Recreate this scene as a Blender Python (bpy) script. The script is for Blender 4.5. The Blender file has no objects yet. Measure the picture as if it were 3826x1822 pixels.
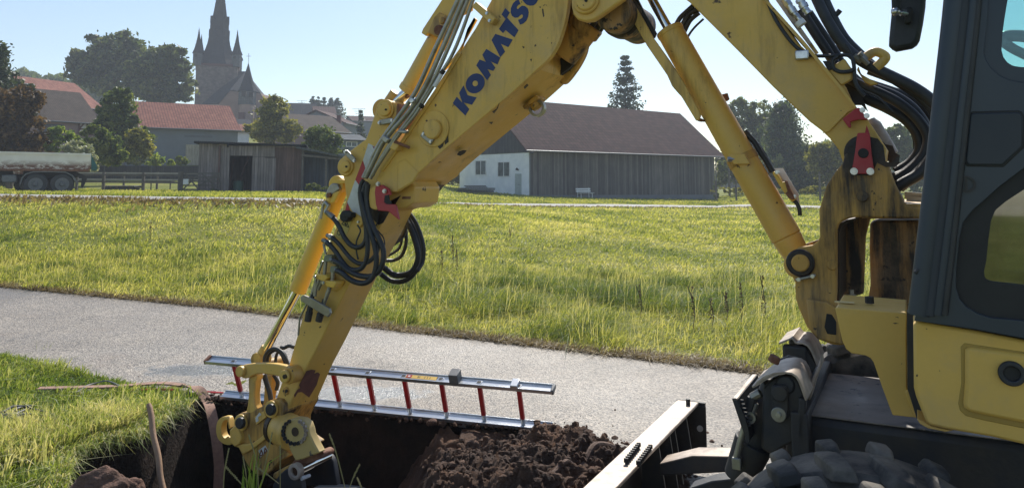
import bpy, bmesh, math, random
import numpy as np
from mathutils import Vector, Matrix, noise
R = math.radians
random.seed(7); rng = np.random.default_rng(7)
scene = bpy.context.scene
COL = scene.collection
# ------------------------------------------------------------------ camera, sky, sun, exposure
H = 1.70; PITCH = R(6.0); FPX = 2912.0; PX0, PY0 = 1913.0, 376.0
cd = bpy.data.cameras.new('camera'); cam = bpy.data.objects.new('camera', cd); COL.objects.link(cam)
cam.location = (0, 0, H); cam.rotation_euler = (R(90) + PITCH, 0, 0)
cd.sensor_width = 36; cd.lens = 36 * FPX / 3826; cd.shift_y = -(911 - PY0) / 3826
cd.clip_start = 0.05; cd.clip_end = 3000
scene.camera = cam
SUN_AZ, SUN_EL = R(13), R(44)           # azimuth from +Y towards +X
w = bpy.data.worlds.new('World'); scene.world = w; w.use_nodes = True
nt = w.node_tree; bg = nt.nodes['Background']
sky = nt.nodes.new('ShaderNodeTexSky'); sky.sky_type = 'NISHITA'; sky.sun_disc = False
sky.sun_elevation = SUN_EL; sky.sun_rotation = SUN_AZ; sky.air_density = 1.0; sky.dust_density = .45; sky.ozone_density = 1.3
nt.links.new(sky.outputs[0], bg.inputs[0]); bg.inputs[1].default_value = 0.12
sl = bpy.data.lights.new('sun', 'SUN'); sl.energy = 5.0; sl.angle = R(0.5); sl.color = (1.0, .95, .86)
so = bpy.data.objects.new('sun', sl); COL.objects.link(so)
sd = Vector((math.sin(SUN_AZ) * math.cos(SUN_EL), math.cos(SUN_AZ) * math.cos(SUN_EL), math.sin(SUN_EL)))
so.rotation_euler = sd.to_track_quat('Z', 'Y').to_euler(); so.location = (5, 5, 20)
scene.view_settings.view_transform = 'Standard'; scene.view_settings.look = 'None'
scene.view_settings.exposure = 0.38; scene.view_settings.gamma = 1
scene.cycles.max_bounces = 6; scene.cycles.transparent_max_bounces = 12

# ------------------------------------------------------------------ pixel -> world
CPI, SPI = math.cos(PITCH), math.sin(PITCH)
def slope(x, y):
    a = (x - PX0) / FPX; b = (PY0 - y) / FPX; yy = CPI - b * SPI
    return a / yy, (SPI + b * CPI) / yy
def P(x, y, D):
    sx, sz = slope(x, y); return Vector((sx * D, D, H + sz * D))
ZN = dict(n=(0, 0, 1), d=(0, 0, 2576/3826), a=(0, 0, 1.534), b=(900, 200, 1.534), c=(1500, 0, 1.534), e=(2826, 0, 1.534), D=(2300, 0, 1.534),
          f=(1000, 700, 1.704), g=(700, 1200, 1.9725), h=(2826, 700, 1.534), i=(2826, 1100, 1.699), j=(2100, 1200, 1.972), k=(1100, 1200, 1.9725), l=(0, 1100, 1.7),
          G1=(1650, 0, 2.726), G2=(1150, 600, 2.454), G3=(800, 1250, 2.145), G4=(2050, 0, 2.453), G5=(2650, 1200, 1.973), G6=(2800, 200, 1.887),
          L1=(0, 250, 2.454), L2=(650, 0, 2.454), L3=(2600, 350, 2.727), L4=(0, 1300, 2.351), L5=(3300, 0, 1.753), L6=(2300, 1500, 2.342))
def Z(zone, *pts):
    x0, y0, s = ZN[zone]
    r = [(x0 + p[0] / s, y0 + p[1] / s) for p in pts]
    return r if len(r) > 1 else r[0]
# machine frame: u forward, w away from the camera, origin A0
MU = Vector((-.891, .454, 0)).normalized(); MW = Vector((.454, .891, 0)).normalized(); A0 = Vector((1.70, 3.717, 0))
def on_off(p, off):
    sx, sz = slope(*p); Y = (off + A0.x * MW.x + A0.y * MW.y) / (sx * MW.x + MW.y)
    return Vector((sx * Y, Y, H + sz * Y))
def F(t, off, z): return A0 + MU * t + MW * off + Vector((0, 0, z))
def plane_px(p, p0, n):
    sx, sz = slope(*p); d = Vector((sx, 1, sz)); o = Vector((0, 0, H))
    return o + d * ((p0 - o).dot(n) / d.dot(n))

# ------------------------------------------------------------------ terrain
def sstep(a, b, x):
    t = np.clip((x - a) / (b - a), 0, 1); return t * t * (3 - 2 * t)
def zone_z(p): return ground_px(*p)
def base_z(X, Y):
    X = np.asarray(X, float); Y = np.asarray(Y, float)
    Ys = np.maximum(Y, 3.0); a = np.clip(X / Ys, -.9, .9)
    h1 = np.interp(a, [-.7, -.25, -.05, .1, .26, .5], [1.28, 1.15, .45, .1, -.2, -.2])
    h2 = np.interp(a, [-.7, -.2, -.05, .1, .26, .32, .5], [3.0, 2.6, .8, .3, .1, .75, .75])
    g = np.interp(a, [-.2, .02], [1, 0])
    z = sstep(9, 25, Y) * h1 + np.clip((Y - 48) / 42, 0, 1) * h2 + np.clip(Y - 90, 0, 90) * .11 * g
    return z
def ground_px(x, y):
    sx, sz = slope(x, y); D = 3.0
    lo, hi = 1.0, 400.0
    Ds = np.geomspace(1.2, 400, 1500); zz = H + sz * Ds - base_z(sx * Ds, Ds)
    k = np.argmax(zz < 0)
    if zz[k] >= 0: D = 400.0
    else:
        lo, hi = Ds[max(k-1, 0)], Ds[k]
        for _ in range(25):
            m = .5 * (lo + hi)
            if H + sz * m - float(base_z(sx * m, m)) < 0: hi = m
            else: lo = m
        D = hi
    return Vector((sx * D, D, float(base_z(sx * D, D))))
def gz(x, y): return float(base_z(x, y))
def inpoly(px, py, poly):
    c = np.zeros(len(px), bool); n = len(poly)
    for i in range(n):
        x1, y1 = poly[i][:2]; x2, y2 = poly[(i+1) % n][:2]
        if y1 == y2: continue
        t = ((y1 > py) != (y2 > py)) & (px < (x2 - x1) * (py - y1) / (y2 - y1) + x1)
        c ^= t
    return c
def dist_poly(px, py, poly, closed=True):
    d = np.full(len(px), 1e9); n = len(poly)
    for i in range(n if closed else n - 1):
        x1, y1 = poly[i][:2]; x2, y2 = poly[(i+1) % n][:2]
        vx, vy = x2 - x1, y2 - y1; L = vx*vx + vy*vy + 1e-12
        t = np.clip(((px - x1) * vx + (py - y1) * vy) / L, 0, 1)
        d = np.minimum(d, np.hypot(px - x1 - t * vx, py - y1 - t * vy))
    return d
_e = [(765, 1484), (1000, 1508), (1300, 1539), (1600, 1566), (1900, 1592), (2100, 1611)]
TR_FAR = [tuple(ground_px(*p))[:2] for p in _e]
TR_LEFT = [tuple(ground_px(*p))[:2] for p in [(229, 1850), (253, 1723), (376, 1668), (530, 1632), (640, 1560), (700, 1520)]]
TRENCH = TR_LEFT + TR_FAR + [(.62, 4.9), (.5, 4.3), (-.3, 4.08), (-1.4, 4.02), (-2.3, 4.05)]

# ------------------------------------------------------------------ materials
def newmat(name):
    m = bpy.data.materials.new(name); m.use_nodes = True
    return m, m.node_tree, m.node_tree.nodes['Principled BSDF']
def nd(t, k, **kw):
    n = t.nodes.new(k)
    for a, b in kw.items(): setattr(n, a, b)
    return n
def tex(t, coord='Object', scale=1.0, stretch=(1, 1, 1), rot=(0, 0, 0)):
    tc = nd(t, 'ShaderNodeTexCoord'); mp = nd(t, 'ShaderNodeMapping')
    mp.inputs['Scale'].default_value = [scale * s for s in stretch]; mp.inputs['Rotation'].default_value = rot
    t.links.new(tc.outputs[coord], mp.inputs[0]); return mp.outputs[0]
def nz(t, vec, scale, detail=4, rough=.6):
    n = nd(t, 'ShaderNodeTexNoise'); n.inputs['Scale'].default_value = scale; n.inputs['Detail'].default_value = detail
    n.inputs['Roughness'].default_value = rough; t.links.new(vec, n.inputs['Vector']); return n.outputs['Fac']
def ramp(t, fac, stops):
    r = nd(t, 'ShaderNodeValToRGB'); cr = r.color_ramp
    while len(cr.elements) > len(stops): cr.elements.remove(cr.elements[-1])
    while len(cr.elements) < len(stops): cr.elements.new(1)
    for e, (p, c) in zip(cr.elements, stops):
        e.position = p; e.color = (c[0], c[1], c[2], 1) if hasattr(c, '__len__') else (c, c, c, 1)
    t.links.new(fac, r.inputs[0]); return r.outputs[0]
def mix(t, fac, a, b, mode='MIX'):
    m = nd(t, 'ShaderNodeMix', data_type='RGBA', blend_type=mode)
    if hasattr(fac, 'links'): t.links.new(fac, m.inputs[0])
    else: m.inputs[0].default_value = fac
    for s, v in ((6, a), (7, b)):
        if hasattr(v, 'links'): t.links.new(v, m.inputs[s])
        else: m.inputs[s].default_value = (v[0], v[1], v[2], 1)
    return m.outputs[2]
def bump(t, b, h, strength=.3, dist=.01):
    n = nd(t, 'ShaderNodeBump'); n.inputs['Strength'].default_value = strength; n.inputs['Distance'].default_value = dist
    t.links.new(h, n.inputs['Height']); t.links.new(n.outputs[0], b.inputs['Normal'])
def L(t, a, b): t.links.new(a, b)
def pm(name, c1, c2=None, scale=3, rough=.6, metal=0, bs=0, bscale=40, stretch=(1, 1, 1), spec=.5, lo=.35, hi=.65, coord='Object', bdist=.01):
    m, t, b = newmat(name)
    v = tex(t, coord, 1, stretch)
    if c2 is None: c2 = [c * .8 for c in c1]
    L(t, ramp(t, nz(t, v, scale, 6), [(lo, c1), (hi, c2)]), b.inputs['Base Color'])
    b.inputs['Roughness'].default_value = rough; b.inputs['Metallic'].default_value = metal
    b.inputs['Specular IOR Level'].default_value = spec
    if bs: bump(t, b, nz(t, v, bscale, 5), bs, bdist)
    return m
def paint(name, col, grime=(.09, .05, .02), amount=.45, rough=.42, streak=True, dust=(.38, .29, .18), heavy=0):
    """weathered machine enamel: faint fading, chips with rust, grime runs"""
    m, t, b = newmat(name); v = tex(t)
    fade = nz(t, v, 2.2, 5); base = mix(t, ramp(t, fade, [(.35, 0), (.7, .35)]), col, [min(1, c * .8 + .07) for c in col])
    fine = nz(t, v, 55, 3); base = mix(t, ramp(t, fine, [(.3, .1), (.7, 0)]), base, [c * .6 for c in col])
    if streak:
        v2 = tex(t, stretch=(1, 1, .12)); s1 = nz(t, v2, 9, 6, .7); m2 = nz(t, v, 1.3, 3)
        msk = nd(t, 'ShaderNodeMath', operation='MULTIPLY')
        h_ = heavy*.07; L(t, ramp(t, s1, [(.55 - h_, 0), (.75 - h_, 1)]), msk.inputs[0]); L(t, ramp(t, m2, [(.5 - h_*1.2, 0), (.62 - h_*1.2, 1)]), msk.inputs[1])
        f = nd(t, 'ShaderNodeMath', operation='MULTIPLY'); L(t, msk.outputs[0], f.inputs[0]); f.inputs[1].default_value = amount
        base = mix(t, f.outputs[0], base, grime)
    ds = ramp(t, nz(t, v, 4.5, 8, .7), [(.5, 0), (.8, .5)]); base = mix(t, ds, base, dust)
    chip = ramp(t, nz(t, v, 16, 6, .65), [(.70 - .05 * amount, 0), (.72 - .05 * amount, 1)])
    base = mix(t, chip, base, grime)
    L(t, base, b.inputs['Base Color'])
    L(t, ramp(t, nz(t, v, 7, 5), [(.3, rough - .08), (.7, rough + .22)]), b.inputs['Roughness'])
    bump(t, b, nz(t, v, 38, 4), .05, .01)
    return m
M = {}
YEL = (.69, .43, .085)
M['yellow'] = paint('yellow_enamel', YEL, amount=.7, heavy=.5)
M['yellow_clean'] = paint('yellow_enamel_clean', (.67, .425, .09), amount=.3, streak=False, rough=.45)
M['yellow_dirty'] = paint('yellow_enamel_greasy', (.56, .31, .055), grime=(.035, .022, .014), amount=1.2, rough=.5, heavy=1.3)
M['yellow_grimy'] = paint('yellow_enamel_very_greasy', (.34, .18, .045), grime=(.02, .014, .01), amount=1.6, rough=.5, heavy=2)
M['orange'] = paint('orange_yellow_enamel', (.74, .46, .06), amount=.2, rough=.35, streak=False)
M['red'] = paint('red_enamel', (.42, .02, .03), grime=(.05, .02, .02), amount=.4, rough=.45, dust=(.3, .1, .08))
M['cabpaint'] = pm('dark_slate_cab_paint', (.016, .028, .045), (.024, .036, .052), 3, .4, 0, .04, 90)
M['cabpanel'] = pm('dark_cab_panel', (.022, .03, .042), (.03, .036, .046), 5, .6, 0, .1, 200)
M['darkmetal'] = pm('dusty_dark_steel', (.018, .022, .03), (.05, .042, .034), 6, .6, .1, .2, 60)
M['brown_dust'] = pm('dusty_light_steel', (.46, .38, .31), (.24, .19, .15), 14, .5, .2, .15, 40, lo=.38, hi=.7)
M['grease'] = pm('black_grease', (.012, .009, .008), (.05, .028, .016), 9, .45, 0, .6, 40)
M['rust'] = pm('rusted_steel', (.13, .045, .025), (.26, .13, .07), 14, .8, 0, .3, 60)
M['rustpatch'] = pm('maroon_worn_primer', (.11, .045, .045), (.17, .07, .055), 20, .75, 0, .3, 70)
M['rubber'] = pm('black_hose_rubber', (.014, .016, .02), (.028, .03, .034), 12, .5, 0, .2, 150)
M['chrome'] = pm('polished_rod_steel', (.78, .76, .72), (.62, .60, .56), 3, .12, 1)
M['pipe'] = pm('galvanised_pipe', (.38, .37, .33), (.24, .23, .2), 9, .38, .7, .1, 60)
M['bolt'] = pm('zinc_bolt', (.62, .62, .62), (.4, .4, .4), 30, .3, .9)
M['blue'] = pm('navy_decal', (.006, .022, .12), (.008, .03, .14), 8, .45)
M['white'] = pm('white_decal', (.62, .64, .62), (.48, .48, .45), 14, .5)
M['tyre'] = pm('dusty_tyre_rubber', (.026, .025, .025), (.19, .16, .125), 6, .8, 0, .4, 45, lo=.42, hi=.7)
M['alu'] = pm('brushed_aluminium', (.66, .68, .7), (.5, .52, .55), 12, .32, .85, .1, 30, stretch=(.2, 1, 1))
M['gray_plastic'] = pm('grey_plastic', (.16, .165, .17), (.12, .12, .12), 12, .5)
M['wood'] = pm('handle_wood', (.36, .22, .13), (.22, .13, .08), 12, .7, 0, .2, 60, stretch=(1, 1, .1))
M['strap'] = pm('brown_flat_hose_fabric', (.36, .21, .15), (.26, .15, .11), 30, .8, 0, .3, 200)
def soilmat():
    m, t, b = newmat('dark_loam'); v = tex(t)
    c = ramp(t, nz(t, v, 3, 10, .7), [(.3, (.030, .016, .010)), (.5, (.085, .045, .027)), (.72, (.21, .115, .068))])
    L(t, c, b.inputs['Base Color']); b.inputs['Roughness'].default_value = .95
    bump(t, b, nz(t, v, 35, 10, .75), .9, .03); return m
M['soil'] = soilmat()
M['soil_shade'] = pm('shade_dark_soil', (.010, .007, .006), (.028, .018, .013), 4, .95, 0, .9, 30, bdist=.03, spec=.15)  # trench soil, darkened in colour to stand in for deep shade
def asphalt():
    m, t, b = newmat('worn_asphalt'); v = tex(t)
    big = nz(t, v, .5, 6); base = ramp(t, big, [(.3, (.165, .142, .118)), (.55, (.225, .195, .162)), (.75, (.285, .245, .20))])
    vo = nd(t, 'ShaderNodeTexVoronoi'); vo.inputs['Scale'].default_value = 75; L(t, v, vo.inputs['Vector'])
    sp_ = ramp(t, vo.outputs['Color'], [(.15, (.35, .35, .36)), (.5, (1, 1, 1)), (.9, (2.0, 1.95, 1.85))])
    base = mix(t, .85, base, sp_, 'MULTIPLY')
    f2 = ramp(t, nz(t, v, 22, 6, .7), [(.35, .72), (.6, 1.12)]); base = mix(t, .8, base, f2, 'MULTIPLY')
    vs_ = tex(t, 'Object', 1, (.10, 1, 1), (0, 0, R(27)))
    base = mix(t, .8, base, ramp(t, nz(t, vs_, 1.4, 5, .6), [(.3, .8), (.7, 1.14)]), 'MULTIPLY')
    base = mix(t, ramp(t, nz(t, v, 1.1, 8, .75), [(.55, 0), (.75, .5)]), base, (.20, .145, .10))
    # cracks
    vw = nd(t, 'ShaderNodeVectorMath', operation='ADD'); nn = nd(t, 'ShaderNodeTexNoise'); nn.inputs['Scale'].default_value = 1.6; nn.inputs['Detail'].default_value = 8
    L(t, v, nn.inputs['Vector']); L(t, v, vw.inputs[0]); L(t, nn.outputs['Color'], vw.inputs[1])
    cr = nd(t, 'ShaderNodeTexVoronoi', feature='DISTANCE_TO_EDGE'); cr.inputs['Scale'].default_value = .8; L(t, vw.outputs[0], cr.inputs['Vector'])
    ck = ramp(t, cr.outputs['Distance'], [(.0, .7), (.010, 0)]); cm = ramp(t, nz(t, v, .35, 3), [(.42, 0), (.5, 1)])
    mm = nd(t, 'ShaderNodeMath', operation='MULTIPLY'); L(t, ck, mm.inputs[0]); L(t, cm, mm.inputs[1])
    base = mix(t, mm.outputs[0], base, (.04, .035, .03))
    sxy = nd(t, 'ShaderNodeSeparateXYZ'); L(t, v, sxy.inputs[0])
    def math2(op, a, bb):
        m_ = nd(t, 'ShaderNodeMath', operation=op)
        for i_, q in enumerate((a, bb)):
            if hasattr(q, 'links'): L(t, q, m_.inputs[i_])
            else: m_.inputs[i_].default_value = q
        return m_.outputs[0]
    acc = None
    for (p_, r1_, r2_) in ((ground_px(770, 1385), .75, .32), (ground_px(1330, 1472), .8, .30)):
        dx_ = math2('DIVIDE', math2('SUBTRACT', sxy.outputs[0], p_.x), r1_); dy_ = math2('DIVIDE', math2('SUBTRACT', sxy.outputs[1], p_.y), r2_)
        d_ = math2('SQRT', math2('ADD', math2('MULTIPLY', dx_, dx_), math2('MULTIPLY', dy_, dy_)), 0)
        acc = d_ if acc is None else math2('MINIMUM', acc, d_)
    acc = math2('ADD', acc, math2('MULTIPLY', math2('SUBTRACT', nz(t, v, 7, 6, .75), .5), 1.6))
    wetm = ramp(t, acc, [(.55, 1), (.85, 0)])
    base = mix(t, wetm, base, (.15, .15, .15))
    # darker repaired strip at the far left
    ln_ = math2('ADD', math2('ADD', math2('MULTIPLY', sxy.outputs[0], -.30), math2('MULTIPLY', sxy.outputs[1], -1.0)), 10.0)
    ps_ = ramp(t, math2('ADD', math2('ADD', sxy.outputs[0], math2('MULTIPLY', sxy.outputs[1], -1.25)), math2('MULTIPLY', nz(t, v, 2, 4), .25)), [(0, 1), (.02, 1), (.03, 0)])
    base = mix(t, math2('MULTIPLY', ramp(t, math2('ADD', math2('ADD', sxy.outputs[0], math2('MULTIPLY', sxy.outputs[1], -.9)), 17.2), [(.0, 1), (.06, 0)]), .35), base, (.13, .125, .12))
    L(t, base, b.inputs['Base Color'])
    wet = ramp(t, nz(t, v, .45, 4), [(.42, .62), (.68, .45)]); L(t, mix(t, wetm, wet, (.24, .24, .24)), b.inputs['Roughness'])
    h = nd(t, 'ShaderNodeMath', operation='ADD'); L(t, vo.outputs['Distance'], h.inputs[0]); L(t, nz(t, v, 60, 5), h.inputs[1])
    bump(t, b, h.outputs[0], .55, .012); return m
M['asphalt'] = asphalt()
M['farroad'] = pm('pale_road', (.33, .32, .30), (.26, .25, .23), .6, .8)
def groundmat():
    m, t, b = newmat('grassy_ground'); v = tex(t)
    c = ramp(t, nz(t, v, .35, 8, .65), [(.3, (.12, .145, .035)), (.5, (.20, .22, .055)), (.7, (.30, .27, .10))])
    c = mix(t, .6, c, ramp(t, nz(t, v, 6, 8, .75), [(.3, (.45, .45, .4)), (.7, (1.3, 1.3, 1.2))]), 'MULTIPLY')
    L(t, c, b.inputs['Base Color']); b.inputs['Roughness'].default_value = 1; b.inputs['Specular IOR Level'].default_value = .1
    bump(t, b, nz(t, v, 14, 8, .75), .8, .08); return m
M['ground'] = groundmat()
def leafmat(name, c1, c2, c3, trans=.45, rough=.55, sp_=.35):
    """tint attribute picks the leaf's own colour"""
    m, t, b = newmat(name); a = nd(t, 'ShaderNodeAttribute', attribute_name='tint')
    c = ramp(t, a.outputs['Fac'], [(0, c1), (.5, c2), (1, c3)])
    L(t, c, b.inputs['Base Color']); b.inputs['Roughness'].default_value = rough; b.inputs['Specular IOR Level'].default_value = sp_
    tr = nd(t, 'ShaderNodeBsdfTranslucent'); L(t, mix(t, 1, c, (1.3, 1.25, .6), 'MULTIPLY'), tr.inputs[0])
    mx = nd(t, 'ShaderNodeMixShader'); mx.inputs[0].default_value = trans
    L(t, b.outputs[0], mx.inputs[1]); L(t, tr.outputs[0], mx.inputs[2]); L(t, mx.outputs[0], t.nodes['Material Output'].inputs[0])
    return m
M['grass'] = leafmat('meadow_grass', (.10, .15, .035), (.39, .40, .10), (.68, .61, .33), .52)
M['verge'] = leafmat('verge_grass', (.06, .12, .025), (.26, .32, .075), (.64, .58, .38), .45)
M['leaf_dark'] = leafmat('dark_green_leaves', (.035, .058, .024), (.085, .12, .042), (.20, .22, .08), .4)
M['leaf_mid'] = leafmat('mid_green_leaves', (.045, .075, .022), (.10, .145, .04), (.22, .25, .07), .42)
M['leaf_light'] = leafmat('light_green_leaves', (.09, .15, .03), (.17, .25, .05), (.32, .38, .09), .5)
M['leaf_brown'] = leafmat('bronze_leaves', (.03, .022, .015), (.085, .05, .024), (.20, .12, .045), .35)
M['leaf_yellow'] = leafmat('yellowing_leaves', (.09, .10, .025), (.20, .20, .045), (.36, .33, .08), .45)
M['leaf_silver'] = leafmat('silver_leaves', (.22, .25, .17), (.40, .42, .32), (.6, .6, .5), .35)
M['needle'] = leafmat('spruce_needles', (.03, .05, .035), (.06, .085, .055), (.12, .14, .085), .3)
M['bark'] = pm('bark', (.07, .052, .038), (.14, .11, .08), 12, .95, 0, .6, 30, stretch=(1, 1, .2))
def planks(name, c1, c2, wdt=.16, dark=(.02, .02, .022), coord='UV'):
    m, t, b = newmat(name); v = tex(t, 'UV')
    sx_ = nd(t, 'ShaderNodeSeparateXYZ'); L(t, v, sx_.inputs[0])
    d = nd(t, 'ShaderNodeMath', operation='DIVIDE'); L(t, sx_.outputs[0], d.inputs[0]); d.inputs[1].default_value = wdt
    fl = nd(t, 'ShaderNodeMath', operation='FLOOR'); L(t, d.outputs[0], fl.inputs[0])
    fr = nd(t, 'ShaderNodeMath', operation='FRACT'); L(t, d.outputs[0], fr.inputs[0])
    wn = nd(t, 'ShaderNodeTexWhiteNoise', noise_dimensions='1D'); L(t, fl.outputs[0], wn.inputs['W'])
    c = ramp(t, wn.outputs['Value'], [(0, c1), (1, c2)])
    v2 = tex(t, 'UV', 1, (1, .06, 1)); c = mix(t, .75, c, ramp(t, nz(t, v2, 14, 6, .7), [(.3, (.3, .3, .3)), (.7, (1.6, 1.6, 1.6))]), 'MULTIPLY')
    c = mix(t, .6, c, ramp(t, nz(t, v, .7, 4), [(.3, (.6, .6, .62)), (.7, (1.2, 1.15, 1.1))]), 'MULTIPLY')
    g = ramp(t, fr.outputs[0], [(0, 1), (.07, 0), (.93, 0), (1, 1)]); c = mix(t, g, c, dark)
    L(t, c, b.inputs['Base Color']); b.inputs['Roughness'].default_value = .85
    gi = nd(t, 'ShaderNodeMath', operation='SUBTRACT'); gi.inputs[0].default_value = 1; L(t, g, gi.inputs[1]); bump(t, b, gi.outputs[0], .7, .02)
    return m
M['barnwood'] = planks('grey_barn_boards', (.06, .058, .058), (.18, .168, .155), .22)
M['gablewood'] = planks('dark_gable_boards', (.05, .055, .062), (.08, .085, .09), .2)
M['shedwood'] = planks('weathered_shed_boards', (.19, .165, .155), (.28, .245, .235), .15)
M['shedred'] = planks('reddish_shed_boards', (.10, .065, .055), (.17, .105, .09), .15)
M['shedblue'] = planks('blue_grey_sheeting', (.045, .06, .085), (.06, .075, .1), .2)
M['fencewood'] = pm('grey_fence_wood', (.15, .135, .12), (.09, .08, .07), 6, .9, 0, .3, 30)
M['boards'] = planks('dark_board_fence', (.055, .055, .06), (.085, .082, .082), .14)
M['beigedoor'] = planks('beige_board_door', (.34, .31, .23), (.4, .36, .27), .2, dark=(.15, .14, .1))
def tiles(name, c1, c2, tw=.28, th=.34, dark=(.04, .02, .018)):
    m, t, b = newmat(name); v = tex(t, 'UV')
    br = nd(t, 'ShaderNodeTexBrick'); br.inputs['Scale'].default_value = 1; br.inputs['Brick Width'].default_value = tw; br.inputs['Row Height'].default_value = th
    br.inputs['Mortar Size'].default_value = .03; br.inputs['Mortar Smooth'].default_value = .8; br.offset = 0
    br.inputs['Color1'].default_value = (*c1, 1); br.inputs['Color2'].default_value = (*c2, 1); br.inputs['Mortar'].default_value = (*dark, 1)
    L(t, v, br.inputs['Vector'])
    c = mix(t, .6, br.outputs['Color'], ramp(t, nz(t, v, .8, 6, .7), [(.3, (.62, .62, .62)), (.7, (1.25, 1.25, 1.25))]), 'MULTIPLY')
    L(t, c, b.inputs['Base Color']); b.inputs['Roughness'].default_value = .85; b.inputs['Specular IOR Level'].default_value = .12
    sy = nd(t, 'ShaderNodeSeparateXYZ'); L(t, v, sy.inputs[0]); d = nd(t, 'ShaderNodeMath', operation='DIVIDE'); L(t, sy.outputs[1], d.inputs[0]); d.inputs[1].default_value = th
    fr = nd(t, 'ShaderNodeMath', operation='FRACT'); L(t, d.outputs[0], fr.inputs[0]); bump(t, b, fr.outputs[0], .8, .05)
    return m
M['tile_red'] = tiles('red_clay_tiles', (.36, .155, .11), (.26, .10, .075))
M['tile_brown'] = tiles('brown_concrete_tiles', (.115, .062, .056), (.072, .041, .040), .42, .46, (.015, .01, .011))
M['tile_mossy'] = tiles('old_mossy_tiles', (.125, .092, .075), (.085, .068, .055), .2, .2, (.05, .04, .035))
M['slate'] = tiles('slate', (.034, .04, .05), (.024, .03, .04), .5, .4, (.03, .03, .035))
M['slate_light'] = tiles('grey_slate_cladding', (.13, .145, .155), (.10, .11, .12), .5, .4, (.06, .06, .07))
M['whitewall'] = pm('white_render', (.88, .89, .88), (.74, .76, .77), 1.2, .9, 0, .1, 20)
M['greywall'] = pm('grey_blue_render', (.15, .17, .19), (.12, .135, .15), .5, .9, 0, .15, 8)
M['pinkwall'] = pm('pink_render', (.38, .25, .21), (.30, .20, .17), .5, .9, 0, .1, 8)
M['mauvewall'] = pm('mauve_render', (.24, .155, .15), (.2, .13, .125), .5, .9)
M['stone'] = pm('sandstone_rubble', (.10, .075, .068), (.19, .15, .13), 1.6, .95, 0, .4, 6)
M['beam'] = pm('oxblood_beams', (.10, .03, .025), None, 5, .8)
M['gutter'] = pm('zinc_gutter', (.13, .14, .15), None, 5, .5, .5)
M['whitepaint'] = pm('white_gloss_paint', (.75, .76, .76), (.62, .62, .62), 6, .5)
M['truckbody'] = None
def truckmat():
    m, t, b = newmat('chipped_white_truck_paint'); v = tex(t)
    c = mix(t, ramp(t, nz(t, v, 1.5, 5), [(.4, 0), (.7, .5)]), (.86, .80, .72), (.66, .60, .53))
    s = nd(t, 'ShaderNodeSeparateXYZ'); L(t, v, s.inputs[0])
    low = nd(t, 'ShaderNodeMapRange'); low.inputs[1].default_value = 1.50; low.inputs[2].default_value = 1.2; L(t, s.outputs[2], low.inputs[0])
    a = nd(t, 'ShaderNodeMath', operation='MULTIPLY'); L(t, low.outputs[0], a.inputs[0]); L(t, ramp(t, nz(t, tex(t, stretch=(1, 1, 1.8)), 3.5, 8, .7), [(.36, 0), (.52, 1)]), a.inputs[1])
    c = mix(t, a.outputs[0], c, (.17, .07, .04)); L(t, c, b.inputs['Base Color']); b.inputs['Roughness'].default_value = .6
    return m
M['truckbody'] = truckmat()
M['black'] = pm('matt_black', (.012, .012, .013), (.02, .02, .02), 8, .7)
M['winglass'] = pm('dark_window_glass', (.05, .065, .07), (.16, .19, .2), 1.4, .25, 0, spec=.4)
M['teal'] = pm('teal_tarpaulin', (.02, .14, .14), (.02, .1, .1), 4, .7)
def cabglass(name, tint, gl=.12):
    m = bpy.data.materials.new(name); m.use_nodes = True; t = m.node_tree; t.nodes.remove(t.nodes['Principled BSDF'])
    a = nd(t, 'ShaderNodeBsdfTransparent'); a.inputs[0].default_value = (*tint, 1); g = nd(t, 'ShaderNodeBsdfGlossy'); g.inputs['Roughness'].default_value = .03
    v = tex(t); f = ramp(t, nz(t, v, 5, 6), [(.4, gl * .6), (.7, gl)])
    mx = nd(t, 'ShaderNodeMixShader'); L(t, f, mx.inputs[0]); L(t, a.outputs[0], mx.inputs[1]); L(t, g.outputs[0], mx.inputs[2]); L(t, mx.outputs[0], t.nodes['Material Output'].inputs[0])
    return m
M['glass'] = cabglass('tinted_cab_glass', (.55, .80, .76)); M['glass_dark'] = cabglass('dusty_dark_cab_glass', (.15, .19, .19), .34)

# ------------------------------------------------------------------ mesh helpers
def tag(o, label=None, cat=None, group=None, kind=None):
    if label: o['label'] = label
    if cat: o['category'] = cat
    if group: o['group'] = group
    if kind: o['kind'] = kind
    return o
def thing(name, loc, label, cat, group=None):
    o = bpy.data.objects.new(name, None); COL.objects.link(o); o.location = loc; o.empty_display_size = .2
    return tag(o, label, cat, group)
def world_loc(o):
    v = Vector((0, 0, 0))
    while o: v += o.location; o = o.parent
    return v
def frame_of(d):
    d = d.normalized(); a = Vector((0, 0, 1)) if abs(d.z) < .9 else Vector((1, 0, 0))
    x = a.cross(d).normalized(); return x, d.cross(x).normalized()
def smooth_pts(pts, n):
    pts = [Vector(p) for p in pts]
    if len(pts) < 3: return pts
    out = []; ext = [pts[0] * 2 - pts[1]] + pts + [pts[-1] * 2 - pts[-2]]
    for i in range(1, len(ext) - 2):
        p0, p1, p2, p3 = ext[i-1:i+3]
        for k in range(n):
            s = k / n; out.append(.5 * ((2 * p1) + (p2 - p0) * s + (2*p0 - 5*p1 + 4*p2 - p3) * s*s + (3*p1 - p0 - 3*p2 + p3) * s**3))
    out.append(pts[-1]); return out
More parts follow.
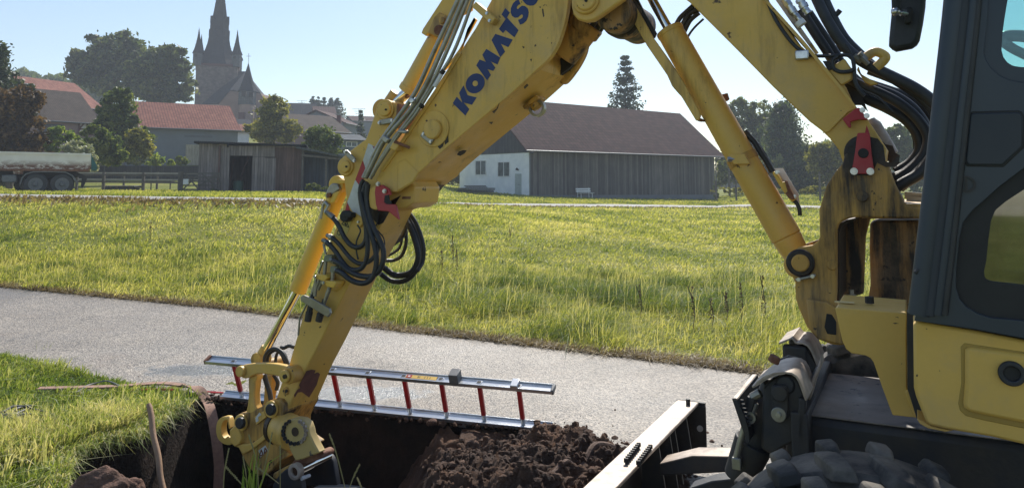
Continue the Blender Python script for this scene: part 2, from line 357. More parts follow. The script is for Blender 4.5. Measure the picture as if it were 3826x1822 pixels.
class MB:
    def __init__(s): s.v = []; s.f = []
    def add(s, vs, fs):
        k = len(s.v); s.v += [Vector(v) for v in vs]; s.f += [[k + i for i in f] for f in fs]; return s
    def prism(s, pts, vec):
        n = len(pts); vs = [Vector(p) for p in pts] + [Vector(p) + vec for p in pts]
        fs = [list(range(n)), list(range(2*n-1, n-1, -1))] + [[i, (i+1) % n, n + (i+1) % n, n + i] for i in range(n)]
        return s.add(vs, fs)
    def sheet(s, pts, vec, th):           # open poly-line swept along vec, with thickness th
        n = len(pts); pts = [Vector(p) for p in pts]; nr = []
        for i in range(n):
            d = (pts[min(i+1, n-1)] - pts[max(i-1, 0)]).normalized(); nr.append(d.cross(vec.normalized()).normalized())
        loop = pts + [p + q * th for p, q in zip(pts, nr)][::-1]
        return s.prism(loop, vec)
    def box(s, c, ax, ay, az):
        c = Vector(c); vs = [c + ax*i + ay*j + az*k for i in (-1, 1) for j in (-1, 1) for k in (-1, 1)]
        return s.add(vs, [[0, 1, 3, 2], [4, 6, 7, 5], [0, 4, 5, 1], [2, 3, 7, 6], [0, 2, 6, 4], [1, 5, 7, 3]])
    def abox(s, x0, y0, z0, x1, y1, z1):
        return s.box(((x0+x1)/2, (y0+y1)/2, (z0+z1)/2), Vector(((x1-x0)/2, 0, 0)), Vector((0, (y1-y0)/2, 0)), Vector((0, 0, (z1-z0)/2)))
    def fbox(s, t0, t1, o0, o1, z0, z1):
        return s.box(F((t0+t1)/2, (o0+o1)/2, (z0+z1)/2), MU*((t1-t0)/2), MW*((o1-o0)/2), Vector((0, 0, (z1-z0)/2)))
    def bar(s, a, b, wd, th, up=None):
        a, b = Vector(a), Vector(b); d = b - a
        if up is None: x, y = frame_of(d)
        else: x = d.cross(up).normalized(); y = x.cross(d).normalized()
        return s.box((a+b)/2, d/2, x*wd/2, y*th/2)
    def cyl(s, a, b, r0, r1=None, seg=20, caps=True):
        a, b = Vector(a), Vector(b); r1 = r0 if r1 is None else r1; x, y = frame_of(b - a); vs = []
        for c, r in ((a, r0), (b, r1)):
            for i in range(seg): q = 2*math.pi*i/seg; vs.append(c + x*math.cos(q)*r + y*math.sin(q)*r)
        fs = [[i, (i+1) % seg, seg + (i+1) % seg, seg + i] for i in range(seg)]
        if caps: fs += [list(range(seg))[::-1], list(range(seg, 2*seg))]
        return s.add(vs, fs)
    def ring(s, a, b, ro, ri, seg=24):
        a, b = Vector(a), Vector(b); x, y = frame_of(b - a); vs = []
        for c, r in ((a, ro), (b, ro), (b, ri), (a, ri)):
            for i in range(seg): q = 2*math.pi*i/seg; vs.append(c + x*math.cos(q)*r + y*math.sin(q)*r)
        return s.add(vs, [[k*seg + i, k*seg + (i+1) % seg, ((k+1) % 4)*seg + (i+1) % seg, ((k+1) % 4)*seg + i] for k in range(4) for i in range(seg)])
    def tube(s, pts, r, seg=10, sub=6, corr=0.0, pitch=.012):
        pts = smooth_pts(pts, sub)
        if corr:
            o = [pts[0]]; acc = 0
            for a, b in zip(pts, pts[1:]):
                Ls = (b - a).length; k = max(1, int(round(Ls / (pitch/2))))
                for i in range(1, k+1): o.append(a.lerp(b, i/k))
            pts = o
        n = len(pts); vs = []; x = None
        for i, p in enumerate(pts):
            d = (pts[min(i+1, n-1)] - pts[max(i-1, 0)]).normalized()
            if x is None: x, y = frame_of(d)
            else:
                x = (x - d * x.dot(d)).normalized(); y = d.cross(x)
            rr = (r[min(i, len(r)-1)] if hasattr(r, '__len__') else r) * (1 + (corr if i % 2 else -corr))
            for k in range(seg): q = 2*math.pi*k/seg; vs.append(p + x*math.cos(q)*rr + y*math.sin(q)*rr)
        fs = [[i*seg + k, i*seg + (k+1) % seg, (i+1)*seg + (k+1) % seg, (i+1)*seg + k] for i in range(n-1) for k in range(seg)]
        fs += [list(range(seg))[::-1], list(range((n-1)*seg, n*seg))]
        return s.add(vs, fs)
    def blob(s, c, r, jit=.25, sq=(1, 1, 1)):
        t = (1 + 5**.5)/2; vs = [(-1,t,0),(1,t,0),(-1,-t,0),(1,-t,0),(0,-1,t),(0,1,t),(0,-1,-t),(0,1,-t),(t,0,-1),(t,0,1),(-t,0,-1),(-t,0,1)]
        fs = [(0,11,5),(0,5,1),(0,1,7),(0,7,10),(0,10,11),(1,5,9),(5,11,4),(11,10,2),(10,7,6),(7,1,8),(3,9,4),(3,4,2),(3,2,6),(3,6,8),(3,8,9),(4,9,5),(2,4,11),(6,2,10),(8,6,7),(9,8,1)]
        c = Vector(c); o = []
        for v in vs:
            k = r / 1.9 * random.uniform(1 - jit, 1 + jit); o.append(c + Vector((v[0]*k*sq[0], v[1]*k*sq[1], v[2]*k*sq[2])))
        return s.add(o, fs)
    def quad(s, *p): return s.add(p, [list(range(len(p)))])
    def build(s, name, mat, parent=None, loc=None, bevel=0, label=None, smooth=35, recalc=True, mats=None, fm=None):
        base = world_loc(parent) if parent else (Vector(loc) if loc is not None else Vector((0, 0, 0)))
        me = bpy.data.meshes.new(name); me.from_pydata([tuple(v - base) for v in s.v], [], s.f)
        if recalc:
            bm = bmesh.new(); bm.from_mesh(me); bmesh.ops.recalc_face_normals(bm, faces=bm.faces); bm.to_mesh(me); bm.free()
        auto_uv(me); me.materials.append(mat)
        if mats:
            for q in mats: me.materials.append(q)
            for p_, i in zip(me.polygons, fm): p_.material_index = i
        if smooth:
            me.polygons.foreach_set('use_smooth', [True]*len(me.polygons)); me.set_sharp_from_angle(angle=R(smooth))
        o = bpy.data.objects.new(name, me); COL.objects.link(o)
        if parent: o.parent = parent
        else: o.location = base
        if bevel:
            b = o.modifiers.new('bevel', 'BEVEL'); b.width = bevel; b.segments = 2; b.limit_method = 'ANGLE'; b.angle_limit = R(40)
            b.harden_normals = False
        if label: o['label'] = label
        return o
def auto_uv(me):
    uv = me.uv_layers.new(name='UV'); 
    if len(me.polygons) > 60000: return
    data = uv.data
    for p in me.polygons:
        n = p.normal
        if abs(n.z) > .99: u, v = Vector((1, 0, 0)), Vector((0, 1, 0))
        else: u = Vector((0, 0, 1)).cross(n).normalized(); v = n.cross(u)
        for li in p.loop_indices:
            c = me.vertices[me.loops[li].vertex_index].co; data[li].uv = (c.dot(u), c.dot(v))
def raw_mesh(name, verts, tris, tint, mat, parent=None, loc=(0, 0, 0)):
    """fast triangle soup with per-vertex tint"""
    base = np.array(world_loc(parent) if parent else loc, dtype=np.float64)
    me = bpy.data.meshes.new(name); nv, nf = len(verts), len(tris)
    me.vertices.add(nv); me.vertices.foreach_set('co', (verts - base).astype(np.float32).ravel())
    me.loops.add(nf*3); me.loops.foreach_set('vertex_index', tris.astype(np.int32).ravel())
    me.polygons.add(nf); me.polygons.foreach_set('loop_start', np.arange(0, nf*3, 3, dtype=np.int32)); 
    me.update(calc_edges=True)
    at = me.attributes.new('tint', 'FLOAT', 'POINT'); at.data.foreach_set('value', tint.astype(np.float32))
    me.materials.append(mat)
    o = bpy.data.objects.new(name, me); COL.objects.link(o)
    if parent: o.parent = parent
    else: o.location = base
    return o
def copy_tree(o, parent=None):
    c = o.copy(); COL.objects.link(c); c.parent = parent
    for ch in [q for q in bpy.data.objects if q.parent == o]: copy_tree(ch, c)
    return c
# ------------------------------------------------------------------ ground sheet with the trench dug into it
def axis_vals(segs):
    o = []
    for a, b, st in segs: o += list(np.arange(a, b, st))
    o.append(segs[-1][1]); return np.array(o)
gx = axis_vals([(-2200, -400, 200), (-400, -120, 20), (-120, -40, 3), (-40, -12, 1), (-12, -3.6, .3), (-3.6, 1.6, .05), (1.6, 6, .3), (6, 40, 1), (40, 120, 3), (120, 400, 20), (400, 2200, 200)])
gy = axis_vals([(-40, -4, 4), (-4, 3.4, .5), (3.4, 6.8, .05), (6.8, 16, .3), (16, 60, 1), (60, 200, 4), (200, 400, 25), (400, 2400, 200)])
GX, GY = np.meshgrid(gx, gy); px_, py_ = GX.ravel(), GY.ravel()
zz = base_z(px_, py_)
nearm = (px_ > -4) & (px_ < 2) & (py_ > 3) & (py_ < 7)
ins = np.zeros(len(px_), bool); ins[nearm] = inpoly(px_[nearm], py_[nearm], TRENCH)
dd = np.full(len(px_), 9.0); dd[nearm] = dist_poly(px_[nearm], py_[nearm], TRENCH)
nsv = np.array([noise.fractal(Vector((x*3, y*3, 2)), 1, 2, 4) if n_ else 0 for x, y, n_ in zip(px_, py_, nearm)])
nsv2 = np.array([noise.fractal(Vector((x*9, y*9, 5)), 1, 2, 4) if n_ else 0 for x, y, n_ in zip(px_, py_, nearm)])
depth = sstep(-.005, .11, dd * (1 + .5 * nsv)) * ins
zz = zz - depth * (1.25 + .15 * nsv) + nearm * .012 * nsv2 * (1 + 5 * depth)
verge_bump = nearm & (px_ < -2.3) & ~ins
zz = zz + np.where(verge_bump, .04 * nsv * np.clip(dd * 2, 0, 1), 0)
nxg, nyg = len(gx), len(gy)
idx = np.arange(nxg * nyg).reshape(nyg, nxg)
faces = np.stack([idx[:-1, :-1], idx[:-1, 1:], idx[1:, 1:], idx[1:, :-1]], -1).reshape(-1, 4)
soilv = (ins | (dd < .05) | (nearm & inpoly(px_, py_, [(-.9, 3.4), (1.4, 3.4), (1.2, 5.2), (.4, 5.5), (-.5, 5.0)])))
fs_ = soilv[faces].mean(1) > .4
me = bpy.data.meshes.new('ground'); me.from_pydata(np.stack([px_, py_, zz], 1).tolist(), [], faces.tolist())
me.materials.append(M['ground']); me.materials.append(M['soil_shade']); me.polygons.foreach_set('material_index', fs_.astype(np.int32)); me.polygons.foreach_set('use_smooth', [True]*len(faces))
g = bpy.data.objects.new('ground', me); COL.objects.link(g); tag(g, kind='structure')
def surf(x, y):    # near surface height without trench
    return gz(x, y)
# ------------------------------------------------------------------ roads, draped strips
def strip(name, mat, A, B, na, nb, lift, wob=0.0):
    def res(pl, n):
        d = np.r_[0, np.cumsum(np.hypot(*np.diff(np.array(pl), axis=0).T))]; q = np.interp(np.linspace(0, len(pl)-1, n), np.arange(len(pl)), d)
        return np.stack([np.interp(q, d, [p[0] for p in pl]), np.interp(q, d, [p[1] for p in pl])], 1)
    a, b = res(A, na), res(B, na); V = []
    for i in range(na):
        for j in range(nb+1):
            s = j / nb; k = 0
            x, y = a[i]*(1-s) + b[i]*s
            if wob and j in (0, nb): n_ = noise.fractal(Vector((x*1.7, y*1.7, 1)), 1, 2, 4) * wob; y += n_ * (1 if j == 0 else .35)
            V.append((x, y, gz(x, y) + lift))
    Fs = [[i*(nb+1)+j, i*(nb+1)+j+1, (i+1)*(nb+1)+j+1, (i+1)*(nb+1)+j] for i in range(na-1) for j in range(nb)]
    m = MB(); m.add(V, Fs); o = m.build(name, mat, smooth=60, recalc=False)
    if o.data.polygons[0].normal.z < 0: o.data.flip_normals()
    return tag(o, kind='structure')
gp = lambda *ps: [tuple(ground_px(*p))[:2] for p in ps]
ROAD_FAR = gp((-500, 1022), (0, 1073), (400, 1112), (800, 1152), (1100, 1188), (1500, 1240), (2000, 1297), (2400, 1345), (2850, 1402), (3400, 1478), (3800, 1535)) + [(6.5, 3.9), (9, 2.5)]
ROAD_NEAR = gp((-500, 1240), (0, 1326), (282, 1388), (518, 1447)) + [TR_FAR[0], TR_FAR[2], TR_FAR[4]] + [(.45, 5.25), (.66, 4.9), (.62, 4.2), (.7, 2.6), (1.0, .5), (2, -2)]
strip('road', M['asphalt'], ROAD_FAR, ROAD_NEAR, 260, 20, .010, .05)
FR_FAR = gp((-600, 722), (0, 728), (600, 738), (1200, 748), (1700, 757), (2300, 764), (2700, 768), (3060, 771), (3500, 774), (4200, 778))
FR_NEAR = gp((-600, 733), (0, 739), (600, 749), (1200, 759), (1700, 765), (2300, 774), (2700, 776), (3060, 779), (3500, 782), (4200, 786))
strip('far_road', M['farroad'], FR_FAR, FR_NEAR, 120, 6, .035)

# ------------------------------------------------------------------ buildings
def wall_frame(A, B):
    d = (B - A); d.z = 0; d.normalize(); return d, Vector((-d.y, d.x, 0))   # along, away from the camera
def house(name, label, A, B, depth, z0, ze, zr, wall, roof, over=.35, gover=.3, cat='house', rfrac=.5, hip=0.0, group=None, roofmats=None):
    """A,B front wall corners; ridge runs along the front"""
    u, n = wall_frame(A, B); Ln = (Vector((B.x, B.y, 0)) - Vector((A.x, A.y, 0))).length
    A = Vector((A.x, A.y, 0)); t = thing(name, (A.x, A.y, z0), label, cat, group)
    q = lambda s, d, z: A + u*s + n*d + Vector((0, 0, z))
    m = MB(); m.prism([q(0, 0, z0-1), q(0, depth, z0-1), q(0, depth, ze), q(0, depth*rfrac, zr-.12), q(0, 0, ze)], u*Ln)
    m.build('wall', wall, t)
    r = MB(); th = .14; rd = depth*rfrac; sl = (zr - ze) / rd
    e = over; h0 = ze - e*sl
    for (d0, d1, za, zb) in ((-e, rd, h0, zr), (depth + e, rd, ze - e*(zr-ze)/(depth-rd), zr)):
        a, b = -gover, Ln + gover
        vs = [q(a, d0, za), q(b, d0, za), q(b - hip, d1, zb), q(a + hip, d1, zb)]
        vs += [v + Vector((0, 0, th)) for v in vs]
        r.add(vs, [[0, 1, 2, 3], [4, 7, 6, 5], [0, 4, 5, 1], [1, 5, 6, 2], [2, 6, 7, 3], [3, 7, 4, 0]])
    ro = r.build('roof', roof, t, smooth=20)
    c = MB(); c.tube([q(-gover, -e-.06, h0+.06), q(Ln+gover, -e-.06, h0+.06)], .07, 8); c.build('gutter', M['gutter'], t)
    return t, q, u, n, Ln, ro
def hole_panel(t, name, mat, q, s0, s1, z0, z1, d=-.03, th=.05, sub=None):
    """flat panel set a little proud of the front wall"""
    m = MB(); m.prism([q(s0, d, z0), q(s1, d, z0), q(s1, d, z1), q(s0, d, z1)], (q(0, 1, 0) - q(0, 0, 0)) * th); return m.build(name, mat, t)
def window(t, q, s0, s1, z0, z1, bars=1, fr=None, label=None):
    fr = fr or M['whitepaint']; m = MB(); w_ = .07; n = q(0, 1, 0) - q(0, 0, 0)
    def bx(a, b, c, d): m.prism([q(a, -.06, c), q(b, -.06, c), q(b, -.06, d), q(a, -.06, d)], n*.06)
    bx(s0, s1, z0, z0+w_); bx(s0, s1, z1-w_, z1); bx(s0, s0+w_, z0+w_, z1-w_); bx(s1-w_, s1, z0+w_, z1-w_)
    for k in range(bars): c = s0 + (s1-s0)*(k+1)/(bars+1); bx(c-.03, c+.03, z0+w_, z1-w_)
    o = m.build('window', fr, t)
    g_ = MB(); g_.prism([q(s0+.05, -.025, z0+.05), q(s1-.05, -.025, z0+.05), q(s1-.05, -.025, z1-.05), q(s0+.05, -.025, z1-.05)], n*.02); g_.build('pane', M['winglass'], o)
    return o
# -- large barn
A = P(1977, 737, 68.0); B = P(2673, 754, 84.0)
bt, q, bu, bn, BL, _ = house('barn', 'long grey boarded barn with a brown tiled roof and white rendered left end', A, B, 10.5, .2, 4.95, 9.4, M['barnwood'], M['tile_brown'], over=.7, gover=.9, cat='barn')
# left gable: white ground floor and dark boards above
gq = lambda s, d, z: Vector((A.x, A.y, 0)) - bu*d*0 + bn*s + bu*d + Vector((0, 0, z))   # s along the gable going away, d<0 is outside
m = MB(); m.prism([gq(-.04, -.06, -.8), gq(10.54, -.06, -.8), gq(10.54, -.06, 4.3), gq(-.04, -.06, 4.3)], bu*.059); m.build('rendered_wall', M['whitewall'], bt)
m = MB(); m.prism([gq(-.04, -.10, 4.3), gq(10.54, -.10, 4.3), gq(10.5, -.10, 4.98), gq(5.25, -.10, 9.28), gq(0, -.10, 4.98)], bu*.1); m.build('gable_boards', M['gablewood'], bt)
gn = -bu
def gpx(p): v = plane_px(p, Vector((A.x, A.y, 0)) - bu*.06, gn); return (v - Vector((A.x, A.y, 0))).dot(bn), v.z
def gable_window(pa, pb, bars=1, nm='window'):
    (s0, z1), (s1, z0) = gpx(pa), gpx(pb); s0, s1 = min(s0, s1), max(s0, s1)
    qq = lambda s, d, z: gq(s, -.06 + d, z)
    return window(bt, qq, s0, s1, z0, z1, bars, M['whitepaint'])
gable_window(Z('c', (425, 920)), Z('c', (487, 1003))); gable_window(Z('c', (553, 928)), Z('c', (623, 1013)))
(s0, z1), (s1, z0) = gpx(Z('c', (653, 995))), gpx(Z('c', (688, 1125))); s0, s1 = min(s0, s1), max(s0, s1)
m = MB(); m.prism([gq(s0, -.12, z0), gq(s1, -.12, z0), gq(s1, -.12, z1), gq(s0, -.12, z1)], bu*.06); dr = m.build('door', pm('pale_green_door', (.42, .47, .44), (.34, .38, .36), 4, .6), bt, bevel=.02)
m = MB(); hs = s0 + .15; m.bar(gq(hs, -.15, (z0+z1)/2), gq(hs+.2, -.15, (z0+z1)/2), .03, .03); m.build('handle', M['black'], dr)
(sl_, zl_) = gpx(Z('c', (671, 975))); m = MB(); m.cyl(gq(sl_, -.06, zl_), gq(sl_, -.3, zl_+.1), .05, .12, 10); m.build('wall_lamp', M['black'], bt)
m = MB(); m.tube([q(-.1, -.75, 4.3), q(-.02, -.3, 4.2), q(.06, -.1, 3.9), q(.06, -.1, .4)], .06, 8, 3); m.build('downpipe', M['gutter'], bt)
m = MB(); m.tube([q(BL+.6, -.7, 4.25), q(BL+.35, -.3, 4.2), q(BL+.12, -.1, 3.9), q(BL+.12, -.1, -.2)], .06, 8, 3); m.build('downpipe', M['gutter'], bt)
for s in (5.3, 9.9, 15.2, 20.6):                   # joints and door leaves of the board wall
    m = MB(); m.prism([q(s, -.03, .1), q(s+.09, -.03, .1), q(s+.09, -.03, 4.4), q(s, -.03, 4.4)], bn*.03); m.build('batten', M['gablewood'], bt)
m = MB(); m.prism([q(-.05, -.05, -.8), q(BL, -.05, -.8), q(BL, -.05, .42), q(-.05, -.05, .62)], bn*.05); m.build('plinth', M['greywall'], bt)
# bench in front of the barn
def bench_at():
    c = P(2180, 748, 71.1); c.z = gz(c.x, c.y); u, n = bu, bn
    t = thing('bench', c, 'white slatted garden bench standing against the grey barn wall', 'bench')
    X = lambda s, d, z: c + u*s + n*d + Vector((0, 0, z))
    for k in range(3):
        m = MB(); m.box(X(0, -.45+.14*k, .46), u*.9, n*.055, Vector((0, 0, .018))); m.build('seat_slat', M['whitepaint'], t)
    for k in range(2):
        m = MB(); m.box(X(0, .02+.03*k, .62+.2*k), u*.9, n*.018, Vector((0, 0, .07))); m.build('back_slat', M['whitepaint'], t)
    for s in (-.7, .7):
        m = MB(); m.bar(X(s, -.45, 0), X(s, -.42, .45), .07, .06); m.bar(X(s, 0, 0), X(s, .06, .92), .07, .06); m.bar(X(s, -.45, .42), X(s, 0, .42), .06, .05); m.build('leg', M['whitepaint'], t)
bench_at()
# stack of planks at the white gable
c = P(1780, 722, 66); c.z = gz(c.x, c.y); t = thing('plank_stack', c, 'dark stack of planks on the grass before the white wall', 'planks')
for k in range(6):
    m = MB(); a = random.uniform(-.04, .04); d = Vector((math.cos(a), math.sin(a)*.6+.1, 0)).normalized(); pr = Vector((-d.y, d.x, 0))
    m.box(c + Vector((random.uniform(-.15, .15), 0, .14 + .1*k)), d*(1.55 if k < 4 else .9), pr*.7, Vector((0, 0, .035))); m.build('plank', M['black'] if k % 2 else M['gablewood'], t)
# -- grey barn with the red roof
A2 = P(470, 600, 80.0); B2 = P(885, 604, 85.8)
t2, q2, u2, n2, L2_, _ = house('farm_barn', 'long blue grey rendered barn with a red tiled roof behind the garden', A2, B2, 11.5, 3.2, P(700, 479, 83.2).z, P(700, 391, 87.8).z, M['greywall'], M['tile_red'], over=.4, gover=.25, cat='barn')
fp = lambda p: (lambda v: ((v - Vector((A2.x, A2.y, 0))).dot(u2), v.z))(plane_px(p, Vector((A2.x, A2.y, 0)), n2))
(sa, za), (sb, zb) = fp(Z('L1', (1705, 712))), fp(Z('L1', (1828, 900))); hole_panel(t2, 'door', M['beigedoor'], q2, sa, sb, zb, za)
(sa, za), (sb, zb) = fp(Z('L1', (1690, 625))), fp(Z('L1', (1945, 650))); hole_panel(t2, 'lintel', pm('dark_patch', (.10, .115, .135)), q2, sa, sb, zb, za)
# -- brown roofed house with timber frame corner
A3 = P(40, 540, 73.5); B3 = P(358, 545, 80)
t3, q3, u3, n3, L3_, _ = house('farmhouse', 'mauve house with a patched dark mossy roof and half timbered corner', A3, B3, 9, 3.6, P(250, 449, 77.5).z, P(230, 342, 80.5).z, M['mauvewall'], M['tile_mossy'], over=.4, gover=.3)
fp3 = lambda p: (lambda v: ((v - Vector((A3.x, A3.y, 0))).dot(u3), v.z))(plane_px(p, Vector((A3.x, A3.y, 0)), n3))
(sa, za), (sb, zb) = fp3(Z('L1', (345, 518))), fp3(Z('L1', (578, 640))); hole_panel(t3, 'garage_door', pm('navy_door', (.022, .03, .055)), q3, sa, sb, zb, za)
(sa, za), (sb, zb) = fp3(Z('L1', (726, 508))), fp3(Z('L1', (880, 622))); tf = hole_panel(t3, 'timber_frame', pm('cream_infill', (.55, .5, .48)), q3, sa, sb, zb, za)
m = MB()
bb = lambda s_, z_, s2_, z2_, w_=.16: m.bar(q3(s_, -.05, z_), q3(s2_, -.05, z2_), w_, .05, n3)
for s_ in (sa, sa + (sb-sa)*.45, sb): bb(s_, zb, s_, za)
for z_ in (zb, (za*.42+zb*.58), za): bb(sa, z_, sb, z_)
bb(sa, (za*.42+zb*.58), sa+(sb-sa)*.3, za); bb(sb-(sb-sa)*.3, zb, sb, za); bb(sa+.1, zb, sa+(sb-sa)*.42, (za*.42+zb*.58)); m.build('beam', M['beam'], tf)
sx_, zx_ = fp3(Z('L1', (380, 240))); m = MB(); m.box(q3(sx_, 3.2, P(155, 345, 81.5).z), u3*.5, n3*.5, Vector((0, 0, .35))); m.build('skylight', M['whitepaint'], t3)
# -- red roof behind it
A4 = P(60, 400, 92); B4 = P(385, 400, 103)
t4, *_ = house('long_house', 'house with a long bright red striped roof behind the mossy roof', A4, B4, 12, 6, P(240, 395, 98).z, P(240, 306, 103).z, M['mauvewall'], M['tile_red'], over=.3)
# -- village right of the church
def vill(name, label, pa, pb, D0, D1, ze, pr, dep, wall, roof, **k):
    A = P(*pa, D0); B = P(*pb, D1); D = (D0+D1)/2
    return house(name, label, A, B, dep, min(A.z, B.z)-2, P((pa[0]+pb[0])/2, ze, D).z, P((pa[0]+pb[0])/2, pr, D + dep/2).z, M[wall], M[roof], **k)
v1 = vill('village_house', 'long slate grey roofed house right of the church, in the back row', Z('L2', (850, 1060)), Z('L2', (1284, 1075)), 150, 152, Z('L2', (0, 1100))[1], Z('L2', (0, 952))[1], 12, 'greywall', 'slate')
v2 = vill('village_house', 'dark low roofed house between the long slate roof and the brown roof', Z('L2', (1290, 1045)), Z('L2', (1475, 1050)), 140, 141, Z('L2', (0, 1045))[1], Z('L2', (0, 985))[1], 9, 'greywall', 'tile_brown')
v3 = vill('village_house', 'house with the wide mottled brown roof and antenna above the dark shed', Z('L2', (1110, 1190)), Z('L2', (1600, 1227)), 98, 103, Z('L2', (0, 1205))[1], Z('L2', (0, 1068))[1], 11, 'mauvewall', 'tile_mossy')
u_, n_ = v3[2], v3[3]; qv = v3[1]
for s_ in (3.2, 5.6): window(v3[0], qv, s_, s_+1.1, P(1200, 560, 100).z-1.6, P(1200, 560, 100).z-.5)
m = MB(); m.bar(qv(9, 5.2, P(1200, 437, 104).z-.6), qv(9, 5.2, P(1200, 437, 104).z+.5), .55, .55); m.build('chimney', M['beam'], v3[0])
v4 = vill('village_house', 'grey gabled house at the right end of the village, beside the small spruce', Z('L2', (1560, 1180)), Z('L2', (1690, 1190)), 118, 124, Z('L2', (0, 1140))[1], Z('L2', (0, 1050))[1], 9, 'greywall', 'tile_brown')
v5 = vill('village_house', 'farthest low brown roof just left of the yellow arm tip', Z('L2', (1640, 1100)), Z('L2', (1860, 1110)), 160, 162, Z('L2', (0, 1110))[1], Z('L2', (0, 1072))[1], 8, 'greywall', 'tile_brown')
v6 = vill('village_house', 'small house with a white gable tucked beside the red barn roof', Z('L2', (555, 1227)), Z('L2', (690, 1227)), 100, 101, Z('L2', (0, 1205))[1], Z('L2', (0, 1150))[1], 6, 'whitewall', 'tile_red')
v7 = vill('village_house', 'small slate roofed house directly below the church turret', Z('L2', (525, 1180)), Z('L2', (690, 1190)), 112, 113, Z('L2', (0, 1147))[1], Z('L2', (0, 1102))[1], 5, 'greywall', 'slate')
v8 = vill('village_house', 'dark blue house with white eaves between the shed roof and the yellow arm', Z('b', (565, 545)), Z('b', (700, 548)), 74, 75, Z('b', (0, 496))[1], Z('b', (0, 472))[1], 5, 'greywall', 'slate_light')
window(v8[0], v8[1], .6, 1.7, P(1300, 548, 74).z, P(1300, 528, 74).z)
v9 = vill('village_house', 'red brown roofed building far right between the dark tree and the pale willow', Z('L3', (1110, 640)), Z('L3', (1290, 640)), 150, 152, Z('L3', (0, 612))[1], Z('L3', (0, 548))[1], 8, 'mauvewall', 'tile_red')
# antennas
def antenna(p, D, h, lab):
    b = P(*p, D); t = thing('tv_antenna', b - Vector((0, 0, h)), lab, 'antenna', 'television antennas on the roofs')
    m = MB(); m.bar(b - Vector((0, 0, h)), b, .06, .06)
    for k, wd in ((0, 1.0), (.35, .7), (.7, .5)): m.bar(b + Vector((-wd, 0, -k)), b + Vector((wd, 0, -k)), .05, .05)
    m.build('mast', M['gutter'], t)
antenna(Z('L2', (1172, 925)), 151, 2.4, 'thin antenna on the long slate roof'); antenna(Z('L2', (1695, 1000)), 118, 3.2, 'thin antenna above the grey gabled house')
# small grey outbuilding at the far right behind the trees
v10 = vill('outbuilding', 'low pale grey outbuilding under the trees right of the barn', Z('L3', (1075, 965)), Z('L3', (1290, 965)), 92, 93, Z('L3', (0, 866))[1], Z('L3', (0, 852))[1], 4, 'greywall', 'slate_light')
# ------------------------------------------------------------------ church
cz = 9.0; ct = thing('church', P(760, 480, 165).xyz, 'old village church with slate spire, four corner turrets and a pink rendered choir', 'church')
def cP(x, y, D): return P(*Z('L2', (x, y)), D)
# tower body, square turned to show a corner
zt = cP(300, 632, 170).z
c0 = cP(262, 632, 163) + Vector((-1.4, 0, 0)); cl_ = cP(148, 632, 169); cr = cP(590, 640, 170)
sz_ = 8.3; e2 = Vector((math.cos(R(18)), math.sin(R(18)), 0)) * sz_; e1 = Vector((-e2.y, e2.x, 0)).normalized() * sz_ * 1.0
c0 = Vector((c0.x, c0.y, 0)); corners = [c0, c0 + e2, c0 + e2 + e1, c0 + e1]
cen = sum(corners, Vector()) / 4
def sc(k): return [cen + (c - cen) * k for c in corners]
def up(ps, z): return [Vector((p.x, p.y, z)) for p in ps]
m = MB(); m.prism(up(sc(1), 2), Vector((0, 0, zt - 2))); tw = m.build('tower', M['stone'], ct)
for k_, z_, h_ in ((1.02, zt - 9.2, .35), (1.06, zt - .25, .5)):
    m = MB(); m.prism(up(sc(k_), z_), Vector((0, 0, h_))); m.build('cornice', M['beam'], tw)
# swept spire: square base flowing into an octagon
prof = [(1.02, zt + .2), (.88, zt + 1.2), (.74, zt + 2.5), (.62, zt + 3.9), (.54, zt + 5.1), (.50, zt + 6.2)]
def octa(r, z, tw_=0):
    sqp = sc(r * .98); out = []
    a0 = math.atan2(e2.y, e2.x)
    for k in range(8):
        a = a0 + math.pi/8 + k*math.pi/4; rr = r * sz_ * .5 / math.cos(math.pi/8); out.append(Vector((cen.x + math.cos(a)*rr, cen.y + math.sin(a)*rr, z)))
    return out
def loft(mb, rings):
    n = len(rings[0]); vs = [p for r in rings for p in r]
    fs = [[i*n + k, i*n + (k+1) % n, (i+1)*n + (k+1) % n, (i+1)*n + k] for i in range(len(rings)-1) for k in range(n)]
    fs += [list(range(n))[::-1], list(range((len(rings)-1)*n, len(rings)*n))]; mb.add(vs, fs)
m = MB(); loft(m, [octa(r * 1.03, z) for r, z in prof]); sp = m.build('spire_base', M['slate'], ct, smooth=0)
m = MB(); z1 = zt + 6.0; z2 = zt + 10.3; ztip = zt + 21.5
loft(m, [octa(.51, z1), octa(.50, z1 + (z2-z1)*.5), octa(.46, z1+(z2-z1)*.54), octa(.45, z2)]); ln = m.build('lantern', M['slate'], ct, smooth=0)
m = MB(); oc = octa(.51, z1 + .3)
for k in range(8):
    a, b = oc[k], oc[(k+1) % 8]; mid = (a+b)/2; dd_ = (b-a).normalized(); out_ = (mid - Vector((cen.x, cen.y, mid.z))).normalized()
    m.box(mid + Vector((0, 0, 1.2)) - out_*.05, dd_*.28, out_*.08, Vector((0, 0, .6)))
m.build('louvre', M['black'], ln)
m = MB()
for k in range(8):                                     # little gables round the foot of the needle
    o1 = octa(.47, z2 - .6); a, b = o1[k], o1[(k+1) % 8]; m.add([a, b, (a+b)/2 + Vector((0, 0, 1.7)), Vector((cen.x, cen.y, z2 + 1))], [[0, 1, 2], [0, 2, 3], [1, 3, 2], [0, 3, 1]])
m.build('gable', M['slate'], ln, smooth=0)
m = MB(); loft(m, [octa(.385, z2 - .2), octa(.01, ztip)]); m.build('spire', M['slate'], ct, smooth=0)
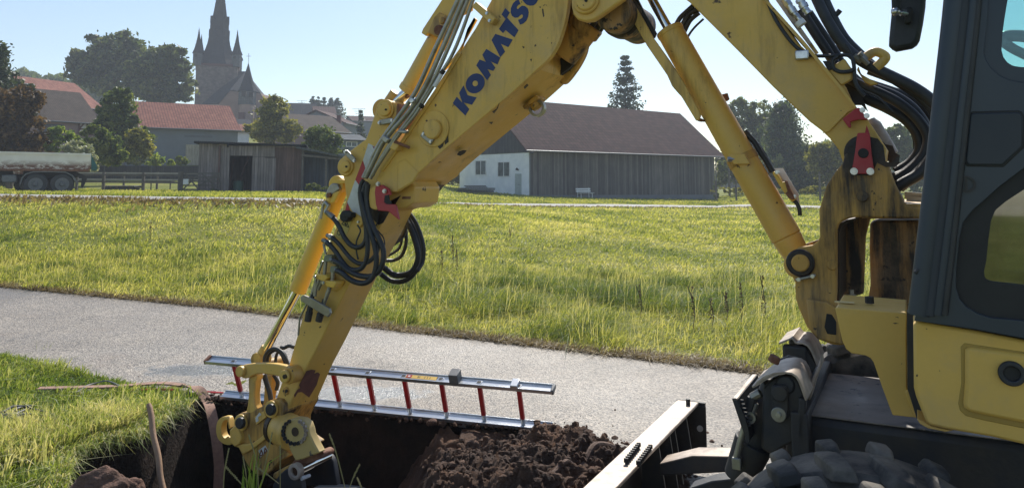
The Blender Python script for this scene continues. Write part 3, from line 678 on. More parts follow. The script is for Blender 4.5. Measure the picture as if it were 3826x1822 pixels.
for k, c in enumerate(sc(.93)):
    cc = Vector((c.x, c.y, 0)); m = MB(); r_ = 1.0; z0_ = zt - .3
    m.cyl(cc + Vector((0, 0, z0_)), cc + Vector((0, 0, zt + 2.5)), r_, r_, 6); tt = m.build('turret', M['slate_light'], ct, smooth=0)
    m = MB(); zc_ = zt + 2.5
    rr = [(1.3, zc_ - .15), (.88, zc_ + .8), (.55, zc_ + 2.1), (.27, zc_ + 3.5), (.02, zc_ + 5.4)]
    rings = [[cc + Vector((math.cos(a*math.pi/3)*r2, math.sin(a*math.pi/3)*r2, z_)) for a in range(6)] for r2, z_ in rr]; loft(m, rings); m.build('cone_roof', M['slate'], tt, smooth=0)
    m = MB(); m.box(cc + Vector((-.1, -r_, zt + 1.7)), Vector((.22, 0, 0)), Vector((0, .12, 0)), Vector((0, 0, .28))); m.build('hatch', M['black'], tt)
# nave and choir
E0, E1, V1, V2, E2 = cP(185, 958, 166), cP(408, 948, 158), cP(510, 828, 157), cP(790, 850, 159), cP(840, 940, 160)
R0, R1 = cP(470, 660, 171), cP(655, 655, 166)
back = Vector((9, 14, 0)); zb_ = 3
m = MB(); fr = [Vector((E0.x+.4, E0.y, E0.z-.1)), Vector((E1.x, E1.y+.3, E1.z-.1)), V1 + Vector((0, .25, -.15)), V2 + Vector((0, .25, -.15)), Vector((E2.x-.2, E2.y+.3, E2.z-.1))]
m.prism([Vector((fr[1].x, fr[1].y, zb_)), fr[1], fr[2], fr[3], fr[4], Vector((fr[4].x, fr[4].y, zb_))], Vector((.8, 9, 0)))
m.prism([Vector((fr[0].x, fr[0].y, zb_)), fr[0], Vector((fr[1].x-.01, fr[1].y + .02, fr[1].z)), Vector((fr[1].x-.01, fr[1].y+.02, zb_))], Vector((.8, 8, 0)))
m.build('choir_wall', M['pinkwall'], ct)
m = MB(); E0b = E0 + Vector((4, 22, 0)); R0b = R0 + Vector((3, 6, 0)); E2b = E2 + Vector((-3, 18, 0))
vs = [E0, E1, V1, V2, E2, R0, R1, E0b, E2b]
m.add(vs, [[0, 1, 2, 6, 5], [2, 3, 6], [3, 4, 8, 6], [0, 5, 7], [5, 6, 8, 7]]); m.build('nave_roof', M['slate'], ct, smooth=0)
m = MB(); m.bar(cP(400, 720, 168), cP(410, 650, 168), 1.4, 1.4); m.build('roof_dormer', M['slate_light'], ct)
c1 = cP(660, 960, 155); r_ = abs(cP(735, 960, 155).x - cP(590, 960, 155).x) / 2
m = MB(); m.cyl(Vector((c1.x, c1.y+.6, zb_)), Vector((c1.x, c1.y+.6, c1.z)), r_*.9, r_*.9, 24); st = m.build('stair_turret', M['pinkwall'], ct)
zo0, zo1 = c1.z, cP(660, 835, 155).z; cc = Vector((c1.x, c1.y + .6, 0))
m = MB(); rings = [[cc + Vector((math.cos(a*math.pi/4+.2)*r_*1.08, math.sin(a*math.pi/4+.2)*r_*1.08, z_)) for a in range(8)] for z_ in (zo0, zo1)]; loft(m, rings); m.build('slate_drum', M['slate_light'], st, smooth=0)
m = MB(); ztop = cP(670, 575, 155).z
rings = [[cc + Vector((math.cos(a*math.pi/4+.2)*r2, math.sin(a*math.pi/4+.2)*r2, z_)) for a in range(8)] for r2, z_ in ((r_*1.25, zo1 - .1), (r_*.88, zo1 + (ztop-zo1)*.18), (r_*.45, zo1 + (ztop-zo1)*.55), (.03, ztop))]; loft(m, rings); m.build('cone_roof', M['slate'], st, smooth=0)
m = MB(); tp = Vector((cc.x, cc.y, ztop)); m.bar(tp - Vector((0, 0, .3)), tp + Vector((0, 0, 2.0)), .07, .07); m.bar(tp + Vector((-.5, 0, 1.4)), tp + Vector((.5, 0, 1.4)), .07, .07); m.build('cross', M['gutter'], st)
m = MB(); pw = cP(637, 1076, 154.0); m.box(pw + Vector((0, -.9, 0)), Vector((.55, 0, 0)), Vector((0, .5, 0)), Vector((0, 0, .85))); m.build('window', M['beam'], st)
for xx, yy in ((645, 862), (712, 870)):
    m = MB(); pw = cP(xx, yy, 152.8); m.box(pw, Vector((.42, 0, 0)), Vector((0, .4, 0)), Vector((0, 0, .5))); m.build('window', M['black'], st)
# ------------------------------------------------------------------ plank shed with lean-to
SD = 43.0; sA = P(746, 719, SD); sB = P(1121, 721, SD + 1.2)
su, sn = wall_frame(sA, sB); SA = Vector((sA.x, sA.y, 0)); SL = (Vector((sB.x, sB.y, 0)) - SA).length
sq = lambda s, d, z: SA + su*s + sn*d + Vector((0, 0, z))
def sp_(p): v = plane_px(p, SA, sn); return (v - SA).dot(su), v.z
z0s = gz(sA.x, sA.y) - .15; ztl, ztr = sp_((746, 536))[1], sp_((1115, 548))[1]
t = thing('plank_shed', sq(0, 0, z0s), 'long low weathered plank shed with an open doorway and tin roof', 'shed')
def panel(nm, mat, pa, pb, d=0, th=.05, top=None):
    (a, za), (b, zb) = sp_(pa), sp_(pb); m = MB()
    m.prism([sq(a, d, zb), sq(b, d, zb), sq(b, d, za if top is None else top), sq(a, d, za)], sn*th); return m.build(nm, mat, t)
zp = lambda x, y: Z('a', (x, y))
panel('wall_panel', M['shedwood'], zp(1143, 822), zp(1290, 1115)); panel('wall_panel', M['shedwood'], zp(1290, 845), zp(1310, 1115), -.03)
panel('wall_panel', M['shedwood'], zp(1310, 835), zp(1450, 893)); panel('wall_panel', M['shedwood'], zp(1450, 835), zp(1720, 900), .01)
panel('door_leaf', M['shedwood'], zp(1447, 900), zp(1513, 1112), -.06); panel('door_leaf', M['shedwood'], zp(1515, 905), zp(1576, 1110), -.05)
panel('wall_panel', M['shedred'], zp(1576, 845), zp(1722, 1110))
D_ = 4.5
m = MB(); m.prism([sq(0, D_, z0s-.3), sq(SL*.43, D_, z0s-.3), sq(SL*.43, D_, ztl), sq(0, D_, ztl)], sn*.05); m.prism([sq(SL*.43, D_, z0s+1.7), sq(SL*.46, D_, z0s+1.7), sq(SL*.46, D_, ztl), sq(SL*.43, D_, ztl)], sn*.05); m.prism([sq(SL*.46, D_, z0s-.3), sq(SL, D_, z0s-.3), sq(SL, D_, ztr), sq(SL*.46, D_, ztr)], sn*.05)
m.prism([sq(SL*.43, D_, z0s-.3), sq(SL*.46, D_, z0s-.3), sq(SL*.46, D_, z0s+1.3), sq(SL*.43, D_, z0s+1.3)], sn*.05)
m.prism([sq(.0, .05, z0s-.3), sq(.05, .05, z0s-.3), sq(.05, .05, ztl), sq(0, .05, ztl)], sn*(D_-.05)); m.prism([sq(SL-.05, .05, z0s-.3), sq(SL, .05, z0s-.3), sq(SL, .05, ztr), sq(SL-.05, .05, ztr)], sn*(D_-.05)); m.build('back_wall', M['gablewood'], t)
m = MB(); m.prism([sq(-.35, -.35, ztl), sq(SL+.3, -.35, ztr+.02), sq(SL+.3, -.35, ztr+.09), sq(-.35, -.35, ztl+.09)], sn*(D_+.7))
for k in range(60):
    s_ = -.3 + k*(SL+.55)/60; zz_ = ztl + (ztr-ztl)*(s_/SL); m.bar(sq(s_, -.38, zz_+.1), sq(s_, D_+.4, zz_+.1), .05, .03)
m.build('roof', M['slate'], t)
(pa_, _), (pb_, _) = sp_(zp(1300, 0)), sp_(zp(1450, 0))
m = MB(); m.bar(sq(pa_-.05, -.05, z0s-.2), sq(pa_-.05, -.05, ztl-.1), .12, .08);  m.bar(sq(pa_+.7, 1.2, z0s), sq(pa_+1.3, 2.5, ztl-.4), .08, .08); m.bar(sq(pa_+.3, 1.6, z0s), sq(pa_+.4, 2.5, ztl-.8), .1, .08); m.build('post', M['shedred'], t)
# tools and a green barrel inside
t_b = thing('barrel', sq(pb_-.5, .6, z0s), 'green plastic barrel inside the doorway of the plank shed', 'barrel')
m = MB(); m.cyl(sq(pb_-.5, .6, z0s), sq(pb_-.5, .6, z0s+.75), .3, .28, 16); m.build('barrel_body', pm('green_plastic', (.02, .08, .06)), t_b)
m = MB(); m.cyl(sq(pb_-.5, .6, z0s+.75), sq(pb_-.5, .6, z0s+.8), .31, .31, 16); m.build('lid', M['black'], t_b)
# lean-to
lA = SL + .02; (lb, zl) = sp_(Z('b', (590, 600))); lb = lb
t = thing('lean_to', sq(lA, 0, z0s), 'open lean-to with a slanting tin roof at the right end of the plank shed', 'shed')
m = MB(); m.prism([sq(lA-.3, -.4, ztr-.1), sq(lb+.2, -.4, zl-.02), sq(lb+.2, -.4, zl+.07), sq(lA-.3, -.4, ztr)], sn*(D_+.6))
for k in range(30):
    f_ = k/30; m.bar(sq(lA-.2+f_*(lb-lA+.3), -.42, ztr+.0+(zl+.09-ztr)*f_), sq(lA-.2+f_*(lb-lA+.3), D_, ztr+.0+(zl+.09-ztr)*f_), .05, .03)
m.build('roof', M['slate_light'], t)
m = MB(); m.prism([sq(lA+.1, .9, z0s-.3), sq(lA+1.5, .9, z0s-.3), sq(lA+1.5, .9, zl+.2), sq(lA+.1, .9, ztr-.25)], sn*.05); m.prism([sq(lA+1.5, 1.6, z0s-.3), sq(lb+.1, 1.6, z0s-.3), sq(lb+.1, 1.6, zl), sq(lA+1.5, 1.6, zl+.2)], sn*.05); m.build('sheet_wall', M['shedblue'], t)
for s_ in (sp_(Z('b', (487, 700)))[0], lb - .05, lA + .08):
    m = MB(); m.bar(sq(s_, -.1, z0s-.2), sq(s_, -.1, zl + (.02 if s_ > lA+1 else .5)), .12, .1); m.build('post', M['fencewood'], t)
m = MB(); m.bar(sq(lA, -.15, zl+.15), sq(lb+.1, -.15, zl-.08), .1, .12); m.build('beam', M['fencewood'], t)

# ------------------------------------------------------------------ fences
FD = 44.0
def post(p, D, h, r, parent, name='post', mat='fencewood'):
    b = P(*p, D); b.z = gz(b.x, b.y); m = MB(); m.bar(b - Vector((0, 0, .3)), b + Vector((0, 0, h)), r, r); return m.build(name, M[mat], parent, bevel=.01), b
fb = P(*Z('L1', (690, 1135)), 40.5); t = thing('rail_fence', (fb.x, fb.y, gz(fb.x, fb.y)), 'grey post and rail fence running from the truck to the gate', 'fence')
pl = []
for x_, w_ in ((700, .12), (945, .13), (1310, .13), (1650, .2)):
    D = 42.0; o, b = post(Z('L1', (x_, 1135)), D, 1.02 if x_ != 1650 else 1.08, w_, t); pl.append(b)
pe = P(*Z('L1', (470, 1135)), 42.0); pe.z = gz(pe.x, pe.y)
for hgt in (.88, .5, .17):
    m = MB(); pts = [pe] + pl
    for a, b in zip(pts, pts[1:]):
        if hgt == .17 and a is not pe: continue
        m.bar(a + Vector((0, -.08, hgt)), b + Vector((0, -.08, hgt + random.uniform(-.02, .02))), .03, .09, Vector((0, 0, 1)))
    m.build('rail', M['fencewood'], t)
fb = P(*Z('L1', (690, 1050)), 50); t = thing('rail_fence', (fb.x, fb.y, gz(fb.x, fb.y)), 'second paler rail fence running parallel behind the first one', 'fence')
pl = []
for x_ in (640, 1135, 1440, 1830):
    b = P(*Z('L1', (x_, 1060)), 49); b.z = gz(b.x, b.y); m = MB(); m.bar(b, b + Vector((0, 0, 1.1)), .1, .1); m.build('post', M['fencewood'], t); pl.append(b)
for hgt in (1.0, .6):
    m = MB()
    for a, b in zip(pl, pl[1:]): m.bar(a + Vector((0, -.07, hgt)), b + Vector((0, -.07, hgt)), .03, .09, Vector((0, 0, 1)))
    m.build('rail', pm('pale_rail', (.36, .33, .29)), t)
# gate
ga = P(*Z('L1', (1672, 1135)), 41.9); gb_ = P(*Z('L1', (2010, 1120)), 42.2); ga.z = gz(ga.x, ga.y) + .08; gb_.z = ga.z
t = thing('field_gate', ga, 'wooden five bar field gate with crossed braces and a paper notice', 'gate')
for k in range(5):
    m = MB(); h_ = .06 + k*.215; m.bar(ga + Vector((0, 0, h_)), gb_ + Vector((0, 0, h_)), .03, .07, Vector((0, 0, 1))); m.build('bar', M['fencewood'], t)
m = MB(); V_ = lambda f, h: ga.lerp(gb_, f) + Vector((0, -.04, h))
for f in (.0, 1.0): m.bar(V_(f, 0), V_(f, .98 if f else 1.0), .08, .05)
m.bar(V_(.02, .05), V_(.45, .92), .03, .07); m.bar(V_(.45, .05), V_(.05, .92), .03, .07); m.bar(V_(.5, .92), V_(.98, .05), .03, .07); m.bar(V_(.5, .3), V_(.98, .92), .03, .07); m.build('brace', M['fencewood'], t)
m = MB(); a_ = P(*Z('L1', (1703, 1052)), 41.75); m.box(a_, Vector((.14, 0, 0)), Vector((0, .01, 0)), Vector((0, 0, .14))); m.build('notice', M['whitepaint'], t)
# board fence further back
a_ = P(*Z('L1', (900, 970)), 57); b_ = P(*Z('L1', (1830, 975)), 58.5); z0_ = a_.z
t = thing('board_fence', (a_.x, a_.y, z0_), 'dark vertical board fence in front of the grey barn', 'fence')
m = MB(); zt_ = P(*Z('L1', (1300, 905)), 57.5).z; a0_ = Vector((a_.x-3, a_.y, z0_-1.2)); b0_ = Vector((b_.x+1, b_.y, z0_-1.2))
m.prism([a0_, b0_, Vector((b0_.x, b0_.y, zt_)), Vector((a0_.x, a0_.y, zt_))], Vector((0, .06, 0))); m.build('board_panel', M['boards'], t)
for f in (.0, .3, .6, .95):
    p_ = a0_.lerp(b0_, f); m = MB(); m.bar(Vector((p_.x, p_.y-.05, p_.z)), Vector((p_.x, p_.y-.05, zt_ + (.35 if f == .3 else .02))), .09, .07); m.build('post', M['gutter'], t)
# dark stacked timber and low rack behind the rail fence
c = P(*Z('L1', (1120, 1122)), 44.5); c.z = gz(c.x, c.y); t = thing('timber_pile', c, 'dark low pile of short logs behind the rail fence', 'logs')
for k in range(15):
    for r in range(2):
        m = MB(); x_ = -.85 + k*.115 + r*.05; m.cyl(c + Vector((x_, -.4, .1 + r*.14)), c + Vector((x_+random.uniform(-.05, .05), .5, .1+r*.14)), .07, .065, 8); m.build('log', M['gablewood'] if k % 3 else M['bark'], t)
c = P(*Z('L1', (1445, 1130)), 45); c.z = gz(c.x, c.y); t = thing('feed_rack', c, 'low narrow wooden rack on thin legs behind the rail fence', 'rack')
m = MB(); m.box(c + Vector((0, 0, .52)), Vector((.85, 0, 0)), Vector((0, .25, 0)), Vector((0, 0, .06))); m.build('top', M['fencewood'], t)
for x_ in (-.8, -.3, .8):
    m = MB(); m.bar(c + Vector((x_, -.2, 0)), c + Vector((x_, -.2, .5)), .05, .05); m.build('leg', M['fencewood'], t)
# meadow fence posts on the right
fps = [(Z('L3', (210, 1028)), 63, 1.1), (Z('L3', (412, 1038)), 66, 1.3), (Z('L3', (1266, 1075)), 66, 2.3), (Z('L3', (1330, 1000)), 82, 1.9), (Z('L3', (2010, 1040)), 70, 1.2)]
for (p, D, h), lb_ in zip(fps, ('short post nearest the right barn corner', 'leaning grey post between barn and yellow cylinder', 'tall dark stake behind the meadow, left of the yellow boom foot', 'stake beside the low outbuilding', 'post seen beyond the hydraulic hoses')):
    b = P(*p, D); t = thing('fence_post', (b.x, b.y, b.z - .2), lb_, 'fence post', 'wooden posts along the far meadow edge'); m = MB(); m.bar((b.x, b.y, b.z-.4), (b.x + random.uniform(-.05, .05), b.y, b.z + h), .13, .13); m.build('post_shaft', M['fencewood'], t)
b = P(*Z('L3', (343, 990)), 75); t = thing('utility_pole', (b.x, b.y, b.z-.5), 'thin wooden utility pole standing right of the barn', 'pole'); m = MB(); m.cyl((b.x, b.y, b.z-.5), (b.x, b.y, P(*Z('L3', (345, 560)), 75).z), .11, .08, 10); m.build('pole_shaft', M['fencewood'], t)
m = MB(); zt_ = P(*Z('L3', (345, 560)), 75).z; m.bar((b.x-.5, b.y, zt_-.3), (b.x+.5, b.y, zt_-.3), .08, .08); m.build('crossarm', M['fencewood'], t)

# ------------------------------------------------------------------ dump truck
TD = 36.5
TN = Vector((-.47, .88, 0)).normalized(); TP0 = P(*Z('L1', (450, 1148)), TD)
def tp(x, y, D=TD): return plane_px(Z('L1', (x, y)), TP0 + TN*(D-TD), TN)
b0 = tp(325, 1148); b0.z = gz(b0.x, b0.y); tr = thing('dump_truck', b0, 'chipped white tipper truck parked beyond the meadow, rear wheels in view', 'truck')
dz = TN*2.3; TU = Vector((TN.y, -TN.x, 0))
m = MB(); m.prism([tp(-900, 762), tp(835, 800), tp(832, 925), tp(815, 948), tp(-900, 935)], dz); bed = m.build('bed', M['truckbody'], tr, bevel=.008)
m = MB(); m.prism([tp(-900, 752, TD-.05), tp(838, 795, TD-.05), tp(838, 812, TD-.05), tp(-900, 772, TD-.05)], dz + TN*.1); m.build('top_rail', M['truckbody'], bed)
m = MB(); m.prism([tp(-900, 925, TD-.06), tp(815, 940, TD-.06), tp(812, 958, TD-.06), tp(-900, 945, TD-.06)], dz + TN*.12); m.build('lower_rail', M['rust'], bed)
for x_ in (-300, 200, 620, 760): 
    m = MB(); m.prism([tp(x_, 785, TD-.04), tp(x_+18, 785, TD-.04), tp(x_+18, 935, TD-.04), tp(x_, 935, TD-.04)], TN*.04); m.build('rib', M['truckbody'], bed)
m = MB(); m.prism([tp(838, 800, TD), tp(858, 850, TD), tp(888, 900, TD), tp(886, 945, TD), tp(838, 945, TD)], dz); m.build('tailgate', M['teal'], tr)
m = MB(); m.prism([tp(-900, 950, TD+.5), tp(700, 955, TD+.5), tp(720, 1010, TD+.5), tp(-900, 1010, TD+.5)], TN*1.3); m.build('chassis_frame', M['black'], tr)
m = MB(); m.prism([tp(120, 938), tp(210, 940), tp(210, 982), tp(120, 980)], TN*.25); m.build('side_box', M['truckbody'], tr, bevel=.01)
m = MB(); m.prism([tp(15, 990), tp(150, 990), tp(150, 1060), tp(15, 1060)], TN*.6); m.build('tank', M['gray_plastic'], tr, bevel=.05)
m = MB(); m.prism([tp(690, 960, TD+.3), tp(790, 1000, TD+.3), tp(795, 1030, TD+.3), tp(760, 1110, TD+.3), tp(740, 1100, TD+.3), tp(750, 1020, TD+.3), tp(680, 1000, TD+.3)], TN*1.8); m.build('rear_underrun', M['black'], tr)
m = MB(); arc = [(190, 1080), (205, 1020), (240, 985), (300, 968), (440, 965), (600, 970), (660, 1000), (700, 1060), (710, 1080)]
m.sheet([tp(x_, y_, TD-.05) for x_, y_ in arc], TN*.7, .05); m.build('mudguard', M['gray_plastic'], tr)
def wheel(cx, cy, dy, lab=None):
    c = tp(cx, cy, TD + dy); r = .505
    m = MB(); ys = [0, .04, .24, .28]; rs = [r*.9, r, r, r*.9]; sg = 32; vs = []
    for y_, q_ in zip(ys, rs):
        for k in range(sg): a = 2*math.pi*k/sg; vs.append(c + TU*(math.cos(a)*q_) + TN*y_ + Vector((0, 0, math.sin(a)*q_)))
    m.add(vs, [[i*sg+k, i*sg+(k+1) % sg, (i+1)*sg+(k+1) % sg, (i+1)*sg+k] for i in range(3) for k in range(sg)] + [list(range(sg)), list(range(3*sg, 4*sg))])
    o = m.build('wheel', M['rubber'], tr)
    m = MB(); m.ring(c - TN*.02, c + TN*.05, r*.58, r*.5, 28); m.cyl(c - TN*.01, c + TN*.02, r*.5, r*.5, 28); m.cyl(c - TN*.1, c, r*.16, r*.25, 16)
    for k in range(8): a = k*math.pi/4; q_ = c + TU*(math.cos(a)*r*.36) + Vector((0, 0, math.sin(a)*r*.36)); m.cyl(q_ - TN*.03, q_, .03, .03, 6)
    m.build('rim', M['gray_plastic'], o)
for cx in (325, 570, -560): wheel(cx, 1074, 0)
for cx in (300, 545): wheel(cx-60, 1074, 1.9)
# ------------------------------------------------------------------ excavator
BC = -.12                                              # centre line of boom and stick
ex = thing('excavator', F(-.9, -.5, 0), 'yellow wheeled excavator with two piece boom, dozer blade and dark blue cab', 'excavator')
def prism_off(name, pts, off, th, mat, parent=ex, bevel=.006, label=None):
    m = MB(); m.prism([on_off(p, off) for p in pts], MW * th); return m.build(name, M[mat] if isinstance(mat, str) else mat, parent, bevel=bevel, label=label)
def sm(pts, n=4):
    return [(v.x, v.y) for v in smooth_pts([Vector((a, b, 0)) for a, b in pts], n)]
def disc(m, p, off, r, th, seg=28, r1=None):           # a round boss whose axis runs along w, proud towards the camera
    c = on_off(p, off); m.cyl(c, c - MW * th, r, r if r1 is None else r1, seg); return c
def boss(name, p, off, r, th, mat, parent, bevel=.004, extra=None):
    m = MB(); disc(m, p, off, r, th); return m.build(name, M[mat], parent, bevel=bevel)
def bolts(name, pts, off, r, parent, th=.02, mat='bolt'):
    if not hasattr(pts[0], '__len__'): pts = [pts]
    for p in pts: m = MB(); disc(m, p, off, r*.72, th*.3, 16); disc(m, p, off, r*.55, th*.6, 6); m.build(name, M[mat], parent)
# ---- main boom (right, from the foot up out of the picture)
mb = prism_off('main_boom', Z('D', (400, -10), (700, 290), (905, 500), (1110, 695), (1180, 748), (1235, 800), (1280, 860)) + Z('e', (500, 940), (620, 990), (735, 930), (745, 850), (700, 780), (640, 690), (560, 612), (500, 480), (240, 250), (60, 0)) + [(2745, -170), (2560, -330), (2330, -330), (2330, -180)], BC-.19, .38, 'yellow')
m = MB(); m.prism([on_off(p, BC-.215) for p in Z('D', (850, -20), (1080, 235), (1290, 490), (1380, 612), (1368, 622), (1275, 500), (1065, 247), (838, -8))], MW*.43); m.build('top_flange', M['yellow'], mb)
m = MB(); m.prism([on_off(p, BC-.20) for p in Z('G6', (535, 545), (690, 395), (735, 378), (748, 395), (700, 412), (560, 555), (510, 560))], MW*.02); m.build('stiffener', M['yellow'], mb, bevel=.004)
# pivot tube and greasy area
m = MB(); c = on_off(Z('G6', (803, 703)), BC-.225); m.cyl(c - MW*.02, c + MW*.45, .078, .078, 32); m.build('pivot_bush', M['grease'], mb, bevel=.01)
# ---- foot tower
nt_ = Z('e', (495, 935), (508, 885), (560, 862), (640, 862), (715, 880), (757, 950), (800, 1060), (850, 1160), (890, 1186), (1000, 1190)) + Z('h', (1000, 178), (560, 172), (505, 185), (472, 212), (460, 245), (460, 600), (455, 660), (480, 700), (495, 905), (430, 900), (350, 868), (290, 800), (245, 700), (226, 640), (222, 545), (188, 480), (183, 420), (200, 372), (240, 345), (320, 332), (350, 308), (364, 285), (360, 130)) + Z('e', (400, 1070), (450, 990))
tw_ = prism_off('boom_foot', nt_, BC-.27, .06, 'yellow_dirty', bevel=.008)
fp_ = Z('e', (495, 935), (508, 885), (560, 862), (640, 862), (715, 880), (757, 950), (800, 1060), (850, 1160), (1000, 1190)) + Z('h', (1000, 190), (640, 190), (612, 300), (600, 640), (460, 680), (480, 900), (350, 868), (245, 700), (222, 545), (183, 420), (240, 345), (350, 308), (360, 130)) + Z('e', (400, 1070), (450, 990))
m = MB(); m.prism([on_off(p, BC+.0) + MW*.2 for p in fp_], MW*.06); m.build('foot_plate', M['yellow_grimy'], tw_, bevel=.006)
prism_off('foot_web', Z('h', (462, 240), (480, 205), (520, 185), (560, 178), (560, 190), (510, 205), (485, 230), (476, 260), (476, 650), (462, 650)), BC-.21, .42, 'grease', tw_, bevel=0)
prism_off('foot_base', Z('h', (286, 640), (400, 655), (450, 690), (480, 690), (500, 905), (350, 868), (300, 790)), BC-.30, .03, 'yellow_dirty', tw_)
prism_off('socket', Z('h', (402, 722), (432, 728), (458, 770), (458, 845), (405, 838), (390, 800)), BC-.304, .012, 'black', tw_, bevel=.003)
prism_off('swing_post', Z('h', (652, 200), (700, 190), (1200, 190), (1200, 900), (640, 900), (640, 640), (654, 560), (648, 340)), .22, .3, 'yellow_grimy', bevel=.01)
prism_off('rear_deck', Z('e', (845, 1165), (1300, 1190)) + Z('h', (1300, 178), (600, 176), (700, 168)), BC-.26, .9, 'yellow_dirty')
for p, r in ((Z('e', (607, 1125)), .024), (Z('h', (435, 443)), .022)): boss('plug', p, BC-.27, r, .012, 'yellow_dirty', tw_)
boss('pin_boss', Z('h', (255, 430)), BC-.27, .060, .03, 'grease', tw_, .008); pn = boss('foot_pin', Z('h', (255, 430)), BC-.295, .037, .03, 'yellow_dirty', tw_, .006)
m = MB(); a_, b_ = [on_off(p, BC-.30) for p in Z('h', (225, 530), (340, 502))]; m.bar(a_, b_, .012, .026, MW); m.build('pin_retainer', M['pipe'], tw_, bevel=.004); bolts('bolt', Z('h', (242, 527), (322, 508)), BC-.312, .012, tw_)
m = MB()
for q in Z('h', (462, 628), (545, 625)): c = on_off(q, BC-.1); m.cyl(c - Vector((0, 0, .04)), c + Vector((0, 0, .01)), .02, .02, 6); m.cyl(c, c + Vector((0, 0, .03)), .012, .012, 8)
m.build('base_bolt', M['pipe'], tw_)
# red guards
prism_off('guard_hook', Z('G6', (752, 385), (775, 382), (818, 440), (838, 468), (772, 465), (712, 482), (716, 520), (700, 523), (655, 462)), BC-.235, .03, 'red', bevel=.003)
g2 = prism_off('guard_plate', Z('G6', (760, 568), (764, 560), (845, 558), (849, 568), (860, 700), (880, 830), (875, 850), (725, 848), (728, 790), (745, 690)), BC-.31, .02, 'red', bevel=.003)
boss('guard_hole', Z('G6', (803, 703)), BC-.31, .021, .006, 'black', g2); bolts('bolt', Z('G6', (738, 830), (853, 831)), BC-.312, .021, g2, .025)
prism_off('guard_tab', Z('G6', (826, 505), (838, 535), (845, 560), (815, 560)), BC-.25, .03, 'red', bevel=.002)
bolts('bolt', Z('G6', (798, 400), (828, 440)), BC-.23, .016, ex, .03)
prism_off('grease_skirt', Z('G6', (700, 640), (740, 610), (860, 590), (905, 600), (945, 650), (960, 760), (1000, 770), (1045, 720), (1060, 715), (1055, 770), (1035, 800), (960, 800), (900, 770), (860, 860), (735, 860), (705, 780), (690, 700)), BC-.277, .006, 'grease', bevel=0)
m = MB(); m.tube([on_off(p, .12) for p in Z('G6', (840, 470), (880, 540), (930, 620), (985, 720))], [.03, .034, .04, .045], 16, 5); m.build('rear_pipe', M['brown_dust'], ex)
prism_off('torn_cover', Z('G6', (850, 590), (905, 588), (960, 640), (1010, 650), (1030, 700), (1055, 715), (1050, 750), (1060, 770), (1030, 800), (1000, 800), (970, 740), (940, 700), (900, 640)), .05, .02, 'grease', bevel=0)
# valve block right of the tower, behind the cab pillar
m = MB()
for (a, b) in (((850, 1110), (960, 1118)), ((850, 1125), (965, 1135)), ((860, 1145), (960, 1160))):
    p0, p1 = on_off(Z('e', a), .1), on_off(Z('e', b), .1); m.bar(p0, p1, .05, .02, Vector((0, 0, 1)))
m.build('valve_block', M['pipe'], ex)
# ---- boom cylinder
def axis_pts(a, b, off): return on_off(a, off), on_off(b, off)
CO = BC + .0
ca, cb = on_off((2499, 110), CO), on_off(Z('h', (255, 430)), CO)
dv = (cb - ca).normalized(); collar = on_off(Z('L3', (505, 680)), CO); kk = (collar - ca).dot(dv)
m = MB(); m.cyl(ca, ca + dv*(kk), .069, .071, 40); m.cyl(ca + dv*kk, ca + dv*((cb-ca).length - .13), .073, .073, 40); m.cyl(cb - dv*.13, cb + dv*.02, .071, .055, 32); m.cyl(cb - MW*.15, cb + MW*.15, .058, .058, 28); m.cyl(ca, ca + dv*.03, .072, .072, 40)
bcy = m.build('boom_cylinder', M['yellow'], ex, bevel=.006)
m = MB(); e_ = ca - dv*.03; m.cyl(e_ - dv*1.6, ca + dv*.02, .024, .024, 28); m.build('rod', M['chrome'], bcy)
for q in (kk, kk + .75):
    m = MB(); m.ring(ca + dv*(q-.03), ca + dv*(q+.01), .0765, .064, 40); m.build('clamp_band', M['yellow_dirty'], bcy)
x_, y_ = frame_of(dv); sd_ = (-MW*.7 + x_*(0)).normalized(); cc = ca + dv*(kk-.01) - MW*.078 
m = MB(); m.box(cc, dv*.028, MU*.04, MW*.014); m.build('clamp_lug', M['yellow'], bcy, bevel=.004); m = MB(); m.cyl(cc + MU*.02, cc + MU*.055 - MW*.01, .014, .014, 6); m.build('bolt', M['bolt'], bcy)
prism_off('rod_guard', Z('G4', (640, -40), (735, -40), (850, 150), (960, 350), (1110, 560), (1240, 760), (1385, 1030), (1392, 1060), (1380, 1095), (1350, 1108), (1215, 885), (1190, 860), (1130, 790), (1085, 690), (900, 420), (750, 160)), BC-.10, .018, 'yellow', bcy, bevel=.004)
prism_off('guard_inner', Z('G4', (735, -40), (800, -40), (870, 100), (985, 305), (965, 350), (850, 150)), BC-.06, .02, 'black', bcy, bevel=0)
prism_off('guard_inner', Z('G4', (905, -40), (950, -30), (1095, 235), (1065, 245), (980, 110)), BC+.08, .02, 'rust', bcy, bevel=0)
prism_off('weld_tab', Z('G4', (1345, 1095), (1390, 1080), (1425, 1112), (1370, 1112)), BC-.06, .05, 'rust', bcy)
m = MB(); a_ = on_off(Z('L3', (285, 10)), BC+.08); m.bar(a_, on_off(Z('L3', (305, 75)), BC+.08), .04, .03); m.build('hose_port', M['rust'], bcy)
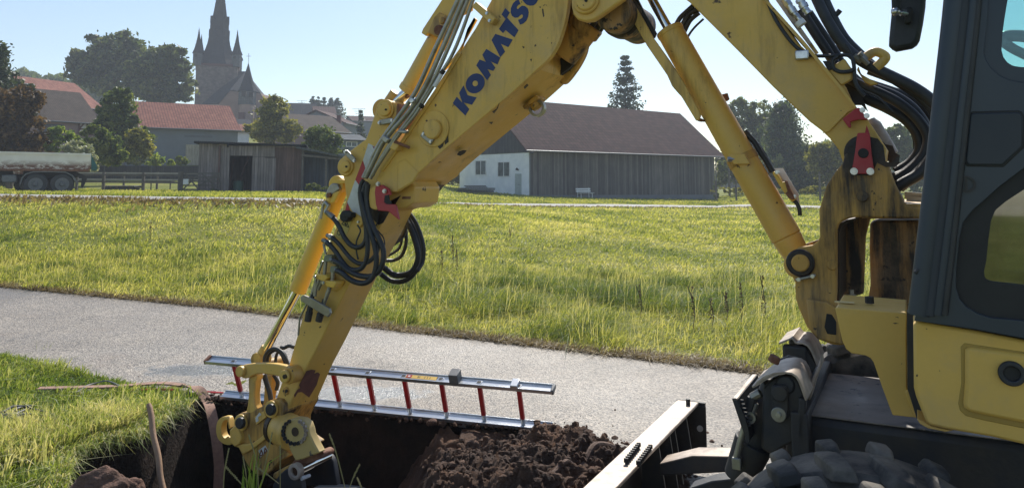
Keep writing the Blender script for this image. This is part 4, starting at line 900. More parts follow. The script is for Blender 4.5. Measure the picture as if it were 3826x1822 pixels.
# bracket with the cover plate, coloured pale to look lit
prism_off('cover_plate', Z('L3', (798, 760), (885, 757), (1048, 1030), (1045, 1050), (1058, 1112), (1040, 1118), (960, 1000)), BC+.03, .006, pm('lit_cover_plate', (.85, .78, .72), (.7, .6, .52), 9, .5), bcy, bevel=0)
prism_off('valve_bracket', Z('L3', (775, 805), (808, 788), (850, 850), (880, 905), (905, 890), (960, 985), (1010, 1080), (975, 1105), (900, 1010), (840, 920)), BC-.05, .08, 'orange', bcy)
prism_off('valve_clamp', Z('L3', (900, 880), (925, 885), (960, 970), (1010, 1060), (990, 1085), (940, 1060), (905, 1010), (935, 1000), (915, 940)), BC-.07, .03, 'rust', bcy)
bolts('bolt', Z('L3', (832, 800), (1000, 1048)), BC-.05, .014, bcy, .03)
def hose(name, pts, off, r, mat='rubber', parent=ex, corr=0, seg=10, offs=None, sub=6):
    n = len(pts); m = MB()
    ps = [on_off(p, offs[i] if offs else off) for i, p in enumerate(pts)]
    m.tube(ps, r, seg, sub, corr, .011); return m.build(name, M[mat], parent, smooth=60 if corr else 40)
hose('hose', Z('L3', (530, 425), (600, 500), (660, 600), (720, 690), (780, 800)), BC+.02, .014)
hose('hose', Z('L3', (500, 380), (560, 450), (640, 540), (700, 630), (750, 720), (790, 800)), BC+.06, .012)
hose('hose', Z('L3', (990, 1080), (1030, 1120), (1055, 1180), (1060, 1240)), BC, .01)
prism_off('mouth_shadow_plate', Z('b', (1000, 752), (1120, 752), (1040, 850), (1000, 868), (985, 860), (992, 800)), BC+.12, .1, 'grease', bevel=0)  # dark plate stands in for the shade inside the boom mouth
# hoses seen through the gap at the top of the cylinder
for k, pts in enumerate(([(1170, 225), (1210, 160), (1280, 95), (1330, 50)], [(1215, 260), (1250, 190), (1300, 120), (1370, 90)], [(1240, 300), (1290, 200), (1340, 150), (1380, 120)], [(1265, 360), (1300, 300), (1350, 240), (1420, 175)])):
    hose('hose', Z('G4', *pts), BC+.1, [.013, .015, .012, .006][k])
# ---- upper boom (the one that carries the lettering)
side = Z('c', (330, 307), (425, 160), (515, 0)) + [(1930, -160), (2080, -380), (2330, -380), (2250, -180), (2160, -60)] + sm(Z('c', (958, 0), (945, 90), (925, 170), (895, 255), (845, 335), (760, 415), (690, 480), (600, 560), (380, 745), (200, 897), (100, 990))) + Z('b', (1010, 700), (960, 735), (890, 795), (850, 792), (790, 745), (775, 715), (800, 665), (860, 585), (930, 490), (1000, 372), (1110, 215))
core = []
for (x_, y_) in side:
    gx_, gy_ = (x_-2050)*2.453, y_*2.453
    k_ = max(0, min(1, (640-gy_)/160)) if (x_ > 2000 and gy_ > -500 and x_ < 2175) else 0
    core.append((x_ - 62*k_, y_))
ub = prism_off('upper_boom', core, BC-.17, .46, 'yellow', bevel=.008)
prism_off('side_plate', side, BC-.21, .042, 'yellow', ub, bevel=.006)
prism_off('recess', Z('G4', (10, 690), (20, 610), (110, 530), (180, 480), (290, 430), (270, 500), (200, 610), (100, 690)), BC+.14, .04, 'black', ub, bevel=0)  # black prism stands in for the shade inside the slot
m = MB(); lip = sm(Z('c', (958, 0), (945, 90), (925, 170), (895, 255), (845, 335), (760, 415), (690, 480), (600, 560), (380, 745), (200, 897), (100, 990))); lip2 = sm(Z('c', (935, 0), (925, 85), (905, 160), (876, 245), (828, 322), (745, 400), (675, 465), (588, 545), (370, 728), (190, 880), (98, 965)))
m.prism([on_off(p, BC-.216) for p in lip + lip2[::-1]], MW*.03); m.build('lower_flange', M['yellow'], ub, bevel=.003)
m = MB(); m.prism([on_off(p, BC-.222) for p in Z('b', (1262, 0), (1120, 232), (1010, 390), (935, 505), (866, 600), (812, 675), (796, 668), (850, 590), (920, 492), (995, 375), (1105, 215), (1245, -5))], MW*.03); m.build('upper_flange', M['yellow'], ub, bevel=.003)
prism_off('weld_pad', Z('b', (895, 620), (940, 600), (1020, 680), (985, 740), (892, 795)), BC-.216, .02, 'yellow', ub, bevel=.01)
bo = boss('pin_boss', Z('b', (1105, 432)), BC-.21, .105, .008, 'yellow', ub, .006); boss('pin_cap', Z('b', (1108, 436)), BC-.215, .056, .03, 'yellow', ub, .008)
prism_off('grease_stain', Z('b', (1120, 480), (1150, 440), (1165, 400), (1185, 450), (1190, 520), (1175, 545), (1165, 500), (1150, 560), (1125, 530), (1108, 500)), BC-.2125, .003, 'grease', ub, bevel=0)
m = MB(); a_, b_ = [on_off(p, BC-.225) for p in Z('b', (1040, 457), (1100, 508))]; m.bar(a_, b_, .04, .014, MW); m.build('pin_retainer', M['pipe'], ub, bevel=.004); bolts('bolt', Z('b', (1048, 462), (1090, 505)), BC-.232, .013, ub)
# lettering
LT = []
LT.append([(113, 1052), (153, 988), (212, 1050), (178, 948), (222, 873), (262, 970), (355, 993), (308, 1068), (222, 1045), (280, 1112), (240, 1177)])
LT.append([(353, 668), (387, 608), (450, 632), (415, 560), (455, 500), (596, 587), (567, 658), (500, 628), (545, 690), (524, 724), (465, 704), (500, 765), (462, 818)])
LT.append([(508, 410), (547, 347), (722, 405), (678, 482), (603, 448), (645, 527), (597, 584)])
LT.append([(610, 150), (648, 85), (693, 130), (664, 180), (782, 310), (740, 382), (650, 308), (625, 340), (583, 298), (652, 196)])
LT.append([(783, -2), (755, 8), (725, 40), (706, 85), (703, 130), (716, 163), (745, 183), (776, 180), (800, 158), (815, 148), (828, 158), (826, 178), (806, 195), (778, 204), (798, 253), (830, 242), (860, 215), (880, 170), (886, 125), (876, 88), (850, 65), (818, 60), (795, 78), (778, 96), (765, 90), (765, 72), (780, 52), (803, 44)])
LT.append([(818, -2), (838, 25), (862, 48), (900, 60), (935, 56), (962, 35), (985, -10), (1060, -130), (1000, -180), (930, -70), (905, -30), (880, -50), (900, -110), (840, -170), (790, -60)])
for k, p in enumerate(LT):
    prism_off('letter', Z('G1', *p), BC-.2125, .004, 'blue', ub, bevel=0)
m = MB(); cx, cy = Z('G1', (341, 851)); n_ = 40; vs = []
for (ra, rb, ox) in ((100, 96, 0), (28, 31, 0)):
    for k in range(n_):
        a = 2*math.pi*k/n_; u_, v_ = math.cos(a)*ra, math.sin(a)*rb; th = R(-57); sx_ = 1.0 + .12*0
        vs.append(on_off((cx + (u_*math.cos(th)*1.06 - v_*math.sin(th)*.94)/2.726, cy + (u_*math.sin(th)*1.06 + v_*math.cos(th)*.94)/2.726), BC-.2125))
vs2 = [v + MW*.004 for v in vs]; m.add(vs + vs2, [[k, (k+1) % n_, n_+(k+1) % n_, n_+k] for k in range(n_)] + [[2*n_+k, 2*n_+(k+1) % n_, 3*n_+(k+1) % n_, 3*n_+k] for k in range(n_)] + [[k, (k+1) % n_, 2*n_+(k+1) % n_, 2*n_+k] for k in range(n_)] + [[n_+k, n_+(k+1) % n_, 3*n_+(k+1) % n_, 3*n_+k] for k in range(n_)]); m.build('letter', M['blue'], ub)
# pipe bracket, chips
prism_off('pipe_bracket', Z('G1', (345, 15), (545, 188), (500, 250), (305, 70)), BC-.27, .055, 'yellow_clean', ub, bevel=.006); bolts('bolt', Z('G1', (462, 138), (490, 213)), BC-.27, .013, ub, .016)
for p in (((1022, 90), (1035, 95), (1045, 165), (1035, 178), (1025, 130)), ((820, 470), (845, 480), (832, 496)), ((900, 605), (920, 600), (912, 628)), ((1115, 432), (1126, 436), (1118, 450)), ((988, 72), (1010, 70), (1008, 84))):
    prism_off('paint_chip', Z('G1', *p), BC-.2115, .002, 'grease', ub, bevel=0)
# things on the underside: hook lug, drain slot, recess with the cylinder
def under(name, pts, mat, lift=.004, th=.006):
    """patch lying on the underside of the upper boom / inner face of the stick"""
    return
rl = on_off(Z('c', (600, 560)), BC-.21); rl2 = on_off(Z('c', (200, 897)), BC-.21); un = (rl2 - rl).cross(MW).normalized()
if un.z > 0: un = -un
def on_face(p, p0, n, lift): return plane_px(p, p0 + n*lift, n)
m = MB(); pts = [on_face(p, rl, un, .004) for p in Z('c', (318, 885), (330, 868), (355, 860), (372, 862), (360, 878), (335, 892))]; m.prism(pts, un*.003); m.build('drain_slot', M['black'], ub)
m = MB(); pc = on_face(Z('c', (755, 582)), rl, un, 0); m.box(pc + un*.01, (rl2-rl).normalized()*.055, MW*.055, un*.012); m.cyl(pc, pc + un*.05, .035, .03, 20); m.build('lug', M['yellow_dirty'], ub, bevel=.005)
m = MB(); m.ring(pc + un*.05 - MW*.02, pc + un*.05 + MW*.012, .05, .036, 20); m.build('hook', M['pipe'], ub)
for pl_ in (((520, 640), (545, 625), (560, 590), (552, 620), (530, 650)), ((500, 700), (525, 698), (515, 712)), ((700, 500), (720, 480), (728, 488), (706, 510))):
    pts = [on_face(p, rl, un, .003) for p in Z('c', *pl_)]; m = MB(); m.prism(pts, un*.002); m.build('paint_chip', M['grease'], ub)
# adjusting cylinder head coming out of the upper boom
c0_, c1_ = on_off(Z('G4', (110, 500)), BC+.1), on_off(Z('G4', (330, 215)), BC+.1)
dv2 = (c1_-c0_).normalized(); m = MB(); m.cyl(c0_, c1_, .10, .105, 32); m.cyl(c1_ - dv2*.05, c1_ + dv2*.02, .115, .115, 28); hc = m.build('head_cylinder', M['yellow_dirty'], ub, bevel=.01)
xx_, yy_ = frame_of(dv2)
for k in range(14):
    a = 2*math.pi*k/14; q = c1_ + dv2*.02 + (xx_*math.cos(a) + yy_*math.sin(a))*.092; m = MB(); m.cyl(q, q + dv2*random.uniform(.025, .04), .018, .016, 6); m.build('bolt', M['grease'], hc)
prism_off('lower_shell', sm(Z('G4', (35, 600), (100, 520), (180, 330), (420, 205), (424, 300), (352, 400), (322, 500), (245, 640), (130, 770), (60, 700)), 4), BC+.2, .06, 'yellow_dirty', ub, bevel=.01)
# knuckle with lug, boss and grimy roller
kn = prism_off('knuckle', Z('G4', (190, -250), (207, 60), (222, 130), (262, 180), (330, 200), (400, 192), (470, 150), (680, 0), (800, -200), (760, -420), (300, -420)), BC-.30, .05, 'yellow', bevel=.01)
boss('pin_boss', Z('G4', (345, 8)), BC-.30, .072, .02, 'yellow', kn, .008); boss('pin_cap', Z('G4', (345, 5)), BC-.315, .055, .02, 'yellow', kn, .008); boss('grease_nipple', Z('G4', (345, 10)), BC-.335, .007, .01, 'black', kn, 0)
m = MB(); c = on_off(Z('G4', (585, 110)), BC-.2); m.cyl(c, c + MW*.12, .102, .102, 36); m.cyl(c + MW*.12, c + MW*.2, .114, .114, 36); m.cyl(c + MW*.2, c + MW*.45, .10, .10, 36); m.build('knuckle_bush', M['yellow_grimy'], kn, bevel=.012)
prism_off('knuckle_plate', Z('G4', (170, -200), (205, 60), (250, 120), (560, 120), (760, 150), (700, -200)), BC+.16, .05, 'yellow_dirty', kn)
# ---- pipes on the upper boom
PI_ = [((1120, -40), (1010, 205), (905, 360), (825, 470), (770, 560), (735, 640), (702, 712)),
       ((1160, -40), (1060, 180), (965, 330), (870, 440), (810, 520), (765, 610), (715, 712)),
       ((1192, -40), (1085, 190), (1010, 310), (930, 420), (870, 500), (800, 610), (742, 715)),
       ((1238, -50), (1150, 110), (1085, 215), (1000, 350), (915, 455), (840, 560), (775, 660), (755, 700))]
for k, pts in enumerate(PI_):
    ex_ = [(1745 + k*16, -70)]; hose('pipe', ex_ + Z('b', *pts)[0:], 0, [.013, .0145, .012, .010][k], 'pipe', ub, 0, 12, [BC-.26]*(len(pts)+1))
for (p, sc_) in (((1157, 105), 1), ((1037, 300), 1)):
    m = MB(); c = on_off(Z('b', p), BC-.262); d_ = (on_off(Z('b', (1085, 190)), BC-.26) - on_off(Z('b', (1010, 310)), BC-.26)).normalized(); m.cyl(c - d_*.012, c + d_*.012, .014, .014, 12); m.build('cable_tie', M['black'], ub)
hose('cover_strip', Z('b', (1150, 120), (1110, 190)), BC-.265, .012, 'whitepaint', ub)
prism_off('pipe_clamp', Z('b', (870, 505), (905, 520), (885, 560), (850, 545)), BC-.30, .06, 'yellow_clean', ub); m = MB(); m.bar(on_off(Z('b', (880, 505)), BC-.31), on_off(Z('b', (968, 540)), BC-.25), .016, .016); m.build('clamp_bolt', M['rust'], ub)
prism_off('pipe_clamp', Z('b', (900, 435), (950, 440), (945, 460), (895, 455)), BC-.29, .03, 'pipe', ub); prism_off('pipe_clamp', Z('b', (815, 465), (850, 490), (830, 515), (805, 500)), BC-.29, .03, 'pipe', ub); boss('joint', Z('b', (988, 272)), BC-.275, .016, .02, 'bolt', ub)
# ---- arm cylinder behind the pipes with its bracket
a0_, a1_ = on_off(Z('b', (962, 222)), BC), on_off(Z('c', (255, 150)), BC); dv3 = (a1_-a0_).normalized()
m = MB(); m.cyl(a0_, a1_, .066, .066, 32); m.cyl(a0_, a0_ + dv3*.04, .07, .07, 32); ac = m.build('arm_cylinder', M['yellow'], ex, bevel=.006)
m = MB(); m.cyl(on_off(Z('b', (835, 325)), BC), a0_ + dv3*.01, .034, .034, 24); m.build('rod', M['chrome'], ac); e0 = on_off(Z('b', (835, 325)), BC); m = MB(); m.cyl(e0 - MW*.06, e0 + MW*.06, .066, .066, 24); m.cyl(e0, e0 + dv3*.13, .05, .04, 20); m.build('rod_eye', M['yellow_dirty'], ac, bevel=.005)
for o_ in (BC-.14, BC+.12):
    prism_off('cylinder_bracket', Z('c', (112, 190), (122, 165), (250, -30), (420, -90), (400, 60), (305, 110), (262, 180), (225, 232), (180, 200), (148, 192), (140, 208)), o_, .025, 'yellow', ub)
prism_off('bracket_web', Z('c', (112, 190), (122, 165), (250, -30), (270, -20), (140, 175), (125, 198)), BC-.12, .26, 'yellow', ub)
prism_off('bracket_plate', Z('c', (185, 100), (215, 70), (295, 115), (270, 180), (235, 232), (150, 188)), BC-.165, .03, 'yellow_dirty', ub); boss('bolt', Z('c', (240, 120)), BC-.165, .02, .02, 'yellow_dirty', ub); boss('bolt', Z('c', (220, 175)), BC-.165, .03, .02, 'rust', ub)
prism_off('back_plate', Z('G1', (180, 560), (260, 300), (330, 180), (350, 200), (180, 500), (20, 720)), BC-.12, .02, 'orange', ub, bevel=0)
# ---- stick
ss = Z('b', (770, 335), (785, 290), (810, 270), (845, 268), (880, 285), (895, 330), (885, 420), (900, 520), (960, 700), (1000, 768), (990, 855), (945, 885), (880, 890), (842, 902)) + Z('f', (690, 300), (608, 450), (525, 600), (440, 770), (375, 900)) + Z('g', (960, 190), (870, 360), (790, 540), (735, 665), (690, 680), (650, 640)) + Z('G3', (500, 500), (545, 370), (600, 235)) + Z('f', (200, 900), (238, 770), (350, 480), (430, 262), (500, 70)) + Z('b', (590, 720), (580, 690), (560, 640), (575, 600), (620, 560), (660, 530), (715, 490), (738, 430))
st_ = prism_off('stick', ss, BC-.135, .27, 'yellow', bevel=.008)
# fin pins
for p, r_, th in ((Z('b', (833, 322)), .062, .03), (Z('b', (606, 648)), .058, .03)):
    boss('pin_boss', p, BC-.135, r_, th*.6, 'yellow', st_, .005); boss('pin_cap', p, BC-.15, r_*.66, th*.8, 'yellow', st_, .006); boss('grease_nipple', p, BC-.18, .006, .008, 'black', st_, 0)
for a, b in (((795, 397), (868, 383)), ((600, 562), (652, 615))):
    m = MB(); m.bar(on_off(Z('b', a), BC-.165), on_off(Z('b', b), BC-.165), .032, .014, MW); m.build('pin_retainer', M['pipe'], st_, bevel=.004); bolts('bolt', Z('b', a, b), BC-.17, .014, st_)
prism_off('rear_flange', Z('b', (895, 285), (915, 310), (905, 345), (890, 400), (880, 430)), BC-.15, .28, 'rust', st_)
# red/white chevrons
for p, mt in ((Z('b', (730, 515), (765, 532), (778, 570), (720, 680), (700, 612)), 'white'), (Z('b', (752, 528), (775, 540), (776, 572)), 'red'), (Z('b', (697, 615), (722, 680), (682, 762), (656, 722)), 'red'),
              (Z('b', (655, 725), (682, 762), (700, 800), (692, 935), (640, 905), (608, 852), (612, 845)), 'white'), (Z('b', (610, 848), (626, 905), (596, 905)), 'red')):
    prism_off('warning_stripe', p, BC-.1375, .003, mt, st_, bevel=0)
prism_off('sensor_plate', Z('G2', (425, 475), (500, 530), (500, 580), (475, 615), (430, 575)), BC-.15, .02, 'yellow', st_, bevel=.004); m = MB(); disc(m, Z('G2', (380, 507)), BC-.15, .035, .05, 14); m.bar(on_off(Z('G2', (345, 490)), BC-.18), on_off(Z('G2', (420, 500)), BC-.18), .05, .03); m.build('plug', M['black'], st_, bevel=.006); bolts('bolt', Z('G2', (466, 562)), BC-.15, .011, st_)
dcl = prism_off('warning_label', Z('G2', (330, 530), (405, 540), (365, 660), (315, 730), (250, 690)), BC-.1375, .002, pm('pale_yellow_label', (.6, .48, .14)), st_, bevel=0)
m = MB()
tri = Z('G2', (352, 540), (375, 612), (310, 580))
for a, b in zip(tri, tri[1:] + tri[:1]): m.bar(on_off(a, BC-.139), on_off(b, BC-.139), .004, .002, MW)
sq_ = Z('G2', (275, 640), (298, 655), (290, 685), (268, 668))
for a, b in zip(sq_, sq_[1:] + sq_[:1]): m.bar(on_off(a, BC-.139), on_off(b, BC-.139), .003, .002, MW)
m.bar(on_off(Z('G2', (338, 570)), BC-.139), on_off(Z('G2', (356, 592)), BC-.139), .01, .002, MW); m.build('label_print', M['black'], dcl)
# inner-face rust patch
s0_, s1_ = on_off(Z('g', (960, 190)), BC-.135), on_off(Z('g', (790, 540)), BC-.135); sn_ = (s1_-s0_).cross(MW).normalized()
if sn_.dot(Vector((1, 0, 0))) < 0: sn_ = -sn_
pts = [on_face(p, s0_, sn_, .001) for p in Z('G3', (740, 290), (780, 278), (812, 282), (800, 310), (832, 300), (848, 312), (835, 350), (820, 400), (790, 450), (760, 500), (735, 480), (700, 455), (670, 460), (645, 500), (640, 480), (665, 440), (690, 425), (680, 400), (715, 340))]
m = MB(); m.prism(pts, sn_*.002); m.build('rust_patch', M['rustpatch'], st_)
for a, b in (((600, 180), (560, 330)), ((640, 120), (500, 150))):
    pass
# pivot guard
rg = prism_off('pivot_guard', Z('G2', (640, 228), (680, 222), (738, 258), (756, 312), (705, 335), (697, 385), (720, 400), (795, 400), (808, 425), (832, 543), (738, 466), (640, 458), (622, 400), (612, 290), (618, 240)), BC-.245, .02, 'red', bevel=.004)
bolts('bolt', Z('G2', (652, 214), (710, 280)), BC-.25, .018, rg, .03); prism_off('guard_hole', Z('G2', (705, 320), (745, 312), (750, 360), (765, 380), (770, 398), (722, 398), (700, 380)), BC-.2455, .002, 'black', rg, bevel=0)
prism_off('pivot_grease', Z('G2', (560, 330), (600, 250), (640, 230), (700, 400), (800, 400), (850, 320), (740, 480), (690, 570), (650, 590), (600, 540), (570, 470)), BC-.138, .003, 'grease', st_, bevel=0)
boss('pivot_boss', Z('G2', (640, 340)), BC-.2, .07, .02, 'yellow', ub, .006)
prism_off('square_socket', Z('G2', (868, 328), (945, 328), (940, 352), (862, 352)), BC-.1365, .002, 'rust', st_, bevel=0)
# ---- bucket cylinder (bright orange-yellow)
b0_, b1_ = on_off((1275, 690), BC-.02), on_off(Z('f', (192, 655)), BC-.02); dv4 = (b1_-b0_).normalized()
m = MB(); m.cyl(b0_, b1_, .0555, .0555, 32); m.cyl(b1_ - dv4*.02, b1_, .057, .057, 32); m.cyl(b0_ - MW*.055, b0_ + MW*.055, .058, .058, 24); kc = m.build('bucket_cylinder', M['orange'], ex, bevel=.006)
m = MB(); b2_ = on_off(Z('G3', (378, 190)), BC-.02); m.cyl(b1_ - dv4*.02, b2_, .0285, .0285, 24); m.build('rod', M['chrome'], kc)
m = MB(); m.cyl(b2_ - MW*.05, b2_ + MW*.05, .045, .045, 20); m.cyl(b2_ - dv4*.09, b2_, .03, .045, 20); m.build('rod_eye', M['yellow'], kc, bevel=.004)
prism_off('valve_block', Z('G2', (200, 225), (225, 205), (270, 215), (290, 260), (240, 300), (170, 345), (155, 335), (175, 270)), BC-.10, .09, 'pipe', kc); prism_off('valve_cover', Z('G2', (225, 300), (292, 272), (240, 388), (203, 388)), BC-.105, .03, 'orange', kc)
prism_off('block_bracket', Z('G2', (262, 180), (275, 168), (325, 175), (345, 190), (335, 212), (285, 215)), BC-.09, .08, 'orange', kc); boss('bolt', Z('G2', (205, 315)), BC-.10, .014, .02, 'rust', kc, 0)
hose('pipe', Z('G2', (165, 385), (190, 420), (175, 450), (160, 470)), BC-.09, .013, 'pipe', kc); hose('pipe', Z('G2', (175, 375), (145, 410), (130, 500), (125, 530)), BC-.07, .012, 'pipe', kc); hose('pipe', Z('G2', (200, 400), (160, 480)), BC-.11, .009, 'pipe', kc)
# ---- hoses around the arm
HS = [((172, 472), (232, 522), (285, 600), (335, 700), (395, 772), (460, 795), (512, 765), (535, 700), (532, 600), (508, 480), (482, 330), (488, 230), (512, 180)),
      ((180, 685), (230, 712), (290, 768), (340, 832), (400, 900), (470, 942), (540, 935), (600, 892), (640, 820), (650, 720)),
      ((145, 728), (200, 770), (260, 840), (312, 920), (372, 985), (440, 1002), (500, 978), (538, 900), (550, 780), (542, 650), (525, 500), (508, 350), (518, 250), (545, 200)),
      ((205, 905), (285, 937), (350, 990), (425, 1035), (510, 1060), (590, 1055), (655, 1005), (690, 920), (692, 820), (655, 720), (605, 620), (565, 500), (540, 350), (552, 215)),
      ((250, 1000), (310, 1025), (372, 1078), (440, 1112), (512, 1122), (575, 1092), (615, 1018), (630, 900), (608, 760), (572, 640), (535, 520), (500, 400), (480, 290))]
for k, pts in enumerate(HS): hose('hose', Z('G2', *pts), 0, [.0145, .0125, .0145, .0155, .0155][k], 'rubber', ex, .07, 12, [BC-.18] + [BC-.20-.008*k]*(len(pts)-1))
for pts in (((172, 470), (232, 520)), ((175, 682), (232, 712)), ((135, 725), (205, 770)), ((205, 905), (275, 935)), ((248, 1000), (308, 1022))):
    a_, b_ = [on_off(p, BC-.2) for p in Z('G2', *pts)]; m = MB(); d_ = (b_-a_); m.cyl(a_, a_ + d_*.45, .013, .013, 6); m.cyl(a_ + d_*.45, a_ + d_*1.05, .0175, .0175, 16); m.build('hose_fitting', M['pipe'], ex)
HB = [((925, 470), (985, 560), (1035, 680), (1062, 800), (1055, 920), (1005, 1010)), ((900, 540), (955, 650), (1000, 790), (1010, 900), (965, 1005), (890, 1045), (790, 1045), (690, 975)),
      ((920, 520), (990, 660), (1025, 800), (1020, 930), (965, 1045), (870, 1105), (760, 1098), (665, 1035)), ((905, 540), (895, 620), (860, 700), (780, 765)), ((860, 590), (865, 700), (830, 810), (710, 885)), ((900, 640), (900, 760), (860, 870), (790, 912), (710, 915))]
for k, pts in enumerate(HB): hose('hose', Z('G2', *pts), 0, [.013, .018, .0155, .0155, .009, .0115][k], 'rubber', ex, .08 if k not in (4,) else 0, 12, [BC+.16+.02*k]*(len(pts)-1) + [BC+.1+.02*k])
for k, pts in enumerate((((1000, 1010), (960, 1030), (930, 1060)),)): hose('cable_tie', Z('G2', *pts), BC+.15, .005, 'black')
hose('cable', Z('G2', (455, 590), (482, 640), (462, 700), (446, 745), (446, 830), (462, 905)), BC-.17, .005); hose('cable', Z('G2', (640, 640), (690, 700), (705, 760), (695, 800)), BC-.2, .004)
hose('cable', Z('G2', (700, 330), (660, 420), (640, 560), (620, 600)), BC-.14, .004)
# ---- hard lines, couplings on the stick
for p in (((150, 870), (170, 862), (222, 872), (215, 910), (200, 930), (140, 925)), ((205, 970), (232, 965), (278, 975), (270, 1010), (240, 1030), (200, 1020))): prism_off('manifold', Z('G2', *p), BC-.2, .05, pm('olive_zinc', (.20, .21, .14)), st_, bevel=.004)
for a, b, r_ in (((165, 925), (150, 1060), .011), ((150, 1060), (95, 1180), .011), ((232, 1020), (222, 1110), .0125), ((222, 1110), (175, 1230), .0125), ((145, 760), (165, 860), .008), ((140, 920), (95, 1040), .007), ((95, 1040), (30, 1227), .007)):
    hose('pipe', Z('G2', a, b), BC-.19, r_, 'pipe', st_)
for p in (((55, 1050), (80, 1035), (165, 1050), (180, 1072), (150, 1110), (80, 1085)), ((135, 1115), (150, 1098), (250, 1105), (262, 1125), (235, 1170), (170, 1155))): prism_off('pipe_clamp', Z('G2', *p), BC-.225, .08, 'orange', st_, bevel=.006)
bolts('bolt', Z('G2', (68, 1065), (145, 1118)), BC-.23, .014, st_)
prism_off('clamp_base', Z('G2', (170, 1080), (290, 1040), (318, 1080), (300, 1180), (260, 1200), (180, 1180)), BC-.142, .02, 'yellow', st_, bevel=.01)
for a, b, r_ in (((310, 600), (300, 690), .012), ((395, 645), (350, 760), .012), ((335, 570), (310, 640), .009), ((320, 600), (205, 830), .006), ((205, 830), (195, 940), .006)): hose('pipe', Z('f', a, b), BC-.2, r_, 'pipe', st_)
prism_off('coupling_plate', Z('f', (205, 700), (225, 685), (280, 705), (390, 768), (398, 800), (380, 826), (270, 760), (210, 722)), BC-.23, .02, 'pipe', st_, bevel=.003)
for a, b in (((275, 745), (255, 850)), ((348, 765), (325, 850))):
    p0, p1 = on_off(Z('f', a), BC-.2), on_off(Z('f', b), BC-.2); d_ = p1-p0; m = MB(); m.cyl(p0 - d_*.6, p0, .013, .013, 12); m.cyl(p0, p0 + d_*.45, .019, .019, 6); m.cyl(p0 + d_*.45, p1, .022, .021, 20); m.build('coupling', M['darkmetal'], st_); m = MB(); m.cyl(p0 - d_*.25, p0 - d_*.1, .018, .018, 12); m.build('collar_ring', M['bolt'], st_)
# ---- bottom linkage
lk = None
yk = sm(Z('G3', (205, 262), (222, 245), (250, 240), (300, 232), (390, 228), (470, 232), (545, 245), (590, 260), (615, 290), (620, 330), (600, 372), (570, 375), (548, 352), (500, 330), (440, 318), (370, 312), (310, 325), (275, 345), (235, 350), (208, 330)), 3)
for o_ in (BC-.20, BC+.14): link = prism_off('link_arm', yk, o_, .045, 'yellow', bevel=.01)
boss('link_pin', Z('G3', (228, 288)), BC-.2, .034, .03, 'yellow', ex, .006); c = on_off(Z('G3', (228, 288)), BC-.18); m = MB(); m.cyl(c, c + MW*.36, .028, .028, 24); m.build('link_axle', M['yellow_dirty'], ex)
m = MB(); c = on_off(Z('G3', (590, 330)), BC-.22); m.cyl(c, c + MW*.12, .05, .05, 28); m.build('stick_boss', M['yellow_dirty'], st_, bevel=.006); boss('boss_cap', Z('G3', (575, 330)), BC-.225, .038, .02, 'yellow', st_, .006); boss('boss_eye', Z('G3', (572, 332)), BC-.245, .013, .012, 'grease', st_, 0)
boss('side_plug', Z('G3', (580, 448)), BC-.135, .024, .01, 'yellow_dirty', st_); boss('side_plug_hole', Z('G3', (582, 448)), BC-.145, .01, .006, 'black', st_, 0)
prism_off('push_link', Z('G3', (270, 345), (300, 330), (335, 315), (345, 345), (328, 380), (318, 480), (322, 560), (342, 600), (300, 640), (252, 618), (265, 570), (275, 470)), BC-.17, .06, 'yellow', bevel=.01); prism_off('push_link', Z('G3', (395, 315), (465, 325), (462, 430), (440, 545), (400, 590), (365, 590), (392, 540), (400, 430)), BC+.1, .06, 'yellow_dirty', bevel=.01)
for pts, o_, r_ in ((((402, 215), (408, 170), (440, 125), (490, 110), (545, 140), (580, 200), (590, 240)), BC-.1, .011), (((425, 220), (430, 180), (455, 140), (500, 122), (540, 155), (565, 210), (570, 240)), BC-.06, .011), (((490, 230), (500, 160), (530, 130), (570, 165), (590, 240)), BC+.02, .01), (((400, 320), (425, 400), (445, 460), (455, 520)), BC-.08, .016), (((480, 320), (510, 380), (500, 440)), BC, .013), (((640, 100), (600, 88), (560, 105), (535, 100)), BC+.05, .012)):
    hose('hose', Z('G3', *pts), o_, r_)
# ---- tilting coupler
cb_ = Z('G3', (180, 645), (215, 625), (260, 620), (350, 590), (405, 560), (440, 530), (480, 512), (530, 520), (560, 560), (562, 620), (520, 690), (495, 750), (492, 830), (530, 900), (600, 950), (612, 965), (530, 1010), (470, 1080), (420, 1118), (350, 1130), (300, 1090), (262, 1040), (225, 970), (195, 905), (150, 890), (125, 830), (122, 762), (165, 728), (185, 700))
cp_ = prism_off('coupler', cb_, BC-.17, .32, 'yellow_dirty', bevel=.012)
prism_off('coupler_rib', Z('G3', (150, 890), (195, 905), (230, 960), (300, 920), (380, 860), (455, 800), (480, 740), (440, 760), (360, 830), (300, 870), (210, 880)), BC-.19, .03, 'yellow', cp_, bevel=.006)
prism_off('catch_plate', Z('G3', (122, 762), (165, 728), (185, 720), (215, 830), (205, 870), (165, 900), (125, 860)), BC-.20, .05, 'yellow', cp_, bevel=.008)
for p, o_ in ((Z('G3', (468, 592)), BC-.17), (Z('G3', (225, 700)), BC-.17)):
    boss('pin_boss', p, o_, .052, .02, 'yellow', cp_, .006); boss('pin_head', p, o_-.02, .035, .03, 'rubber', cp_, .008)
m = MB(); c = on_off(Z('G3', (520, 600)), BC-.16); m.cyl(c, c+MW*.1, .05, .05, 28); m.build('coupler_axle', M['grease'], cp_)
prism_off('identification_plate', Z('G3', (322, 655), (395, 608), (415, 660), (335, 722)), BC-.185, .016, 'yellow', cp_, bevel=.003); prism_off('sticker', Z('G3', (330, 665), (362, 622), (378, 640), (350, 660), (355, 690), (335, 700)), BC-.188, .003, 'white', cp_, bevel=0)
